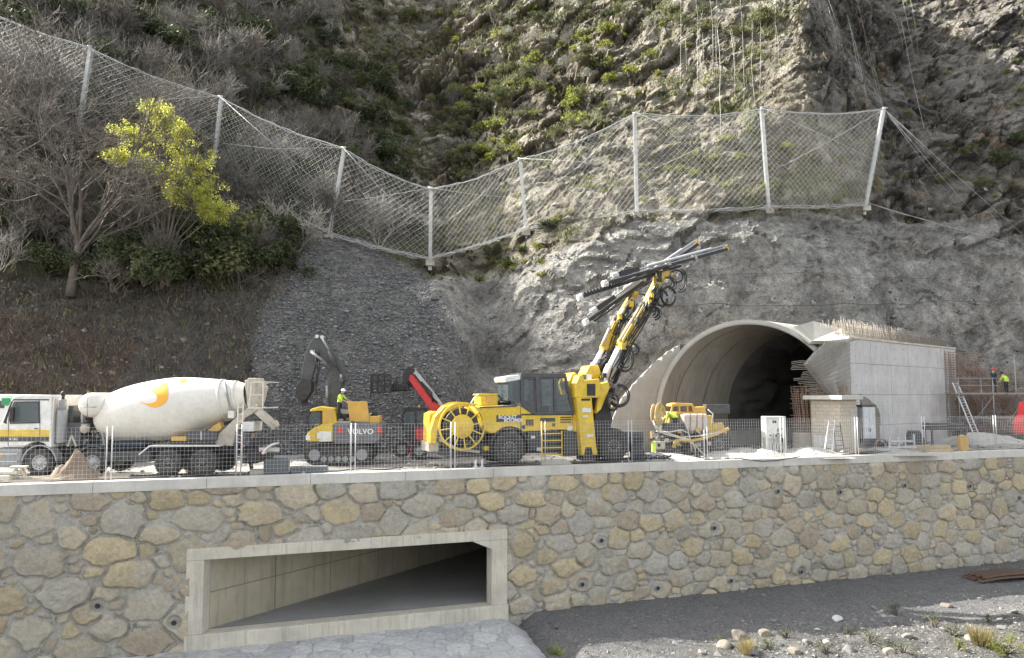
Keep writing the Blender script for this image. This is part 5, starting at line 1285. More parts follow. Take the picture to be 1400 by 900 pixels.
# ---- second truck behind, mostly hidden
T2 = Veh('tipper_truck', 30, 36.5, R_(2), 'white and green truck mostly hidden behind the mixer truck cab', 'truck')
m = MB(); T2.plate(m, [(-60,620),(-60,541),(-40,539),(100,541),(106,545),(104,600),(40,610)], 0, 2.4); T2.add(m, 'body', M_white, .05)
m = MB(); a = T2.p3(-60,600,.1); b = T2.p3(110,600,.1); m.box(a.x, b.x, .3, 2.1, .6, 1.1); T2.add(m, 'chassis', M_black)
for px in (-20, 30, 80): wheel(T2, T2.q(px, 600, 0)[0], 0, .5, .5, .32)
m = MB(); a = T2.p3(-50,551,-.02); b = T2.p3(6,551,-.02); m.box(a.x, b.x, -.02, .0, a.z-.25, a.z+.1); T2.add(m, 'dark_band', M_dark); m = MB(); a = T2.p3(4,546,-.03); m.prism([(a.x, a.z-.3), (a.x+.5, a.z-.3), (a.x+1.1, a.z+.12), (a.x+.6, a.z+.12)], -.05, -.0); T2.add(m, 'green_panel', M_green)

# ---------------------------------------------------------------- excavator
E = Veh('excavator', 470, 36.3, R_(4), 'yellow and charcoal tracked excavator with raised dark boom and open hood', 'excavator')
def track(mb, x0, x1, y, w, h):
    n = 9; pts = []
    for i in range(n+1): a = math.pi/2+math.pi*i/n; pts.append((x0+h/2+math.cos(a)*h/2, h/2+math.sin(a)*h/2))
    for i in range(n+1): a = -math.pi/2+math.pi*i/n; pts.append((x1-h/2+math.cos(a)*h/2, h/2+math.sin(a)*h/2))
    mb.prism(pts, y, y+w, 0)
    L = []; 
    for i in range(len(pts)):
        a_, b_ = Vector((pts[i][0], 0, pts[i][1])), Vector((pts[(i+1) % len(pts)][0], 0, pts[(i+1) % len(pts)][1])); d = (b_-a_).length; k_ = max(1, int(d/.19))
        for j in range(k_): c = a_.lerp(b_, (j+.5)/k_); dd = (b_-a_).normalized(); up_ = Vector((-dd.z, 0, dd.x)); mb.bar((c.x, y-.03, c.z), (c.x, y+w+.03, c.z), .13, .06, up=up_, k=0)
    r = h*.3
    for xx in (x0+h/2, x1-h/2): mb.cyl((xx, y-.05, h/2), (xx, y, h/2), r, n=14, k=1)
    for i in range(5): xx = x0+h+(x1-x0-2*h)*i/4; mb.cyl((xx, y-.03, h*.28), (xx, y, h*.28), h*.16, n=10, k=1)
xa = E.q(414, 600, -.1)[0]; xb = E.q(508, 600, -.1)[0]
for yy in (-.05, 2.35): m = MB(); track(m, xa+.1, xb, yy, .55, .88); E.add(m, 'track', [M_tyre, M_grey])
m = MB(); m.box(xa+.8, xb-.8, .5, 2.35, .35, .85); m.cyl(((xa+xb)/2, 1.4, .8), ((xa+xb)/2, 1.4, 1.2), .65, n=24); E.add(m, 'undercarriage', M_black, .03)
m = MB(); E.rect(m, 424, 606, 520, 612, .0, 2.8); 
cwx0, cwz1 = E.q(455, 579, -.12); cwx1, cwz0 = E.q(521, 607, -.12)
n = 8; pts = [(cwx0, cwz0+.1), (cwx0+.1, cwz0), (cwx1-.35, cwz0), (cwx1-.1, cwz0+.15), (cwx1, cwz0+.45), (cwx1, cwz1-.1), (cwx1-.1, cwz1), (cwx0, cwz1)]
m = MB(); m.prism(pts, -.12, 2.9); cw = E.add(m, 'counterweight', plain('slate grey paint', (.12,.125,.14), .5, dirt=.35), .08)
c3 = E.p3(493, 590.5, -.14); text_part('VOLVO', .34, M_lightgrey, cw, (c3.x, -.127, c3.z), bold=.008, sx=1.05)
m = MB(); 
for px in (465, 518.5): c3 = E.p3(px, 588, -.14); m.box(c3.x-.10, c3.x+.10, -.14, -.121, c3.z-.13, c3.z+.13)
E.add(m, 'red_lamp', M_red, 0, cw)
m = MB(); a = E.q(424, 606, .0); b = E.q(522, 579, .0); m.box(a[0]+.2, b[0]-.15, .02, 2.78, 1.05, b[1]-.12); E.add(m, 'house', M_dark, .04)
# cab
m = MB(); cabpts = [(421,602),(417,592),(420,570),(425,560),(436,557),(456,559),(458,582),(456,602)]
E.plate(m, [(420,604),(418,597),(424,588),(432,580),(455,580),(455,604)], -.06, .95); E.plate(m, [(440,560),(457,561),(460,579),(456,582),(440,579)], -.05, .95); E.plate(m, [(423,563),(426,559),(437,556),(457,558),(457,561),(426,563)], -.08, .97)
cabE = E.add(m, 'cab', M_yellow, .04)
m = MB(); E.plate(m, [(421,588),(421,572),(424,563),(439,561),(439,580),(430,583)], -.03, .92); E.add(m, 'window', M_glass, 0, cabE)
m = MB(); frame(m, E, [(421,589),(421,572),(424,563),(439,561),(439,580),(430,583)], -.05, .03); E.add(m, 'window_frame', M_black, 0, cabE)
m = MB(); E.rect(m, 441, 561, 457, 577, -.075, -.052); E.add(m, 'orange_panel', M_orange, .02, cabE)
m = MB(); E.rect(m, 436, 590, 453, 604, -.1, -.062); E.add(m, 'side_door', M_white, .02, cabE)
m = MB(); E.rect(m, 418, 596, 424, 602, -.12, -.06); E.rect(m, 433, 592, 439, 600, -.14, -.101); E.add(m, 'headlight', M_lightgrey, .02, cabE)
# raised hood and box
m = MB(); a, b, c_, d_ = E.p3(475, 549, .15), E.p3(502, 549, .15), E.p3(505, 577, .0), E.p3(478, 576, .0); m.prism([(a.x, a.z), (b.x, b.z), (c_.x, c_.z), (d_.x, d_.z)], .1, .2); m.prism([(a.x+.1, a.z-.1), (b.x-.1, b.z-.1), (c_.x-.1, c_.z+.05), (d_.x+.1, d_.z+.05)], .2, .3); E.add(m, 'raised_hood', M_orange, .02)
m = MB(); E.rect(m, 505, 569, 519, 579, .1, 1.4); E.add(m, 'tank_cover', M_orange, .04)
m = MB(); c3 = E.p3(512, 566, .6); m.ball((c3.x, .6, c3.z), .17, 12); m.cyl((c3.x, .6, c3.z-.4), (c3.x, .6, c3.z), .07); m.tube([(c3.x-.25,.5,c3.z-.3),(c3.x-.2,.5,c3.z),(c3.x,.55,c3.z+.05)], .03, 6, k=1); E.add(m, 'exhaust', [M_black, M_steel])
m = MB(); rg = random.Random(4)
for i in range(22): c3 = E.p3(rg.uniform(462, 478), rg.uniform(560, 577), rg.uniform(.3, 1.0)); s_ = rg.uniform(.04,.14); m.box(c3.x-s_, c3.x+s_, c3.y-s_, c3.y+s_, c3.z-s_, c3.z+s_, k=rg.randint(0,2))
for i in range(8): a = E.p3(rg.uniform(460,478), 575, rg.uniform(.3,.9)); m.tube([a, a+Vector((rg.uniform(-.3,.3),0,.3)), a+Vector((rg.uniform(-.4,.4),0,.05))], .025, 6, k=0)
E.rect(m, 455, 576, 480, 580, .1, 1.4, k=2); E.add(m, 'engine', [M_black, M_grey, M_dirtycream], .01)
m = MB(); c3 = E.p3(470, 579, -.05); m.tube([c3, c3+Vector((0,0,.9))], .02, 6); 
# boom
yb = 1.5
m = MB(); BD = [(452,579,.62),(455,552,.72),(458,534,.78),(462,514,.72)]
def swept(mb, V, pts, y, w, k=None):
    for i in range(len(pts)-1):
        a, b = pts[i], pts[i+1]; mb.taper(V.p3(a[0], a[1], y), V.p3(b[0], b[1], y), w, a[2], w, b[2], k=k, up=(0.01,0,1) )
def sweptxz(mb, V, pts, y, w, k=None):
    L = []; R2 = []
    P3 = [V.p3(a[0], a[1], y) for a in pts]
    for i, p in enumerate(P3):
        d = (P3[min(i+1, len(P3)-1)]-P3[max(0, i-1)]).normalized(); nrm = Vector((-d.z, 0, d.x))*(pts[i][2]/2); L.append((p.x+nrm.x, p.z+nrm.z)); R2.append((p.x-nrm.x, p.z-nrm.z))
    mb.prism(L+R2[::-1], y-w/2, y+w/2, k)
sweptxz(m, E, BD, yb, .5); bo = E.add(m, 'boom', M_dark, .04)
m = MB(); sweptxz(m, E, [(467,524,.70),(459,504,.80),(447,484,.66),(438,468,.50),(434,461,.3)], yb, .42); E.add(m, 'jib', M_dark, .04)
for (p0_, p1_, p2_, r0_, r1_) in (((441,463),(450,480),(458,500),.05,.085), ((466,512),(466.5,518),(467,524),.06,.1), ((447,527),(447,545),(447,565),.06,.10), ((426,482),(442,493),(452,505),.06,.09)):
    m = MB(); m.cyl(E.p3(*p0_, yb-.45), E.p3(*p1_, yb-.45), r0_); m.cyl(E.p3(*p1_, yb-.45), E.p3(*p2_, yb-.45), r1_, k=1); E.add(m, 'hydraulic_cylinder', [M_grey, M_dark])
m = MB(); sweptxz(m, E, [(435,462,.34),(431,474,.56),(427,486,.66),(423,503,.58),(419,520,.5),(417,532,.42)], yb, .36); E.add(m, 'stick', M_dark, .03)
m = MB(); sweptxz(m, E, [(421,520,.5),(417,532,.75),(414,541,.6),(413,549,.2)], yb, .8); 
for i in range(5): c3 = E.p3(412+i*2.0, 546, yb-.38+i*.18); m.taper(c3, c3+Vector((-.02,0,-.32)), .07, .12, .03, .04)
E.add(m, 'bucket', M_black, .02)
m = MB(); m.tube([E.p3(430,478,yb-.3), E.p3(434,505,yb-.35), E.p3(431,525,yb-.3), E.p3(433,540,yb-.3)], .035, 6); m.tube([E.p3(434,478,yb-.3), E.p3(437,500,yb-.35), E.p3(432,530,yb-.3)], .03, 6); m.tube([E.p3(460,500,yb-.3), E.p3(470,520,yb-.35), E.p3(463,545,yb-.3), E.p3(464,570,yb-.3)], .035, 6); E.add(m, 'hose', M_hose)
m = MB()
for (a_, b_) in ((433,460),(440,461),(467,521),(426,481)): c3 = E.p3(a_, b_, yb-.3); m.cyl(c3, c3+Vector((0,.6,0)), .09, n=12)
E.add(m, 'pivot_pin', M_steel)

# ---------------------------------------------------------------- telehandler
H = Veh('telehandler', 570, 39.2, R_(8), 'red telehandler with its boom raised and a black lattice basket on the end', 'telehandler')
m = MB(); H.plate(m, [(566,583),(586,583),(598,560),(606,566),(606,612),(584,612),(568,600)], .2, 2.1); H.plate(m, [(560,606),(604,604),(604,618),(562,620)], .3, 2.0, k=1); H.rect(m, 560, 603, 569, 624, .4, 1.9, k=0); bdy = H.add(m, 'body', [M_red, M_dark], .04)
m = MB(); 
P4 = [(550,583),(551,566),(557,560),(583,560),(585,583)]
frame(m, H, P4, .15, .045); frame(m, H, P4, 1.1, .045); m.bar(H.p3(568,560,.15), H.p3(569,583,.15), .07, .07); H.plate(m, [(550,559),(558,557),(584,558),(585,561),(552,562)], .1, 1.15); H.plate(m, [(550,583),(566,583),(566,606),(556,604)], .15, 1.1); 
m.box(H.p3(555,575,.5).x, H.p3(560,575,.5).x, .4, .8, 1.3, 2.2)
cabH = H.add(m, 'cab', M_black, .01)
m = MB(); H.plate(m, [(552,582),(553,567),(558,561),(567,561),(567,582)], .17, .19); H.add(m, 'window', M_glass, 0, cabH); m = MB(); H.plate(m, [(570,582),(570,561),(582,561),(584,582)], .17, .19); H.add(m, 'window', M_glass, 0, cabH)
for px, py_, yy, r_ in ((573,617,0,.42),(549,616,.9,.42),(573,617,2.2,.42)): wheel(H, H.q(px, 617, yy)[0], yy, .43, .43, .35, M_rim, side=-1)
m = MB(); sweptxz(m, H, [(600,566,.56),(588,549,.52),(560,512,.42)], .95, .36); H.add(m, 'boom', M_red, .03)
m = MB(); sweptxz(m, H, [(605,556,.16),(590,536,.18),(563,506,.16)], .86, .2); sweptxz(m, H, [(604,553,.05),(590,533,.05),(566,504,.05)], .74, .05); H.add(m, 'boom_rail', M_galv, .01)
m = MB(); m.tube([H.p3(598,551,.7), H.p3(588,541,.66), H.p3(580,530,.7), H.p3(566,512,.7)], .05, 6); m.tube([H.p3(592,550,.7), H.p3(590,537,.66), H.p3(576,522,.7)], .04, 6); H.add(m, 'hose', M_hose)
m = MB(); sweptxz(m, H, [(566,509,.34),(559,506,.40),(555,512,.38),(554,524,.3)], .95, .5); m.cyl(H.p3(561,530,.95), H.p3(555,512,.95), .12); H.plate(m, [(535,524),(543,527),(560,528),(562,534),(535,536)], .7, 1.2); 
for i in range(7): c3 = H.p3(536+i*3.4, 528, .6); m.box(c3.x-.06, c3.x+.05, .55, 1.3, c3.z-.22, c3.z+.12+.1*(i % 3))
H.add(m, 'boom_head', M_black, .02)
m = MB(); bx0, bz0 = H.q(507, 536, .3); bx1, bz1 = H.q(534, 512, .3); BY0, BY1 = .1, 1.7
for yy in (BY0, BY1):
    for zz2 in (bz0, (bz0*2+bz1)/3, (bz0+bz1*2)/3, bz1): m.bar((bx0, yy, zz2), (bx1, yy, zz2), .045)
    for i in range(4): xx = bx0+(bx1-bx0)*i/3; m.bar((xx, yy, bz0), (xx, yy, bz1), .05)
    for i in range(14): xx = bx0+(bx1-bx0)*i/13; m.bar((xx, yy, bz0), (xx, yy, bz1), .014)
for xx in (bx0, bx1):
    for zz2 in (bz0, (bz0+bz1)/2, bz1): m.bar((xx, BY0, zz2), (xx, BY1, zz2), .045)
    for i in range(12): yy = BY0+(BY1-BY0)*i/11; m.bar((xx, yy, bz0), (xx, yy, bz1), .014)
m.box(bx0, bx1, BY0, BY1, bz0-.05, bz0); m.box(bx0-.03, bx0+.03, .1, .2, bz0-.35, bz0); H.add(m, 'basket', M_black)
m = MB(); m.tube([H.p3(562,560,.4), H.p3(556,554,.4)], .02, 5); m.ball(H.p3(573,556,.5), .08, 8, k=1); H.add(m, 'beacon', [M_black, M_orange])

# ---------------------------------------------------------------- drill jumbo
ANG = math.atan(.37)
J = Veh('drill_rig', 700, 35.9, ANG, 'big yellow tunnel drilling rig with a hose reel, cab and twin raised booms', 'drilling rig')
jw_ = 2.5
m = MB(); bodyp = [(655,558),(660,555.5),(711,555),(714,557),(722,562),(731,566.5),(783,567),(784,588),(755,588),(745,589),(722,590),(716,590.5),(708,587.5),(697,586),(686,588.5),(680,592),(672,592.5),(664,590)]
J.plate(m, bodyp, 0, jw_); body = J.add(m, 'body', M_yellow, .04)
m = MB(); J.plate(m, [(656,556.5),(707,554.5),(707,556.3),(656,558.4)], -.02, .0); a = J.p3(711.5,575,0); m.box(a.x-.012, a.x+.012, -.012, .0, J.p3(711,588,0).z, J.p3(711,556,0).z)
for yy2 in (571, 574, 577.3): a = J.p3(766, yy2, 0); b = J.p3(781, yy2, 0); m.box(a.x, b.x, -.02, .0, a.z-.03, a.z+.03)
a = J.p3(719,574,0); b = J.p3(729,582,0)
for i in range(8): xx = a.x+(b.x-a.x)*i/7; m.box(xx-.012, xx+.012, -.015, 0, b.z, a.z)
for i in range(7): zz2 = b.z+(a.z-b.z)*i/6; m.box(a.x, b.x, -.013, 0, zz2-.01, zz2+.01)
J.rect(m, 713, 581, 718, 587, -.02, 0); J.rect(m, 755, 579, 759, 583, -.02, 0)
J.add(m, 'trim', M_dark, 0, body)
m = MB(); J.rect(m, 679, 567.6, 713, 577, -.03, -.0); J.add(m, 'name_plate', M_dark, .005, body); m = MB(); J.rect(m, 739, 571.5, 759, 577, -.03, 0); o = J.add(m, 'name_plate', M_dark, .005, body)
for txt, px, py, sz in (('ROCKET', 694, 570.6, .22), ('BOOMER', 702, 575.0, .22)): c3 = J.p3(px, py, -.04); text_part(txt, sz, M_lightgrey, body, (c3.x, -.04, c3.z), bold=.006, sx=1.05)
m = MB(); J.rect(m, 692, 583, 707, 586, -.02, 0); J.add(m, 'pale_sticker', M_white, 0, body)
m = MB(); J.rect(m, 605, 570, 664, 618, .9, jw_-.1); J.plate(m, [(600,612),(720,604),(720,622),(612,626)], .5, 2.0); J.plate(m, [(712,592),(880,590),(880,618),(712,620)], .6, 2.0); J.add(m, 'chassis', M_dark, .05)
# wheels
def atpx(V, px, off): return V.q(px, 600, off)[0]
for px, py in ((697, 612), (840, 609)):
    for yy, sd_ in ((-.02, -1), (jw_+.02, 1)): wheel(J, atpx(J, px, -.02), yy, .80, .80, .55, M_darkrim, side=sd_, rr=.5, nb=12)
m = MB(); xq = atpx(J, 697, 0)
for i in range(14):
    t0_, t1_ = R_(-15+(205)*i/14), R_(-15+205*(i+1)/14); m.prism([(xq+math.cos(t)*r2, .8+math.sin(t)*r2) for t, r2 in ((t0_, .90), (t1_, .90), (t1_, .99), (t0_, .99))], -.03, .55)
J.add(m, 'fender', M_black)
# reel
m = MB(); c3 = J.p3(632, 583, -.35); RX, RZ = c3.x, c3.z; RR = 1.06; Yr = -.35
for yy in (Yr, .85):
    m.lathe([(-.025, RR-.05), (-.025, RR+.03), (.025, RR+.03), (.025, RR-.05), (-.025, RR-.05)], (RX, yy, RZ), (0,1,0), 56)
    for i in range(12): a = 2*math.pi*i/12+.15; m.bar((RX+math.cos(a)*.46, yy, RZ+math.sin(a)*.46), (RX+math.cos(a)*(RR-.02), yy, RZ+math.sin(a)*(RR-.02)), .04, .05)
m.lathe([(-.05, 0), (-.05, .50), (-.0, .53), (.02, .53)], (RX, Yr, RZ), (0,1,0), 40); m.cyl((RX, Yr-.12, RZ), (RX, Yr, RZ), .1, n=12); reel = J.add(m, 'hose_reel', M_yellow)
m = MB(); 
for i in range(7): m.lathe([(0, .5), (0, .80-.0*i), (.12, .82), (.13, .5)], (RX, Yr+.12+i*.15, RZ), (0,1,0), 40)
J.add(m, 'wound_hose', M_hose, 0, reel)
m = MB(); m.bar((RX-.06, Yr-.1, RZ), (RX-.06, Yr-.1, RZ-.55), .06, .08); J.add(m, 'reel_arm', M_orange, 0, reel)
m = MB(); sweptxz(m, J, [(650,553,.10),(625,554,.18),(607,560,.30),(597,572,.34),(591,590,.30),(590,606,.3)], .3, .55); J.plate(m, [(587,566),(596,562),(600,575),(595,604),(586,604)], .5, 1.6); J.rect(m, 586, 604, 600, 618, .4, 1.8, k=1); sweptxz(m, J, [(600,600,.14),(625,614,.14),(655,618,.12)], .2, .2, k=1); J.add(m, 'rear_frame', [M_yellow, M_dirtycream], .03)
m = MB(); J.rect(m, 657, 541, 681, 554, .5, 1.5); J.rect(m, 655, 538.5, 681, 541, .5, 1.5); eb_ = J.add(m, 'electric_box', M_yellow, .03)
m = MB(); c3 = J.p3(670, 546, .48); m.box(c3.x-.2, c3.x+.14, .47, .5, c3.z-.16, c3.z+.18); J.add(m, 'warning_sign', M_orange, 0, eb_)
m = MB(); m.tube([J.p3(643,553,.5), J.p3(648,545,.5), J.p3(655,539,.5), J.p3(659,539,.6)], .035, 6, k=0); m.tube([J.p3(681,540,.5), J.p3(685,545,.5), J.p3(684,553,.5)], .04, 6, k=1)
for i in range(6): c3 = J.p3(686+i*2, 551-(i % 2), .5); m.box(c3.x-.07, c3.x+.07, .4, .9, c3.z-.1, c3.z+.08, k=1)
m.cyl(J.p3(690,551,.3), J.p3(690,551,.3)+Vector((0,0,.08)), .26, n=16, k=1); J.add(m, 'pipework', [M_galv, M_black])
# cab
m = MB(); W_ = 1.55
side = [(712,513.5),(774,513.5),(778,530),(784,566),(730,566.5),(713,555)]
for yy in (-.02, W_-.08):
    frame(m, J, [(713,514.5),(773,514.5),(783,565),(731,565.5),(714,554)], yy, .06); m.bar(J.p3(734.5,514,yy), J.p3(736.5,566,yy), .22, .10, up=(0,1,0)); m.bar(J.p3(758,514,yy), J.p3(759,566,yy), .12, .10, up=(0,1,0))
    J.plate(m, [(713,549),(735,549),(735,566.5),(730,566.5),(713,554.5)], yy, yy+.07, off=yy); J.plate(m, [(737,564),(784,562),(784,567),(737,567)], yy, yy+.07, off=yy); J.plate(m, [(712,513),(774,513),(774.5,517),(712,520)], yy, yy+.07, off=yy); J.plate(m, [(713,520),(716,520),(716,550),(713,550)], yy, yy+.07, off=yy); J.plate(m, [(730,520),(735,520),(735,550),(730,550)], yy, yy+.07, off=yy)
m2_ = J.q(774, 513.5, 0); m.box(J.q(712,513,0)[0], m2_[0], -.05, W_+.03, m2_[1], m2_[1]+.09)
m.box(J.q(712,513,0)[0], J.q(784,560,0)[0], 0, W_, J.q(740,568,0)[1]-.02, J.q(740,565,0)[1]); cabJ = J.add(m, 'cab', M_dark, .015)
for pl, y_ in (([(716,520),(730,520),(730,549),(716,549)], .01), ([(738,517),(757,517),(758,564),(739,564)], .01), ([(760,517),(773,517),(780,562),(761,563)], .01), ([(716,520),(730,520),(730,549),(716,549)], W_-.06), ([(738,517),(757,517),(758,564),(739,564)], W_-.06)):
    m = MB(); J.plate(m, pl, y_, y_+.02, off=0); J.add(m, 'window', M_glass, 0, cabJ)
m = MB(); J.plate(m, [(694,521),(712,519),(712,551),(695,548)], .02, .04); a = J.p3(695, 521, 0); m.box(a.x-.01, a.x+.02, .03, W_-.05, J.p3(695,548,0).z, a.z); J.add(m, 'front_window', M_glass, 0, cabJ)
m = MB(); J.plate(m, [(690,518),(692,515),(709,512.5),(712,513.5),(712,519),(692,523)], -.03, W_); J.add(m, 'roof_visor', M_white, .03, cabJ)
m = MB(); a = J.p3(746,545,.5); m.box(a.x-.25, a.x+.2, .5, 1.0, J.p3(746,566,.5).z, J.p3(746,555,.5).z); m.box(a.x-.3, a.x-.18, .5, 1.0, J.p3(746,556,.5).z, a.z+.3); m.cyl(J.p3(722,548,.5), J.p3(722,538,.5), .03); J.add(m, 'seat', M_black, .03, cabJ)
# yellow ladder
m = MB(); xa, xb = J.q(741, 600, -.25)[0], J.q(768, 600, -.25)[0]
for xx in (xa, xb): m.bar((xx, -.25, .35), (xx, -.25, 1.55), .06, .05)
for zz2 in (.42, .75, 1.08, 1.40): m.box(xa, xb, -.36, -.16, zz2, zz2+.05)
J.add(m, 'ladder', M_yellow)
m = MB(); J.rect(m, 722, 590, 743, 616, .15, .9); a = J.p3(780,606,.1); m.box(a.x-.35, a.x+.45, .1, .9, .3, 1.6) if False else None; J.rect(m, 726, 596, 732, 600, .1, .15, k=1); J.rect(m, 734, 612, 742, 617, .1, .15, k=1); J.rect(m, 776, 583, 783, 589, -.02, .1, k=1); J.add(m, 'side_tank', [M_dark, M_white], .05); m = MB(); m.box(a.x-.35, a.x+.45, .1, .9, .3, 1.6); J.add(m, 'side_tank', M_dark, .08)
m = MB(); J.rect(m, 662, 610, 672, 616, .1, .5); J.add(m, 'yellow_step', M_yellow)
# front column / jack
m = MB(); J.plate(m, [(788,544),(809,544),(815,606),(817,622),(811,622),(809,612),(801,612),(799,622),(796,623)], -.3, .35); J.plate(m, [(786,544),(786,530),(792,514),(797,512),(799,520),(820,518),(821,540),(818,544)], -.25, .6); J.plate(m, [(784,567),(788,567),(792,590),(784,590)], 0, 2.0)
col_ = J.add(m, 'front_column', M_yellow, .03)
m = MB(); J.rect(m, 803, 525, 814, 541, -.28, -.25); J.rect(m, 795, 545, 807, 548, -.32, -.3); J.add(m, 'black_panel', M_black, 0, col_); m = MB(); J.rect(m, 796, 558, 808, 564, -.32, -.3); J.rect(m, 797, 568, 804, 571, -.32, -.3); J.rect(m, 803, 594, 811, 598, -.32, -.3); J.add(m, 'label_plate', M_white, 0, col_)
m = MB(); J.rect(m, 797, 612, 815, 630, -.25, .5); J.plate(m, [(812,544),(830,540),(838,575),(830,600),(816,604)], .1, 1.6); J.plate(m, [(815,600),(880,596),(880,606),(815,612)], .3, 2.1); J.add(m, 'front_frame', M_black, .03)
m = MB(); J.plate(m, [(776,524),(782,512),(787,509),(792,516),(788,540),(780,540)], .4, 1.6); J.plate(m, [(800,512),(806,500),(818,499),(822,510),(818,520)], .9, 1.8); J.plate(m, [(820,525),(832,522),(834,530),(822,560),(815,566)], -.1, .5); J.add(m, 'boom_bracket', M_yellow, .04)
m = MB(); rg = random.Random(12)
for i in range(34): c3 = J.p3(rg.uniform(800, 838), rg.uniform(512, 556), rg.uniform(.3, 1.3)); s_ = rg.uniform(.04,.13); m.box(c3.x-s_, c3.x+s_, c3.y-s_, c3.y+s_, c3.z-s_, c3.z+s_*1.4, k=rg.choice([0,0,1,2]))
for i in range(14): a = J.p3(rg.uniform(806,830), rg.uniform(520,550), .5); b = J.p3(rg.uniform(812,845), rg.uniform(530,590), .2); m.tube([a, a.lerp(b,.4)+Vector((.25,-.1,.1)), a.lerp(b,.8)+Vector((.2,-.1,-.1)), b], .035, 6, k=0)
J.add(m, 'valve_block', [M_black, M_yellow, M_steel], .01)
# booms
M_boomy = plain('greasy boom yellow', (.62,.42,.03), .45, dirt=.75, dirtc=(.20,.17,.12))
def boomset(pts, y, tag_, wd0):
    m = MB(); 
    P3 = [J.p3(a, b, yy) for a, b, yy in pts]
    m.cyl(P3[0], P3[1], wd0*.5, wd0*.5, n=14, k=2); m.cyl(P3[0].lerp(P3[1],.0), P3[0].lerp(P3[1],.35), wd0*.62, n=14, k=1)
    m.bar(P3[1]-(P3[2]-P3[1])*.15, P3[2], wd0*.95, wd0*.8, k=0); m.bar(P3[1], P3[1].lerp(P3[2], .45), wd0*1.2, wd0*1.0, k=0)
    m.cyl(P3[2]-(P3[3]-P3[2])*.1, P3[3], wd0*.42, n=12, k=0); m.ball(P3[3], wd0*.6, 12, k=0); m.ball(P3[1], wd0*.7, 12, k=0); m.ball(P3[2], wd0*.62, 12, k=3)
    m.box(P3[1].x-.1, P3[1].x+.42, P3[1].y-.25, P3[1].y+.2, P3[1].z-.05, P3[1].z+.35, k=0)
    o = J.add(m, 'boom', [M_boomy, M_dirtycream, M_galv, M_black], .02)
    m = MB()
    for (u0_, u1_, o_, r_) in ((0.0,.5,.30,.075),(.5,1,.30,.045)):
        pass
    for (a, b, f_, r0_, r1_, k_) in ((P3[0]+Vector((.35,-.15,-.25)), P3[1]+Vector((.35,-.1,-.1)), .55, .10, .055, 1), (P3[1]+Vector((-.28,-.15,.1)), P3[2]+Vector((-.25,-.1,.1)), .6, .09, .05, 2), (P3[2]+Vector((-.2,-.2,-.2)), P3[3]+Vector((-.15,-.2,-.1)), .5, .085, .05, 2)):
        m = MB(); mid = a.lerp(b, f_); m.cyl(a, mid, r0_, k=k_); m.cyl(mid, b, r1_, k=0); J.add(m, 'hydraulic_cylinder', [M_steel, M_black, M_dirtycream], 0, o)
    m = MB(); rg = random.Random(int(y*10))
    for i in range(9):
        off = Vector((rg.uniform(-.1,.35), -.3+rg.uniform(-.1,.1), rg.uniform(-.1,.1))); pts2 = []
        for j in range(3):
            for t in (0,.33,.66): pts2.append(P3[j].lerp(P3[j+1], t)+off+Vector((rg.uniform(-.1,.1), rg.uniform(-.05,.05), rg.uniform(-.08,.08))))
        m.tube(pts2, .032, 6)
    for j in (1, 2, 2, 3):
        for _ in range(4):
            c = P3[j]+Vector((.25+rg.uniform(-.1,.1), -.3, -.1)); r_ = rg.uniform(.18,.42); m.tube([c+Vector((math.sin(t)*r_*.9+r_*.4, rg.uniform(-.03,.03), -r_*.6+math.cos(t)*r_*.9)) for t in [i*.45-.5 for i in range(9)]], .026, 6)
    J.add(m, 'hose_bundle', M_hose, 0, o)
    m = MB()
    for i in range(7):
        t = rg.random()*2.8; j = int(t); c = P3[j].lerp(P3[j+1], t-j)+Vector((rg.uniform(-.15,.2), -.34, 0)); s_ = rg.uniform(.05,.12); m.box(c.x-s_, c.x+s_, c.y-.1, c.y+.1, c.z-s_*1.4, c.z+s_*1.4, k=rg.randint(0,1))
    J.add(m, 'bracket', [M_black, M_yellow], .01, o)
    return P3
BA = boomset([(829,518,.7),(852,470,.5),(881,420,.5),(901,380,.4)], 1.1, 'a', .52)
BB = boomset([(808,512,1.9),(828,476,1.8),(845,437,1.8),(866,402,1.7)], 2.2, 'b', .46)
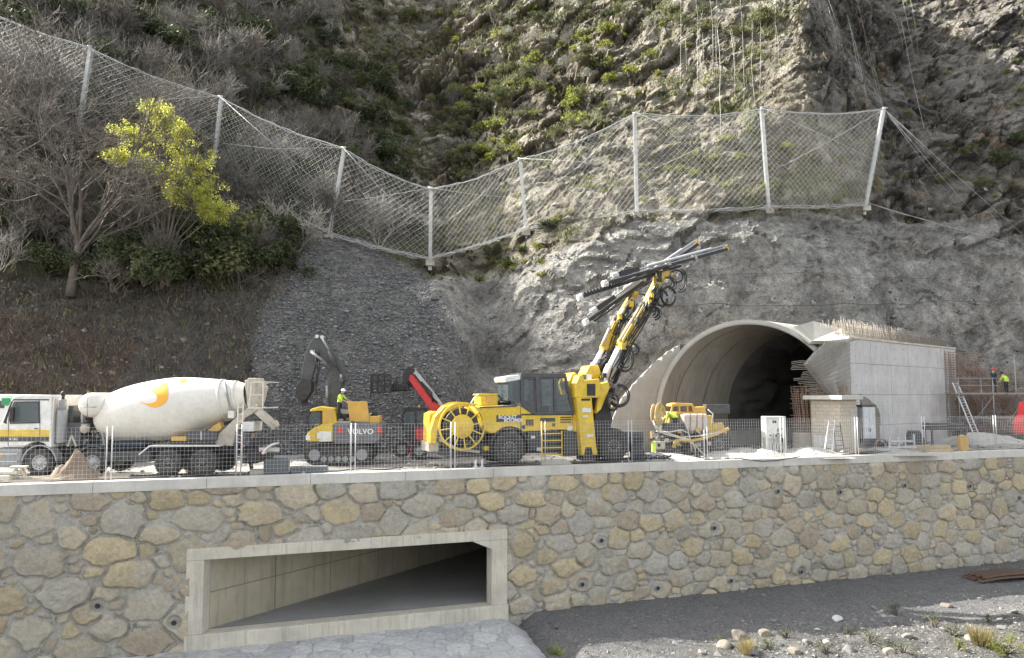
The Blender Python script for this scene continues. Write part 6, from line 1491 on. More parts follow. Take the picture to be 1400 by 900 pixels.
def feed(pa, pb, y, tail=None, head=None, w=.30, ext=None):
    a = J.p3(*pa, y); b = J.p3(*pb, y); d = (b-a).normalized(); u = Vector((-d.z, 0, d.x)); 
    if u.z < 0: u = -u
    m = MB(); m.bar(a, b, .26, .13, up=u, k=0)
    for s_ in (-1, 1): m.bar(a+u*.10+Vector((0,s_*.13,0)), b+u*.10+Vector((0,s_*.13,0)), .03, .05, up=u, k=1); m.bar(a-u*.07+Vector((0,s_*.13,0)), b-u*.07+Vector((0,s_*.13,0)), .03, .03, up=u, k=0)
    fb_ = J.add(m, 'feed_beam', [M_black, M_grey, M_dark])
    m = MB(); L = (b-a).length; m.cyl(a+u*.22+d*.3, b+u*.22+d*.15, .045, k=0); m.cyl(a+u*.28+d*L*.35, b+u*.26-d*L*.12, .06, k=2)
    c = a+d*L*.10+u*.24; m.bar(c, c+d*1.35, .24, .22, up=u, k=1); m.bar(c+d*.2, c+d*.8, .3, .28, up=u, k=1); m.cyl(c-d*.25, c+d*.1, .17, n=14, k=2); J.add(m, 'rock_drill', [M_grey, M_black, M_galv], .01, fb_)
    m = MB(); m.cyl(a-d*.1, a+d*.18, .16, n=16, k=1); m.box(0,0,0,0,0,0) if False else None; m.bar(b-d*.08, b+d*.08, .24, .18, up=u, k=0); m.cyl(b+u*.16-d*.08, b+u*.16+d*.1, .07, n=12, k=0); m.bar(a+d*L*.5, a+d*L*.5+d*.18, .28, .34, up=u, k=2); m.bar(a+d*L*.72, a+d*L*.72+d*.15, .28, .34, up=u, k=2); J.add(m, 'feed_end', [M_yellow, M_white, M_dirtycream], .01, fb_)
    m = MB(); rg = random.Random(3)
    for i in range(4): m.tube([a+d*(L*t)+u*(-.12-.1*math.sin(t*9+i))+Vector((0,-.2+.03*i,0)) for t in (.05,.15,.25,.35,.45,.55)], .03, 6)
    J.add(m, 'feed_hose', M_hose, 0, fb_); return a, b, d, u
feed((826,388), (993,341), .2); 
a = J.p3(792,407,.45); 
m = MB(); b = J.p3(930,364,.45); m.bar(a, b, .22, .12, up=(0,0,1)); m.cyl(a+Vector((0,0,.14)), b+Vector((0,0,.1)), .05, k=1); m.cyl(a-(b-a).normalized()*.1, a+(b-a).normalized()*.15, .16, n=14, k=2)
for i in range(12): c = a.lerp(b, .04+.03*i); m.box(c.x-.06, c.x+.06, c.y-.15, c.y+.1, c.z-.03, c.z+.20, k=0)
J.add(m, 'feed_cradle', [M_black, M_steel, M_white], .01)
feed((800,441), (953,334), 1.6)
m = MB(); c = J.p3(905,378,.3); m.cyl(c+Vector((-.3,0,0)), c+Vector((.55,.0,.12)), .20, n=14, k=0); m.box(c.x-.35, c.x-.1, .1, .6, c.z-.3, c.z+.25, k=1); m.bar(c, J.p3(912,366,.25), .3, .3, k=0); m.bar(BB[3], J.p3(868,396,1.65), .3, .3, k=1)
J.add(m, 'feed_knuckle', [M_ochre, M_black], .03)
m = MB(); rg = random.Random(9)
def loopc(cx, cy, rx, ry, n, y=.1, ph=0, span=6.0):
    for i in range(n):
        k_ = 1+rg.uniform(-.2,.2); m.tube([J.p3(cx+math.cos(t)*rx*k_+rg.uniform(-.4,.4), cy+math.sin(t)*ry*k_, y+i*.05) for t in [ph+span*j/12 for j in range(13)]], .027, 6)
J.add(m, 'loose_hose', M_hose) if False else None; loopc(914,405,9,12,4,.0); loopc(905,408,7,10,3,.1); loopc(931,384,7,14,4,.0,-1.6,3.6); loopc(925,378,8,8,3,.1,3); J.add(m, 'loose_hose', M_hose); m = MB(); loopc(855,490,10,16,5,-.2,-1.5,4.0); loopc(846,541,13,14,5,-.3,-1.9,4.4); loopc(838,550,8,12,4,-.3,-1); loopc(893,420,6,6,3,0)
J.add(m, 'loose_hose', M_hose)

# ---------------------------------------------------------------- concrete sprayer
S = Veh('shotcrete_machine', 940, 41.3, R_(6), 'dusty orange concrete spraying machine with coiled hoses in front of the tunnel', 'spraying machine')
m = MB(); S.plate(m, [(900,592),(985,590),(992,600),(990,612),(905,612)], .3, 1.9); S.add(m, 'chassis', M_dark, .04)
for px, yy, r_ in ((914,0.1,.36),(944,.2,.42),(984,.05,.62),(984,1.9,.62),(914,1.9,.36)): wheel(S, S.q(px, 600, yy)[0], yy, r_, r_, .35, M_darkrim, side=-1, rr=.5)
m = MB(); S.rect(m, 935, 566, 968, 591, .25, 1.3); tk = S.add(m, 'resin_tank', plain('pale pink plastic tank', (.62,.53,.47), .5, dirt=.35), .12)
m = MB(); 
for px in (944, 953, 961): a = S.p3(px, 566, .23); b = S.p3(px, 591, .23); m.bar(a, b, .05, .03, up=(0,1,0))
S.add(m, 'tank_strap', M_rust, 0, tk)
m = MB(); S.rect(m, 952, 585, 958, 592, .1, .25); S.rect(m, 967, 568, 974, 592, .3, 1.2); S.plate(m, [(974,580),(988,578),(994,590),(994,598),(974,598)], .3, 1.6); S.add(m, 'orange_housing', M_ochre, .04)
m = MB(); P5 = [(917,565),(920,554),(926,552),(946,553),(949,565)]
for yy in (.9, 1.8): frame(m, S, P5, yy, .05); m.bar(S.p3(929,552,yy), S.p3(929,566,yy), .09); m.bar(S.p3(940,552,yy), S.p3(940,566,yy), .09)
S.plate(m, [(918,553),(925,551),(947,552),(949,555),(918,556)], .85, 1.85); S.plate(m, [(949,557),(964,556),(967,568),(949,567)], .9, 1.6); S.rect(m, 915, 563, 950, 580, .9, 1.8); S.add(m, 'cab', M_orange, .03)
m = MB(); S.plate(m, [(911,579),(935,578),(941,591),(906,592)], .0, .9); S.rect(m, 966, 553, 998, 566, 1.0, 1.6); S.add(m, 'hopper', M_dark, .03)
m = MB(); 
for k, (cx, cy, rx, ry, yy) in enumerate(((894,566,4,13,.5),(902,566,6,15,.3),(905,568,5,13,.45))):
    for i in range(9): k_ = 1-.06*i; m.tube([S.p3(cx+math.cos(t)*rx*k_, cy+math.sin(t)*ry*k_, yy+.3*math.cos(t)+i*.02) for t in [6.3*j/20 for j in range(21)]], .035, 6, k=0 if (i+k) % 3 else 1)
S.add(m, 'hose_reel', [M_ochre, M_dirtycream])
m = MB(); m.tube([S.p3(921,612,.0), S.p3(923,604,-.1), S.p3(930,601,-.1), S.p3(945,603,-.15), S.p3(960,600,-.15), S.p3(975,595,-.15), S.p3(986,591,-.1), S.p3(996,586,.0)], [.12,.11,.10,.085,.08,.08,.08,.10], 10, k=0); S.add(m, 'delivery_pipe', [M_ochre])
m = MB()
for pts in ([(893,575),(898,588),(910,594),(930,599),(946,604),(955,614),(962,622)], [(894,580),(905,590),(925,596),(942,601),(950,612),(951,626)], [(935,575),(940,585),(943,600),(946,618)], [(930,598),(960,596),(985,590)], [(968,560),(975,566),(973,580)], [(897,590),(915,591),(932,588),(941,592)]): m.tube([S.p3(a, b, -.18) for a, b in pts], .035, 7)
S.add(m, 'white_hose', plain('dusty white hose', (.55,.52,.45), .7, dirt=.3))
m = MB(); rg = random.Random(31)
for i in range(60): c3 = S.p3(rg.uniform(896, 972), rg.uniform(588, 612), rg.uniform(.0, .6)); s_ = rg.uniform(.03,.12); m.box(c3.x-s_, c3.x+s_, c3.y-s_, c3.y+s_, c3.z-s_, c3.z+s_, k=rg.choice([0,0,1,2,3]))
for i in range(16): a = S.p3(rg.uniform(896,965), rg.uniform(588,606), 0); m.tube([a, a+Vector((.2,-.05,-.15)), a+Vector((rg.uniform(.2,.6),0,rg.uniform(-.3,.1)))], .028, 6, k=rg.choice([0,2]))
S.rect(m, 897, 604, 909, 614, .1, .6, k=2); S.add(m, 'machinery', [M_black, M_grey, M_dirtycream, M_orange], .01)
m = MB(); m.bar(S.p3(891,590,.2), S.p3(892,614,.2), .1, k=0); m.bar(S.p3(886,602,.2), S.p3(895,600,.2), .12, k=1); m.box(S.p3(891,604,.2).x, S.p3(896,604,.2).x, .1, .3, S.p3(891,618,.2).z, S.p3(891,604,.2).z, k=2); S.add(m, 'side_stand', [M_ochre, M_black, M_hivis], .01)
# ================================================================ SITE FENCE
def fpt(px, off=0.0):   # on the coping, by photo column -> u
    return wall_u(px, 600)[0]
FU = [fpt(p_) for p_ in (-62, 150, 328, 485, 622, 746, 865, 969, 1074, 1176, 1268, 1366)]+[fpt(1366)+6.0]
def fence_panel(L, seed):
    rg = random.Random(seed); r = empty('mesh_fence', (0,0,0), 0); m = MB(); H0, H1 = .10, 1.98
    nv_ = int(L/.14); 
    for i in range(1, nv_): x_ = L*i/nv_; m.bar((x_, 0, H0), (x_, 0, H1), .006)
    for j in range(13): z_ = H0+(H1-H0)*j/12; m.bar((0, .006, z_), (L, .006, z_), .006)
    m.build('wire_mesh', M_fence, r)
    for x_ in (.03, L-.07): m = MB(); m.cyl((x_, 0, .0), (x_, 0, 2.02), .024, n=8); m.build('post', M_galv, r)
    return r
for i in range(len(FU)-1):
    L = FU[i+1]-FU[i]-.08
    r = fence_panel(L, i); p = cp(FU[i]+.04, .22, .03); r.location = p; r.rotation_euler = (R_(random.uniform(-.6,.6)), 0, ANG)
    hint = ('at the far left in front of the truck cab','in front of the mixer truck rear wheels','in front of the excavator tracks on its left','in front of the excavator and red telehandler','in front of the big hose reel','in front of the drilling rig ladder','in front of the drilling rig front wheel','in front of the concrete spraying machine','between spraying machine and white switch cabinet','in front of the small block hut','in front of the tall concrete wall','at the far right before the scaffold')
    tag(r, 'temporary wire mesh fence panel '+hint[i], 'fence', 'temporary fence panels on the parapet')

# ================================================================ PEOPLE
def person(loc, rz, J, cols, label, helmet=None, height=1.75, scale=1.0, hold=None):
    """J: joint dict in metres, person faces local -Y. cols: (shirt, trousers)"""
    d = dict(pelvis=(0,0,.95), waist=(0,0,1.1), chest=(0,0,1.35), neck=(0,0,1.50), head0=(0,-.01,1.58), head=(0,-.015,1.68),
        hipL=(.10,0,.90), kneeL=(.11,-.02,.50), ankL=(.11,.02,.09), toeL=(.12,-.16,.04), hipR=(-.10,0,.90), kneeR=(-.11,-.02,.50), ankR=(-.11,.02,.09), toeR=(-.12,-.16,.04),
        shL=(.19,0,1.43), elL=(.25,.02,1.15), wrL=(.25,-.08,.90), haL=(.25,-.11,.82), shR=(-.19,0,1.43), elR=(-.25,.02,1.15), wrR=(-.25,-.08,.90), haR=(-.25,-.11,.82)); d.update(J)
    names = list(d); idx = {n: i for i, n in enumerate(names)}
    E_ = [('pelvis','waist'),('waist','chest'),('chest','neck'),('neck','head0'),('head0','head')]
    for s_ in 'LR': E_ += [('pelvis','hip'+s_),('hip'+s_,'knee'+s_),('knee'+s_,'ank'+s_),('ank'+s_,'toe'+s_),('chest','sh'+s_),('sh'+s_,'el'+s_),('el'+s_,'wr'+s_),('wr'+s_,'ha'+s_)]
    R = dict(pelvis=.150, waist=.135, chest=.155, neck=.058, head0=.075, head=.105, hip=.095, knee=.062, ank=.048, toe=.045, sh=.072, el=.048, wr=.033, ha=.038)
    vs_ = [Vector(d[n]) for n in names]; rad = [R[n[:-1] if n[-1] in 'LR' and n not in R else n] for n in names]; es = [(idx[a], idx[b]) for a, b in E_]
    # five fingers on each hand, as short chains rooted in the palm
    for s_ in 'LR':
        h = Vector(d['ha'+s_]); w = Vector(d['wr'+s_]); f = (h-w).normalized(); side_ = f.cross(Vector((0,1,0)) if abs(f.y) < .9 else Vector((1,0,0))).normalized(); pal = f.cross(side_)
        for k, ln in enumerate((.075,.085,.08,.062)):
            b_ = h+side_*((k-1.5)*.022)+f*.02; mid = b_+f*ln*.5+pal*.012; t = mid+f*ln*.45+pal*.03
            i0 = len(vs_); vs_ += [mid, t]; rad += [.0095, .008]; es += [(idx['ha'+s_], i0), (i0, i0+1)]
        b_ = h-side_*.05; t = b_+f*.04-side_*.01; i0 = len(vs_); vs_ += [b_, t]; rad += [.012, .009]; es += [(idx['ha'+s_], i0), (i0, i0+1)]
    me = bpy.data.meshes.new('b'); me.from_pydata([tuple(v) for v in vs_], es, []); o = bpy.data.objects.new('b', me); COL.objects.link(o)
    sk_ = o.modifiers.new('s', 'SKIN'); 
    for i, sv in enumerate(me.skin_vertices[0].data): sv.radius = (rad[i], rad[i]*(.8 if names[i:i+1] and names[i] in ('pelvis','waist','chest') else 1)); sv.use_root = (i == 0)
    sub = o.modifiers.new('u', 'SUBSURF'); sub.levels = 2; sub.render_levels = 2
    bpy.context.view_layer.update(); m2 = bpy.data.meshes.new_from_object(o.evaluated_get(bpy.context.evaluated_depsgraph_get())); bpy.data.objects.remove(o)
    m2.materials.clear(); 
    for mt in (cols[0], cols[1], M_skin, M_black): m2.materials.append(mt)
    seg = [(Vector(d[a]), Vector(d[b]), a, b) for a, b in E_]
    def kind(c):
        best = (9, 2)
        for a, b, na, nb in seg:
            ab = b-a; t = max(0, min(1, (c-a).dot(ab)/ab.length_squared)); q_ = (c-a-ab*t).length
            if q_ < best[0]:
                if nb.startswith('toe'): k = 3
                elif nb.startswith(('knee','ank','hip')): k = 1
                elif na == 'pelvis': k = 1 if t < .5 else 0
                elif nb.startswith(('head',)) : k = 2
                elif nb == 'neck': k = 0 if t < .75 else 2
                elif nb.startswith('ha'): k = 2
                elif nb.startswith('wr'): k = cols[2] if len(cols) > 2 else 0
                else: k = 0
                best = (q_, k)
        return best[1]
    hc_ = Vector(d['head'])
    for p_ in m2.polygons: p_.material_index = 2 if (p_.center-hc_).length > 9 else kind(p_.center); p_.use_smooth = True
    r = bpy.data.objects.new('person', m2); COL.objects.link(r); r.location = loc; r.rotation_euler = (0,0,rz); r.scale = (scale,)*3
    h = Vector(d['head']); hd = (h-Vector(d['neck'])).normalized()
    m = MB(); m.ball(h+Vector((0,-.105,-.005)), .018, 8, sc=(.8,1,1.3), k=0)
    for s_ in (-1, 1): m.ball(h+Vector((s_*.036,-.093,.025)), .012, 8, k=1); m.ball(h+Vector((s_*.105,0,.0)), .022, 8, k=0, sc=(.5,.8,1.3))
    m.box(h.x-.025, h.x+.025, h.y-.108, h.y-.098, h.z-.055, h.z-.045, k=1); m.build('face', [M_skin, M_dark], r)
    if helmet:
        m = MB(); c = h+hd*.035; m.lathe([(-.0, .150),(.0, .128),(.05, .125),(.10,.098),(.13,.05),(.14,0)], c, hd, 20); m.box(c.x-.08, c.x+.08, c.y-.19, c.y-.1, c.z-.006, c.z+.012); m.build('helmet', helmet, r)
    tag(r, label, 'person'); return r
# worker on the excavator deck, seen from the side, leaning over the engine
c3 = E.p3(464, 575, .5); wl = E.root.matrix_basis @ c3 if False else (Matrix.Translation(E.O) @ Matrix.Rotation(E.rz, 4, 'Z')) @ c3
a_ = person(wl-Vector((0,0,.0)), R_(70), dict(chest=(0,-.08,1.33), neck=(0,-.14,1.48), head0=(0,-.18,1.55), head=(0,-.20,1.64), shL=(.18,-.08,1.42), shR=(-.18,-.08,1.42), elL=(.22,-.28,1.20), wrL=(.17,-.50,1.12), haL=(.15,-.58,1.10), elR=(-.22,-.25,1.18), wrR=(-.15,-.48,1.08), haR=(-.13,-.56,1.06)), (M_hivis, M_navy, 2), 'worker in yellow-green shirt and white helmet standing on the excavator deck', M_hwhite, scale=.84)
p = P(346, 600, 31.9); p.z = 0
person(p, R_(-60), dict(elL=(.24,-.12,1.16), wrL=(.18,-.36,1.18), haL=(.16,-.44,1.19), kneeL=(.12,-.12,.50), ankL=(.12,-.06,.09), toeL=(.12,-.24,.04)), (plain('dark purple jacket', (.07,.045,.08), .9), M_navy), 'person in dark purple jacket standing behind the mixer truck', M_navy, scale=.98)
c3 = (Matrix.Translation(S.O) @ Matrix.Rotation(S.rz, 4, 'Z')) @ S.p3(924, 582, .45)
person(c3-Vector((0,0,.62)), R_(205), dict(waist=(0,-.04,1.08), chest=(0,-.25,1.22), neck=(0,-.38,1.27), head0=(0,-.45,1.27), head=(0,-.53,1.24), shL=(.19,-.28,1.26), shR=(-.19,-.28,1.26), elL=(.24,-.42,1.0), wrL=(.2,-.55,.82), haL=(.18,-.6,.75), elR=(-.24,-.42,1.0), wrR=(-.2,-.55,.82), haR=(-.18,-.6,.75)), (M_hivis, M_navy), 'worker in hi-vis yellow jacket bending over the spraying machine', M_hwhite)

# ================================================================ SCAFFOLD AND REBAR AT THE RIGHT
so_ = P(1312, 600, 53.5); so_.z = 0
sc = empty('scaffold', so_, R_(4), 'steel scaffold with plank deck right of the tall wall', 'scaffold'); zd = P(1350, 538, 53.0).z
m = MB(); Lx = 8.5
for x_ in (.1, 2.6, 5.2, 7.9):
    for y_ in (.0, 1.2): m.cyl((x_, y_, 0), (x_, y_, zd+1.1 if x_ != 5.2 else zd+2.8), .04, n=6)
for z_ in (zd*.5, zd-.1, zd+.55, zd+1.05):
    for y_ in (0, 1.2): m.cyl((0, y_, z_), (Lx if z_ < zd else 3.0, y_, z_), .028, n=6)
for x_ in (.1, 2.6, 5.2): m.cyl((x_, 0, .2), (x_+2.5, 0, zd-.2), .024, n=6)
m.build('frame', M_grey, sc)
m = MB(); 
for i in range(4): m.box(-.2, Lx, -.05+i*.33, .25+i*.33, zd-.02, zd+.04)
m.build('deck', M_wood, sc)
ra = empty('rebar_lattice', so_+Vector((-.3,2.2,0)), R_(4), 'wide upright rebar mesh standing behind the scaffold deck', 'rebar'); m = MB(); rg = random.Random(77); RH = P(1330, 478, 56).z
for row in (0, .5):
    for i in range(58): x_ = i*.16; hh = RH-.012*i*i*.16-x_*.10+rg.uniform(-.15,.15); m.tube([(x_, row, 0), (x_+rg.uniform(-.06,.06), row, hh*.5), (x_+rg.uniform(-.08,.08), row, hh)], .017, 4, cap=False)
    for j in range(34): z_ = .3+j*.185; m.tube([(-.3, row+.02, z_), (4.5, row+.02, z_+rg.uniform(-.05,.05)), (9.3, row+.02, z_-.25+rg.uniform(-.05,.05))] if z_ < RH-1.4 else [(-.3, row+.02, z_), (4.0, row+.02, z_-.15)], .015, 4, cap=False)
m.build('bar', M_rust, ra)
# long aluminium ladder leaning on the wall end
la, lb = P(1340, 611, 52.0), P(1307, 527, 54.0); la.z = 0
ld = empty('ladder', la, 0, 'long aluminium ladder leaning against the right end of the tall wall', 'ladder'); m = MB(); v = lb-la; sd_ = Vector((.42,.12,0)); top_ = v*1.05
for s_ in (-.5, .5): m.bar(sd_*s_, top_+sd_*s_, .09, .04)
m.build('rail', M_galv, ld); m = MB()
for i in range(22): c = top_*((i+.5)/22); m.bar(c-sd_*.5, c+sd_*.5, .035)
m.build('rung', M_galv, ld)
def small_ladder(px0, py0, px1, py1, D, w, mat, label, aframe=False):
    a = P(px0, py0, D); a.z = .1; b = P(px1, py1, D+.5); r = empty('ladder', a, 0, label, 'ladder'); m = MB(); v = b-a; s_ = Vector((w/2, 0, 0))
    for k in (-1, 1): m.bar(s_*k*1.1, v+s_*k*.8, .05, .035)
    for i in range(6): c = v*((i+.6)/6.4); m.bar(c-s_, c+s_, .035)
    if aframe:
        for k in (-1, 1): m.bar(v+s_*k*.8, Vector((v.x+.35, .7, 0))+s_*k*1.1, .04, .03)
    m.build('rail', mat, r)
small_ladder(1132, 612, 1137, 575, 41.9, .40, M_galv, 'pale aluminium stepladder standing in front of the block hut', True)
small_ladder(1149, 612, 1144, 578, 41.9, .42, M_dark, 'dark ladder leaning on the block hut wall right of the stepladder')
# people on the deck
M1 = Matrix.Translation(so_) @ Matrix.Rotation(R_(4), 4, 'Z')
person(M1 @ Vector((P(1370,530,53.5).x-so_.x, .6, zd+.05)), R_(120), dict(elL=(.22,-.2,1.25), wrL=(.15,-.42,1.35), haL=(.13,-.5,1.38)), (M_navy, M_navy), 'worker in dark clothes and red helmet on the scaffold deck', M_hred, scale=.95)
person(M1 @ Vector((P(1388,530,53.5).x-so_.x, .6, zd-.12)), R_(200), dict(chest=(0,-.12,1.30), neck=(0,-.2,1.44), head0=(0,-.25,1.5), head=(0,-.28,1.59), shL=(.19,-.12,1.38), shR=(-.19,-.12,1.38), elL=(.26,-.25,1.12), wrL=(.24,-.42,.95), haL=(.24,-.48,.9)), (M_hivis, M_navy), 'worker in hi-vis vest at the right edge beside the red-helmeted worker', M_navy, scale=.95)
# red machine cropped by the right edge
p = P(1425, 600, 49.5); p.z = 0; rm = empty('red_machine', p, R_(10), 'red machine housing cut off by the right edge of the picture', 'machine')
m = MB(); m.prism([(-.5,.7),(-.5,1.5),(-.1,1.95),(.1,2.8),(.5,2.8),(2.6,2.6),(2.6,.6)], 0, 1.8); m.build('body', M_red, rm, .08)
m = MB(); m.box(-.3, 2.4, .2, 1.6, .4, .75); m.build('frame', M_dark, rm, .03)
for x_ in (.3, 1.9): m = MB(); m.lathe([(0,.15),(.0,.38),(.05,.45),(.3,.45),(.35,.38)], (x_, -.05, .45), (0,1,0), 20); m.build('wheel', M_tyre, rm)
# ================================================================ SMALL SITE THINGS
p = P(1061, 612, 42.0); p.z = .05; w = empty('switch_cabinet', p, R_(4), 'open white electrical switch cabinet on legs with hanging cables', 'cabinet')
M_cabw = plain('cabinet white', (.68,.68,.65), .5, dirt=.35)
m = MB(); m.box(-.5,.5,.0,.5,.85,1.95); m.box(-.56,.56,-.08,.58,1.93,2.02); m.box(-.56,-.48,-.08,-.0,.0,1.98); m.box(.48,.56,-.08,.0,.0,1.98); m.box(-.56,-.48,.5,.58,0,1.9); m.box(.48,.56,.5,.58,0,1.9); m.box(-.5,.5,.3,.36,.1,.85); m.build('body', M_cabw, w, .015)
m = MB(); m.box(-.16,.06,-.02,-.001,1.66,1.80); m.box(.08,.42,-.018,-.001,1.32,1.36); m.box(.12,.44,-.03,-.001,1.42,1.80, k=1)
for (x_, z_) in ((.12,1.25),(.12,1.1),(.0,.98),(-.3,1.0)): m.cyl((x_,-.04,z_), (x_,0,z_), .05, n=10)
m.build('panel', [M_dark, M_cabw], w, .003)
m = MB(); rg = random.Random(3)
for i in range(6): x_ = rg.uniform(-.35,.4); m.tube([(x_,-.04,1.1), (x_+rg.uniform(-.1,.1),-.1,.7), (x_+rg.uniform(-.3,.2),-.15,.35), (x_+rg.uniform(-.4,.2),-.1,.12), (x_+rg.uniform(-.5,.4),-.25,.05)], .02, 6, k=rg.randint(0,1))
m.build('cable', [M_hose, MATS['dusty white hose']], w)
m = MB(); pts = []
for (a_, b_) in ((1092,624),(1060,630),(1040,631),(1010,626),(985,620),(962,622)): u_, z_ = wall_u(a_, b_); pts.append(cp(u_, -.14 if b_ > 626 else -.08, max(-.3, min(.08, z_+.02))))
tag(m.tube(pts, .022, 7).build('loose_cable', M_hose), 'thin black cable looping over the parapet edge below the switch cabinet', 'cable')
def at0(px, D, z=0.0): p = P(px, 600, D); p.z = z; return p
# black stand, work table, trestle, planks
m = MB(); m.prism([(-.75,0),(-.35,1.15),(.15,1.15),(.7,0)], 0, .5); o = m.build('black_sheet_stand', M_dark, None, .03); o.location = at0(1255, 45.5); tag(o, 'black wedge shaped cover standing before the tall wall', 'cover')
r = empty('work_bench', at0(1299, 46.5), R_(8), 'grey steel work bench near the foot of the long ladder', 'bench'); m = MB(); m.box(-1.3,1.3,0,.8,1.15,1.35); m.box(-1.4,.9,-.05,.6,1.42,1.55); m.build('bench_top', M_dark, r, .02)
for x_ in (-1.1, 1.1): m = MB(); m.bar((x_,.1,0),(x_,.1,1.15),.08); m.bar((x_,.7,0),(x_,.7,1.15),.08); m.build('leg', M_dark, r)
m = MB(); m.box(-.25,.25,-.2,.2,0,.75); m.box(-.2,.2,-.15,.15,.75,.85); o = m.build('generator', M_orange, None, .05); o.location = at0(1316, 45.2); tag(o, 'small orange generator beside the work bench', 'generator')
r = empty('trestle', at0(1232, 43.6), R_(10), 'low metal trestle frame in front of the tall wall', 'trestle'); m = MB()
for x_ in (-.75, -.2, .25, .8): m.bar((x_,0,0),(x_,0,.95+.1*math.sin(x_*9)),.09)
m.box(-.9,.9,-.1,.3,.25,.36); m.box(-.7,.7,-.1,.25,.6,.68); m.build('frame', M_galv, r, .01)
m = MB(); 
for i in range(5): a = Vector((-3.2+i*.15, -.4+i*.16, .06+.05*(i % 2))); m.bar(a, a+Vector((4.4,1.2,.05)), .14, .045)
o = m.build('planks', M_wood); o.location = at0(1160, 41.9, .12); tag(o, 'long pale timber planks lying on the rubble beside the hut', 'planks')
m = MB(); m.box(-1.7,1.7,0,.7,.0,.22); m.box(-1.5,1.6,.1,.6,.225,.4); o = m.build('timber_beam', M_wood, None, .02); o.location = at0(1262, 43.6); tag(o, 'stacked pale timber beams between trestle and bench', 'timber')
m = MB(); m.box(-2.2,2.4,0,.5,.0,.3); o = m.build('timber_beam', M_wood, None, .02); o.location = at0(1392, 47.8); tag(o, 'pale timber beam on the ground at the far right behind the fence', 'timber')
# coils and sacks at the wall
m = MB()
for i in range(8): m.tube([(math.cos(t)*.35, i*.03, .38+math.sin(t)*.36) for t in [6.3*j/16 for j in range(17)]], .035, 6)
o = m.build('cable_coil', M_rust); o.location = at0(1206, 43.6); tag(o, 'upright brown coil of cable right of the pale cabinet', 'coil')
m = MB(); m.box(-.8,.7,0,.6,0,.55); m.box(-.55,.5,.05,.5,.56,.75); o = m.build('dark_crate', M_dark, None, .03); o.location = at0(1193, 44.0); tag(o, 'dark low crate in front of the pale cabinet', 'crate')
# blue-grey kerb blocks near the mixer truck
u_ = fpt(390); m = MB(); m.box(-.55,.45,0,.6,0,.62); o = m.build('concrete_block', plain('slate concrete block', (.14,.15,.155), .9, bump=.4), None, .05); o.location = cp(u_-.2, .62, 0); o.rotation_euler = (0,0,ANG); tag(o, 'dark grey upright block on the ground behind the mixer truck', 'block')
m = MB(); m.box(-.75,.75,0,.5,0,.28); o = m.build('concrete_block', MATS['slate concrete block'], None, .04); o.location = cp(u_+1.05, .62, 0); o.rotation_euler = (0,0,ANG); tag(o, 'low dark grey slab lying right of the upright dark block', 'block')
u_ = fpt(362); m = MB(); m.box(-.5,.5,0,.4,0,.2); o = m.build('pale_block', M_conc, None, .02); o.location = cp(u_, .75, 0); o.rotation_euler = (0,0,ANG); tag(o, 'small pale concrete slab left of the dark upright block', 'block')
# earth heap by the truck
def heap(px, D, w_, h_, mat, label, name, seed, d_=None):
    d_ = d_ or w_*.7; nu_, nv_ = 34, 26; U_, V2 = np.meshgrid(np.linspace(-1,1,nu_), np.linspace(-1,1,nv_), indexing='ij'); U_ = U_.ravel(); V2 = V2.ravel(); rr_ = np.hypot(U_, V2); 
    z_ = h_*np.maximum(0, 1-rr_**1.6)*.85+fbm(U_*2.2+seed, V2*2.2, U_*0, 4)*h_*.75*np.clip(1.15-rr_, 0, 1)-.05
    p = at0(px, D); o = np_mesh(name, np.stack([U_*w_, V2*d_, z_], 1), gridfaces(nu_, nv_), mat, None, False); o.location = p; tag(o, label, 'heap'); return o
heap(107, 29.8, 1.15, 1.0, plain('brown earth', (.19,.14,.10), .95, dirt=.4, bump=.8, bs=12), 'small brown earth heap beside the second truck wheel', 'earth_heap', 3, .6)
M_rub = plain('pale rubble', (.38,.365,.335), .95, dirt=.5, dirtc=(.3,.28,.25), bump=.8, bs=9)
heap(1018, 41.5, 2.4, .62, M_rub, 'pale rubble heap left of the white switch cabinet', 'rubble_heap', 5)
heap(1098, 41.8, 2.2, .55, M_rub, 'pale rubble heap between switch cabinet and block hut', 'rubble_heap', 6)
heap(1200, 43.2, 3.2, .34, M_rub, 'low pale rubble heap in front of the pale cabinet', 'rubble_heap', 7, 1.2)
heap(1345, 48.0, 4.2, .9, M_rub, 'wide pale rubble heap at the far right near the ladder foot', 'rubble_heap', 8, 1.6)
heap(905, 39.6, 2.2, .35, M_rub, 'flat pale rubble heap between rig front wheel and spraying machine', 'rubble_heap', 9, 1.0)
g = np.random.default_rng(14); n = 5200; uu_ = g.uniform(-22, 40, n); vd = g.uniform(.5, 10, n); w_ = g.random(n) < np.clip(.12+np.exp(-((uu_-20)/10)**2), 0, 1); uu_, vd = uu_[w_], vd[w_]
base = np.stack([uu_*WD.x+WN.x*vd, W0+uu_*WD.y+WN.y*vd, np.full(len(uu_), .01)], 1); base[:, 2] += np.exp(-((base[:, 0]-17.5)/5)**2-((base[:, 1]-42.6)/1.1)**2)*.35+np.exp(-((base[:, 0]-31)/7)**2-((base[:, 1]-47.5)/1.3)**2)*.4
o = stones(base, .07, 15, 'yard_stones', stonemat('yard stone', (.2,.19,.17), (.46,.44,.40))); tag(o, 'pale loose stones scattered on the yard', 'stones', kind='stuff')
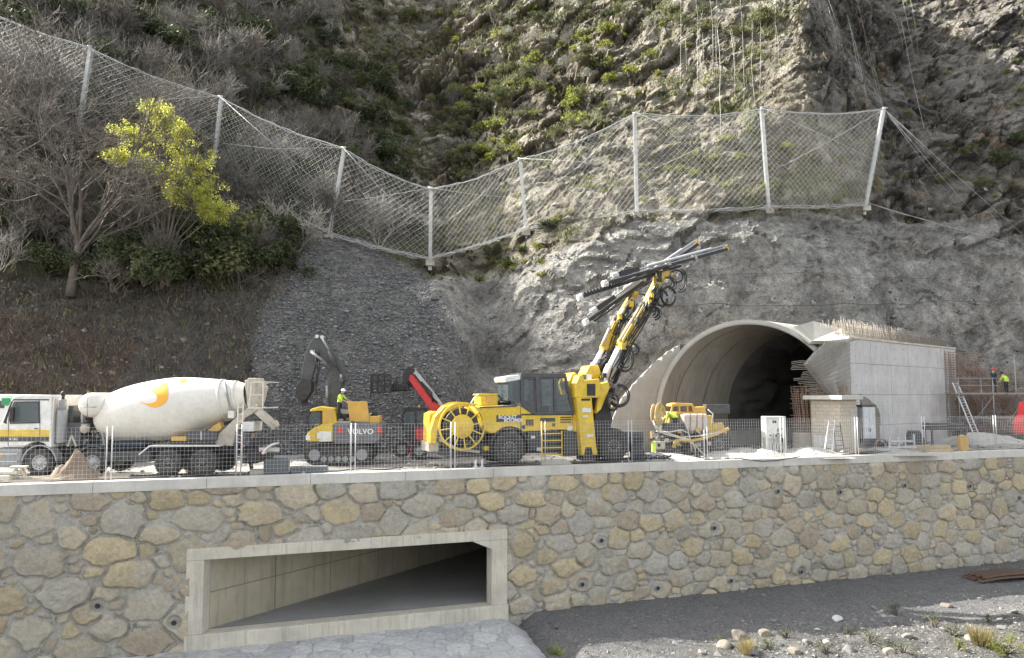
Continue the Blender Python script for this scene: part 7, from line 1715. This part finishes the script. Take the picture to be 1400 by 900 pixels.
# chocks and stands near the cab, beside the rig
def stand(px, D, label):
    r = empty('steel_stand', at0(px, D), ANG, label, 'stand'); m = MB()
    for s_ in (-1, 1): m.bar((s_*.3, 0, 0), (s_*.08, 0, .5), .07); m.bar((s_*.3, .3, 0), (s_*.08, .3, .5), .07)
    m.box(-.28,.28,-.05,.35,.5,.58); m.build('frame', M_dirtycream, r, .01)
stand(27, 28.9, 'pale steel trestle stand in front of the truck cab')
m = MB(); m.box(-.9,.2,0,.6,0,.28); m.box(-.5,.4,.1,.5,.285,.42); o = m.build('pale_block', M_conc, None, .05); o.location = at0(8, 28.6); tag(o, 'pale broken concrete blocks at the lower left corner of the yard', 'block')
m = MB()
for i in range(3): m.bar((-2.3+i*.3, i*.25, .05+i*.03), (2.4, i*.3, .07+i*.03), .10, .08)
o = m.build('planks', M_dirtycream); o.location = cp(fpt(75), 1.0, 0); o.rotation_euler = (0,0,ANG); tag(o, 'dirty pale boards lying under the truck cab', 'planks')
for px, lab in ((656, 'small white marker feet left of the rig rear wheel'), (665, 'second white marker foot left of the rig rear wheel')):
    m = MB(); m.box(-.05,.05,0,.15,0,.35); m.box(-.12,.12,-.03,.18,0,.05); o = m.build('fence_foot', M_white); o.location = cp(fpt(px), .6, 0); tag(o, lab, 'marker')
m = MB(); m.prism([(-.75,0),(-.65,.25),(.45,.25),(.75,0)], 0, .35); o = m.build('pale_block', M_conc, None, .02); o.location = cp(fpt(771), .7, 0); o.rotation_euler = (0,0,ANG); tag(o, 'pale trapezoid block on the ground right of the yellow ladder', 'block')
m = MB(); m.prism([(-.35,0),(-.28,1.05),(.15,1.0),(.45,.1),(.45,0)], 0, .5); o = m.build('dark_pump', M_dark, None, .04); o.location = at0(872, 38.6); tag(o, 'small dark pump box behind the fence post right of the rig wheel', 'pump')
m = MB(); rg = random.Random(5)
for i in range(4): m.tube([(t*.35, math.sin(t*1.3+i)*.25, .06+.25*abs(math.sin(t*.9+i))) for t in range(6)], .035, 6)
o = m.build('ground_hose', M_hose); o.location = at0(868, 37.6); tag(o, 'black hoses snaking on the ground right of the rig', 'hose')

for k, (px0, px1, o_, lab) in enumerate(((180, 300, 1.3, 'black cable lying on the ground along the mixer truck'), (420, 560, 1.1, 'black cable trailing on the ground in front of the excavator'), (600, 700, .9, 'thick black cable trailing below the hose reel'), (1180, 1290, 1.0, 'black cable lying before the tall concrete wall'))):
    u0_, u1_ = fpt(px0), fpt(px1); m = MB(); rg = random.Random(k); m.tube([cp(u0_+(u1_-u0_)*t/16, o_+.35*math.sin(t*.8+k)+rg.uniform(-.08,.08), .05) for t in range(17)], .03, 6); tag(m.build('ground_cable', M_hose), lab, 'cable')
# plants that would share a description are told apart by their order from the left
_by = {}
for o in COL.objects:
    if o.parent is None and o.get('group') and o.get('category') in ('shrub', 'tree', 'rock', 'rock bolt'): _by.setdefault(o['label'], []).append(o)
_ord = ['leftmost', 'second from left', 'third from left', 'fourth from left', 'fifth from left', 'sixth from left', 'seventh from left', 'eighth from left', 'ninth from left', 'tenth from left', 'eleventh from left', 'twelfth from left']
for lab, os_ in _by.items():
    if not 2 <= len(os_) <= 13: continue
    os_.sort(key=lambda o: proj(o.location.x, o.location.y, o.location.z)[0])
    for i, o in enumerate(os_):
        nm = 'rightmost' if i == len(os_)-1 else _ord[i]
        new = nm+', '+lab
        if len(new.split()) <= 16: o['label'] = new
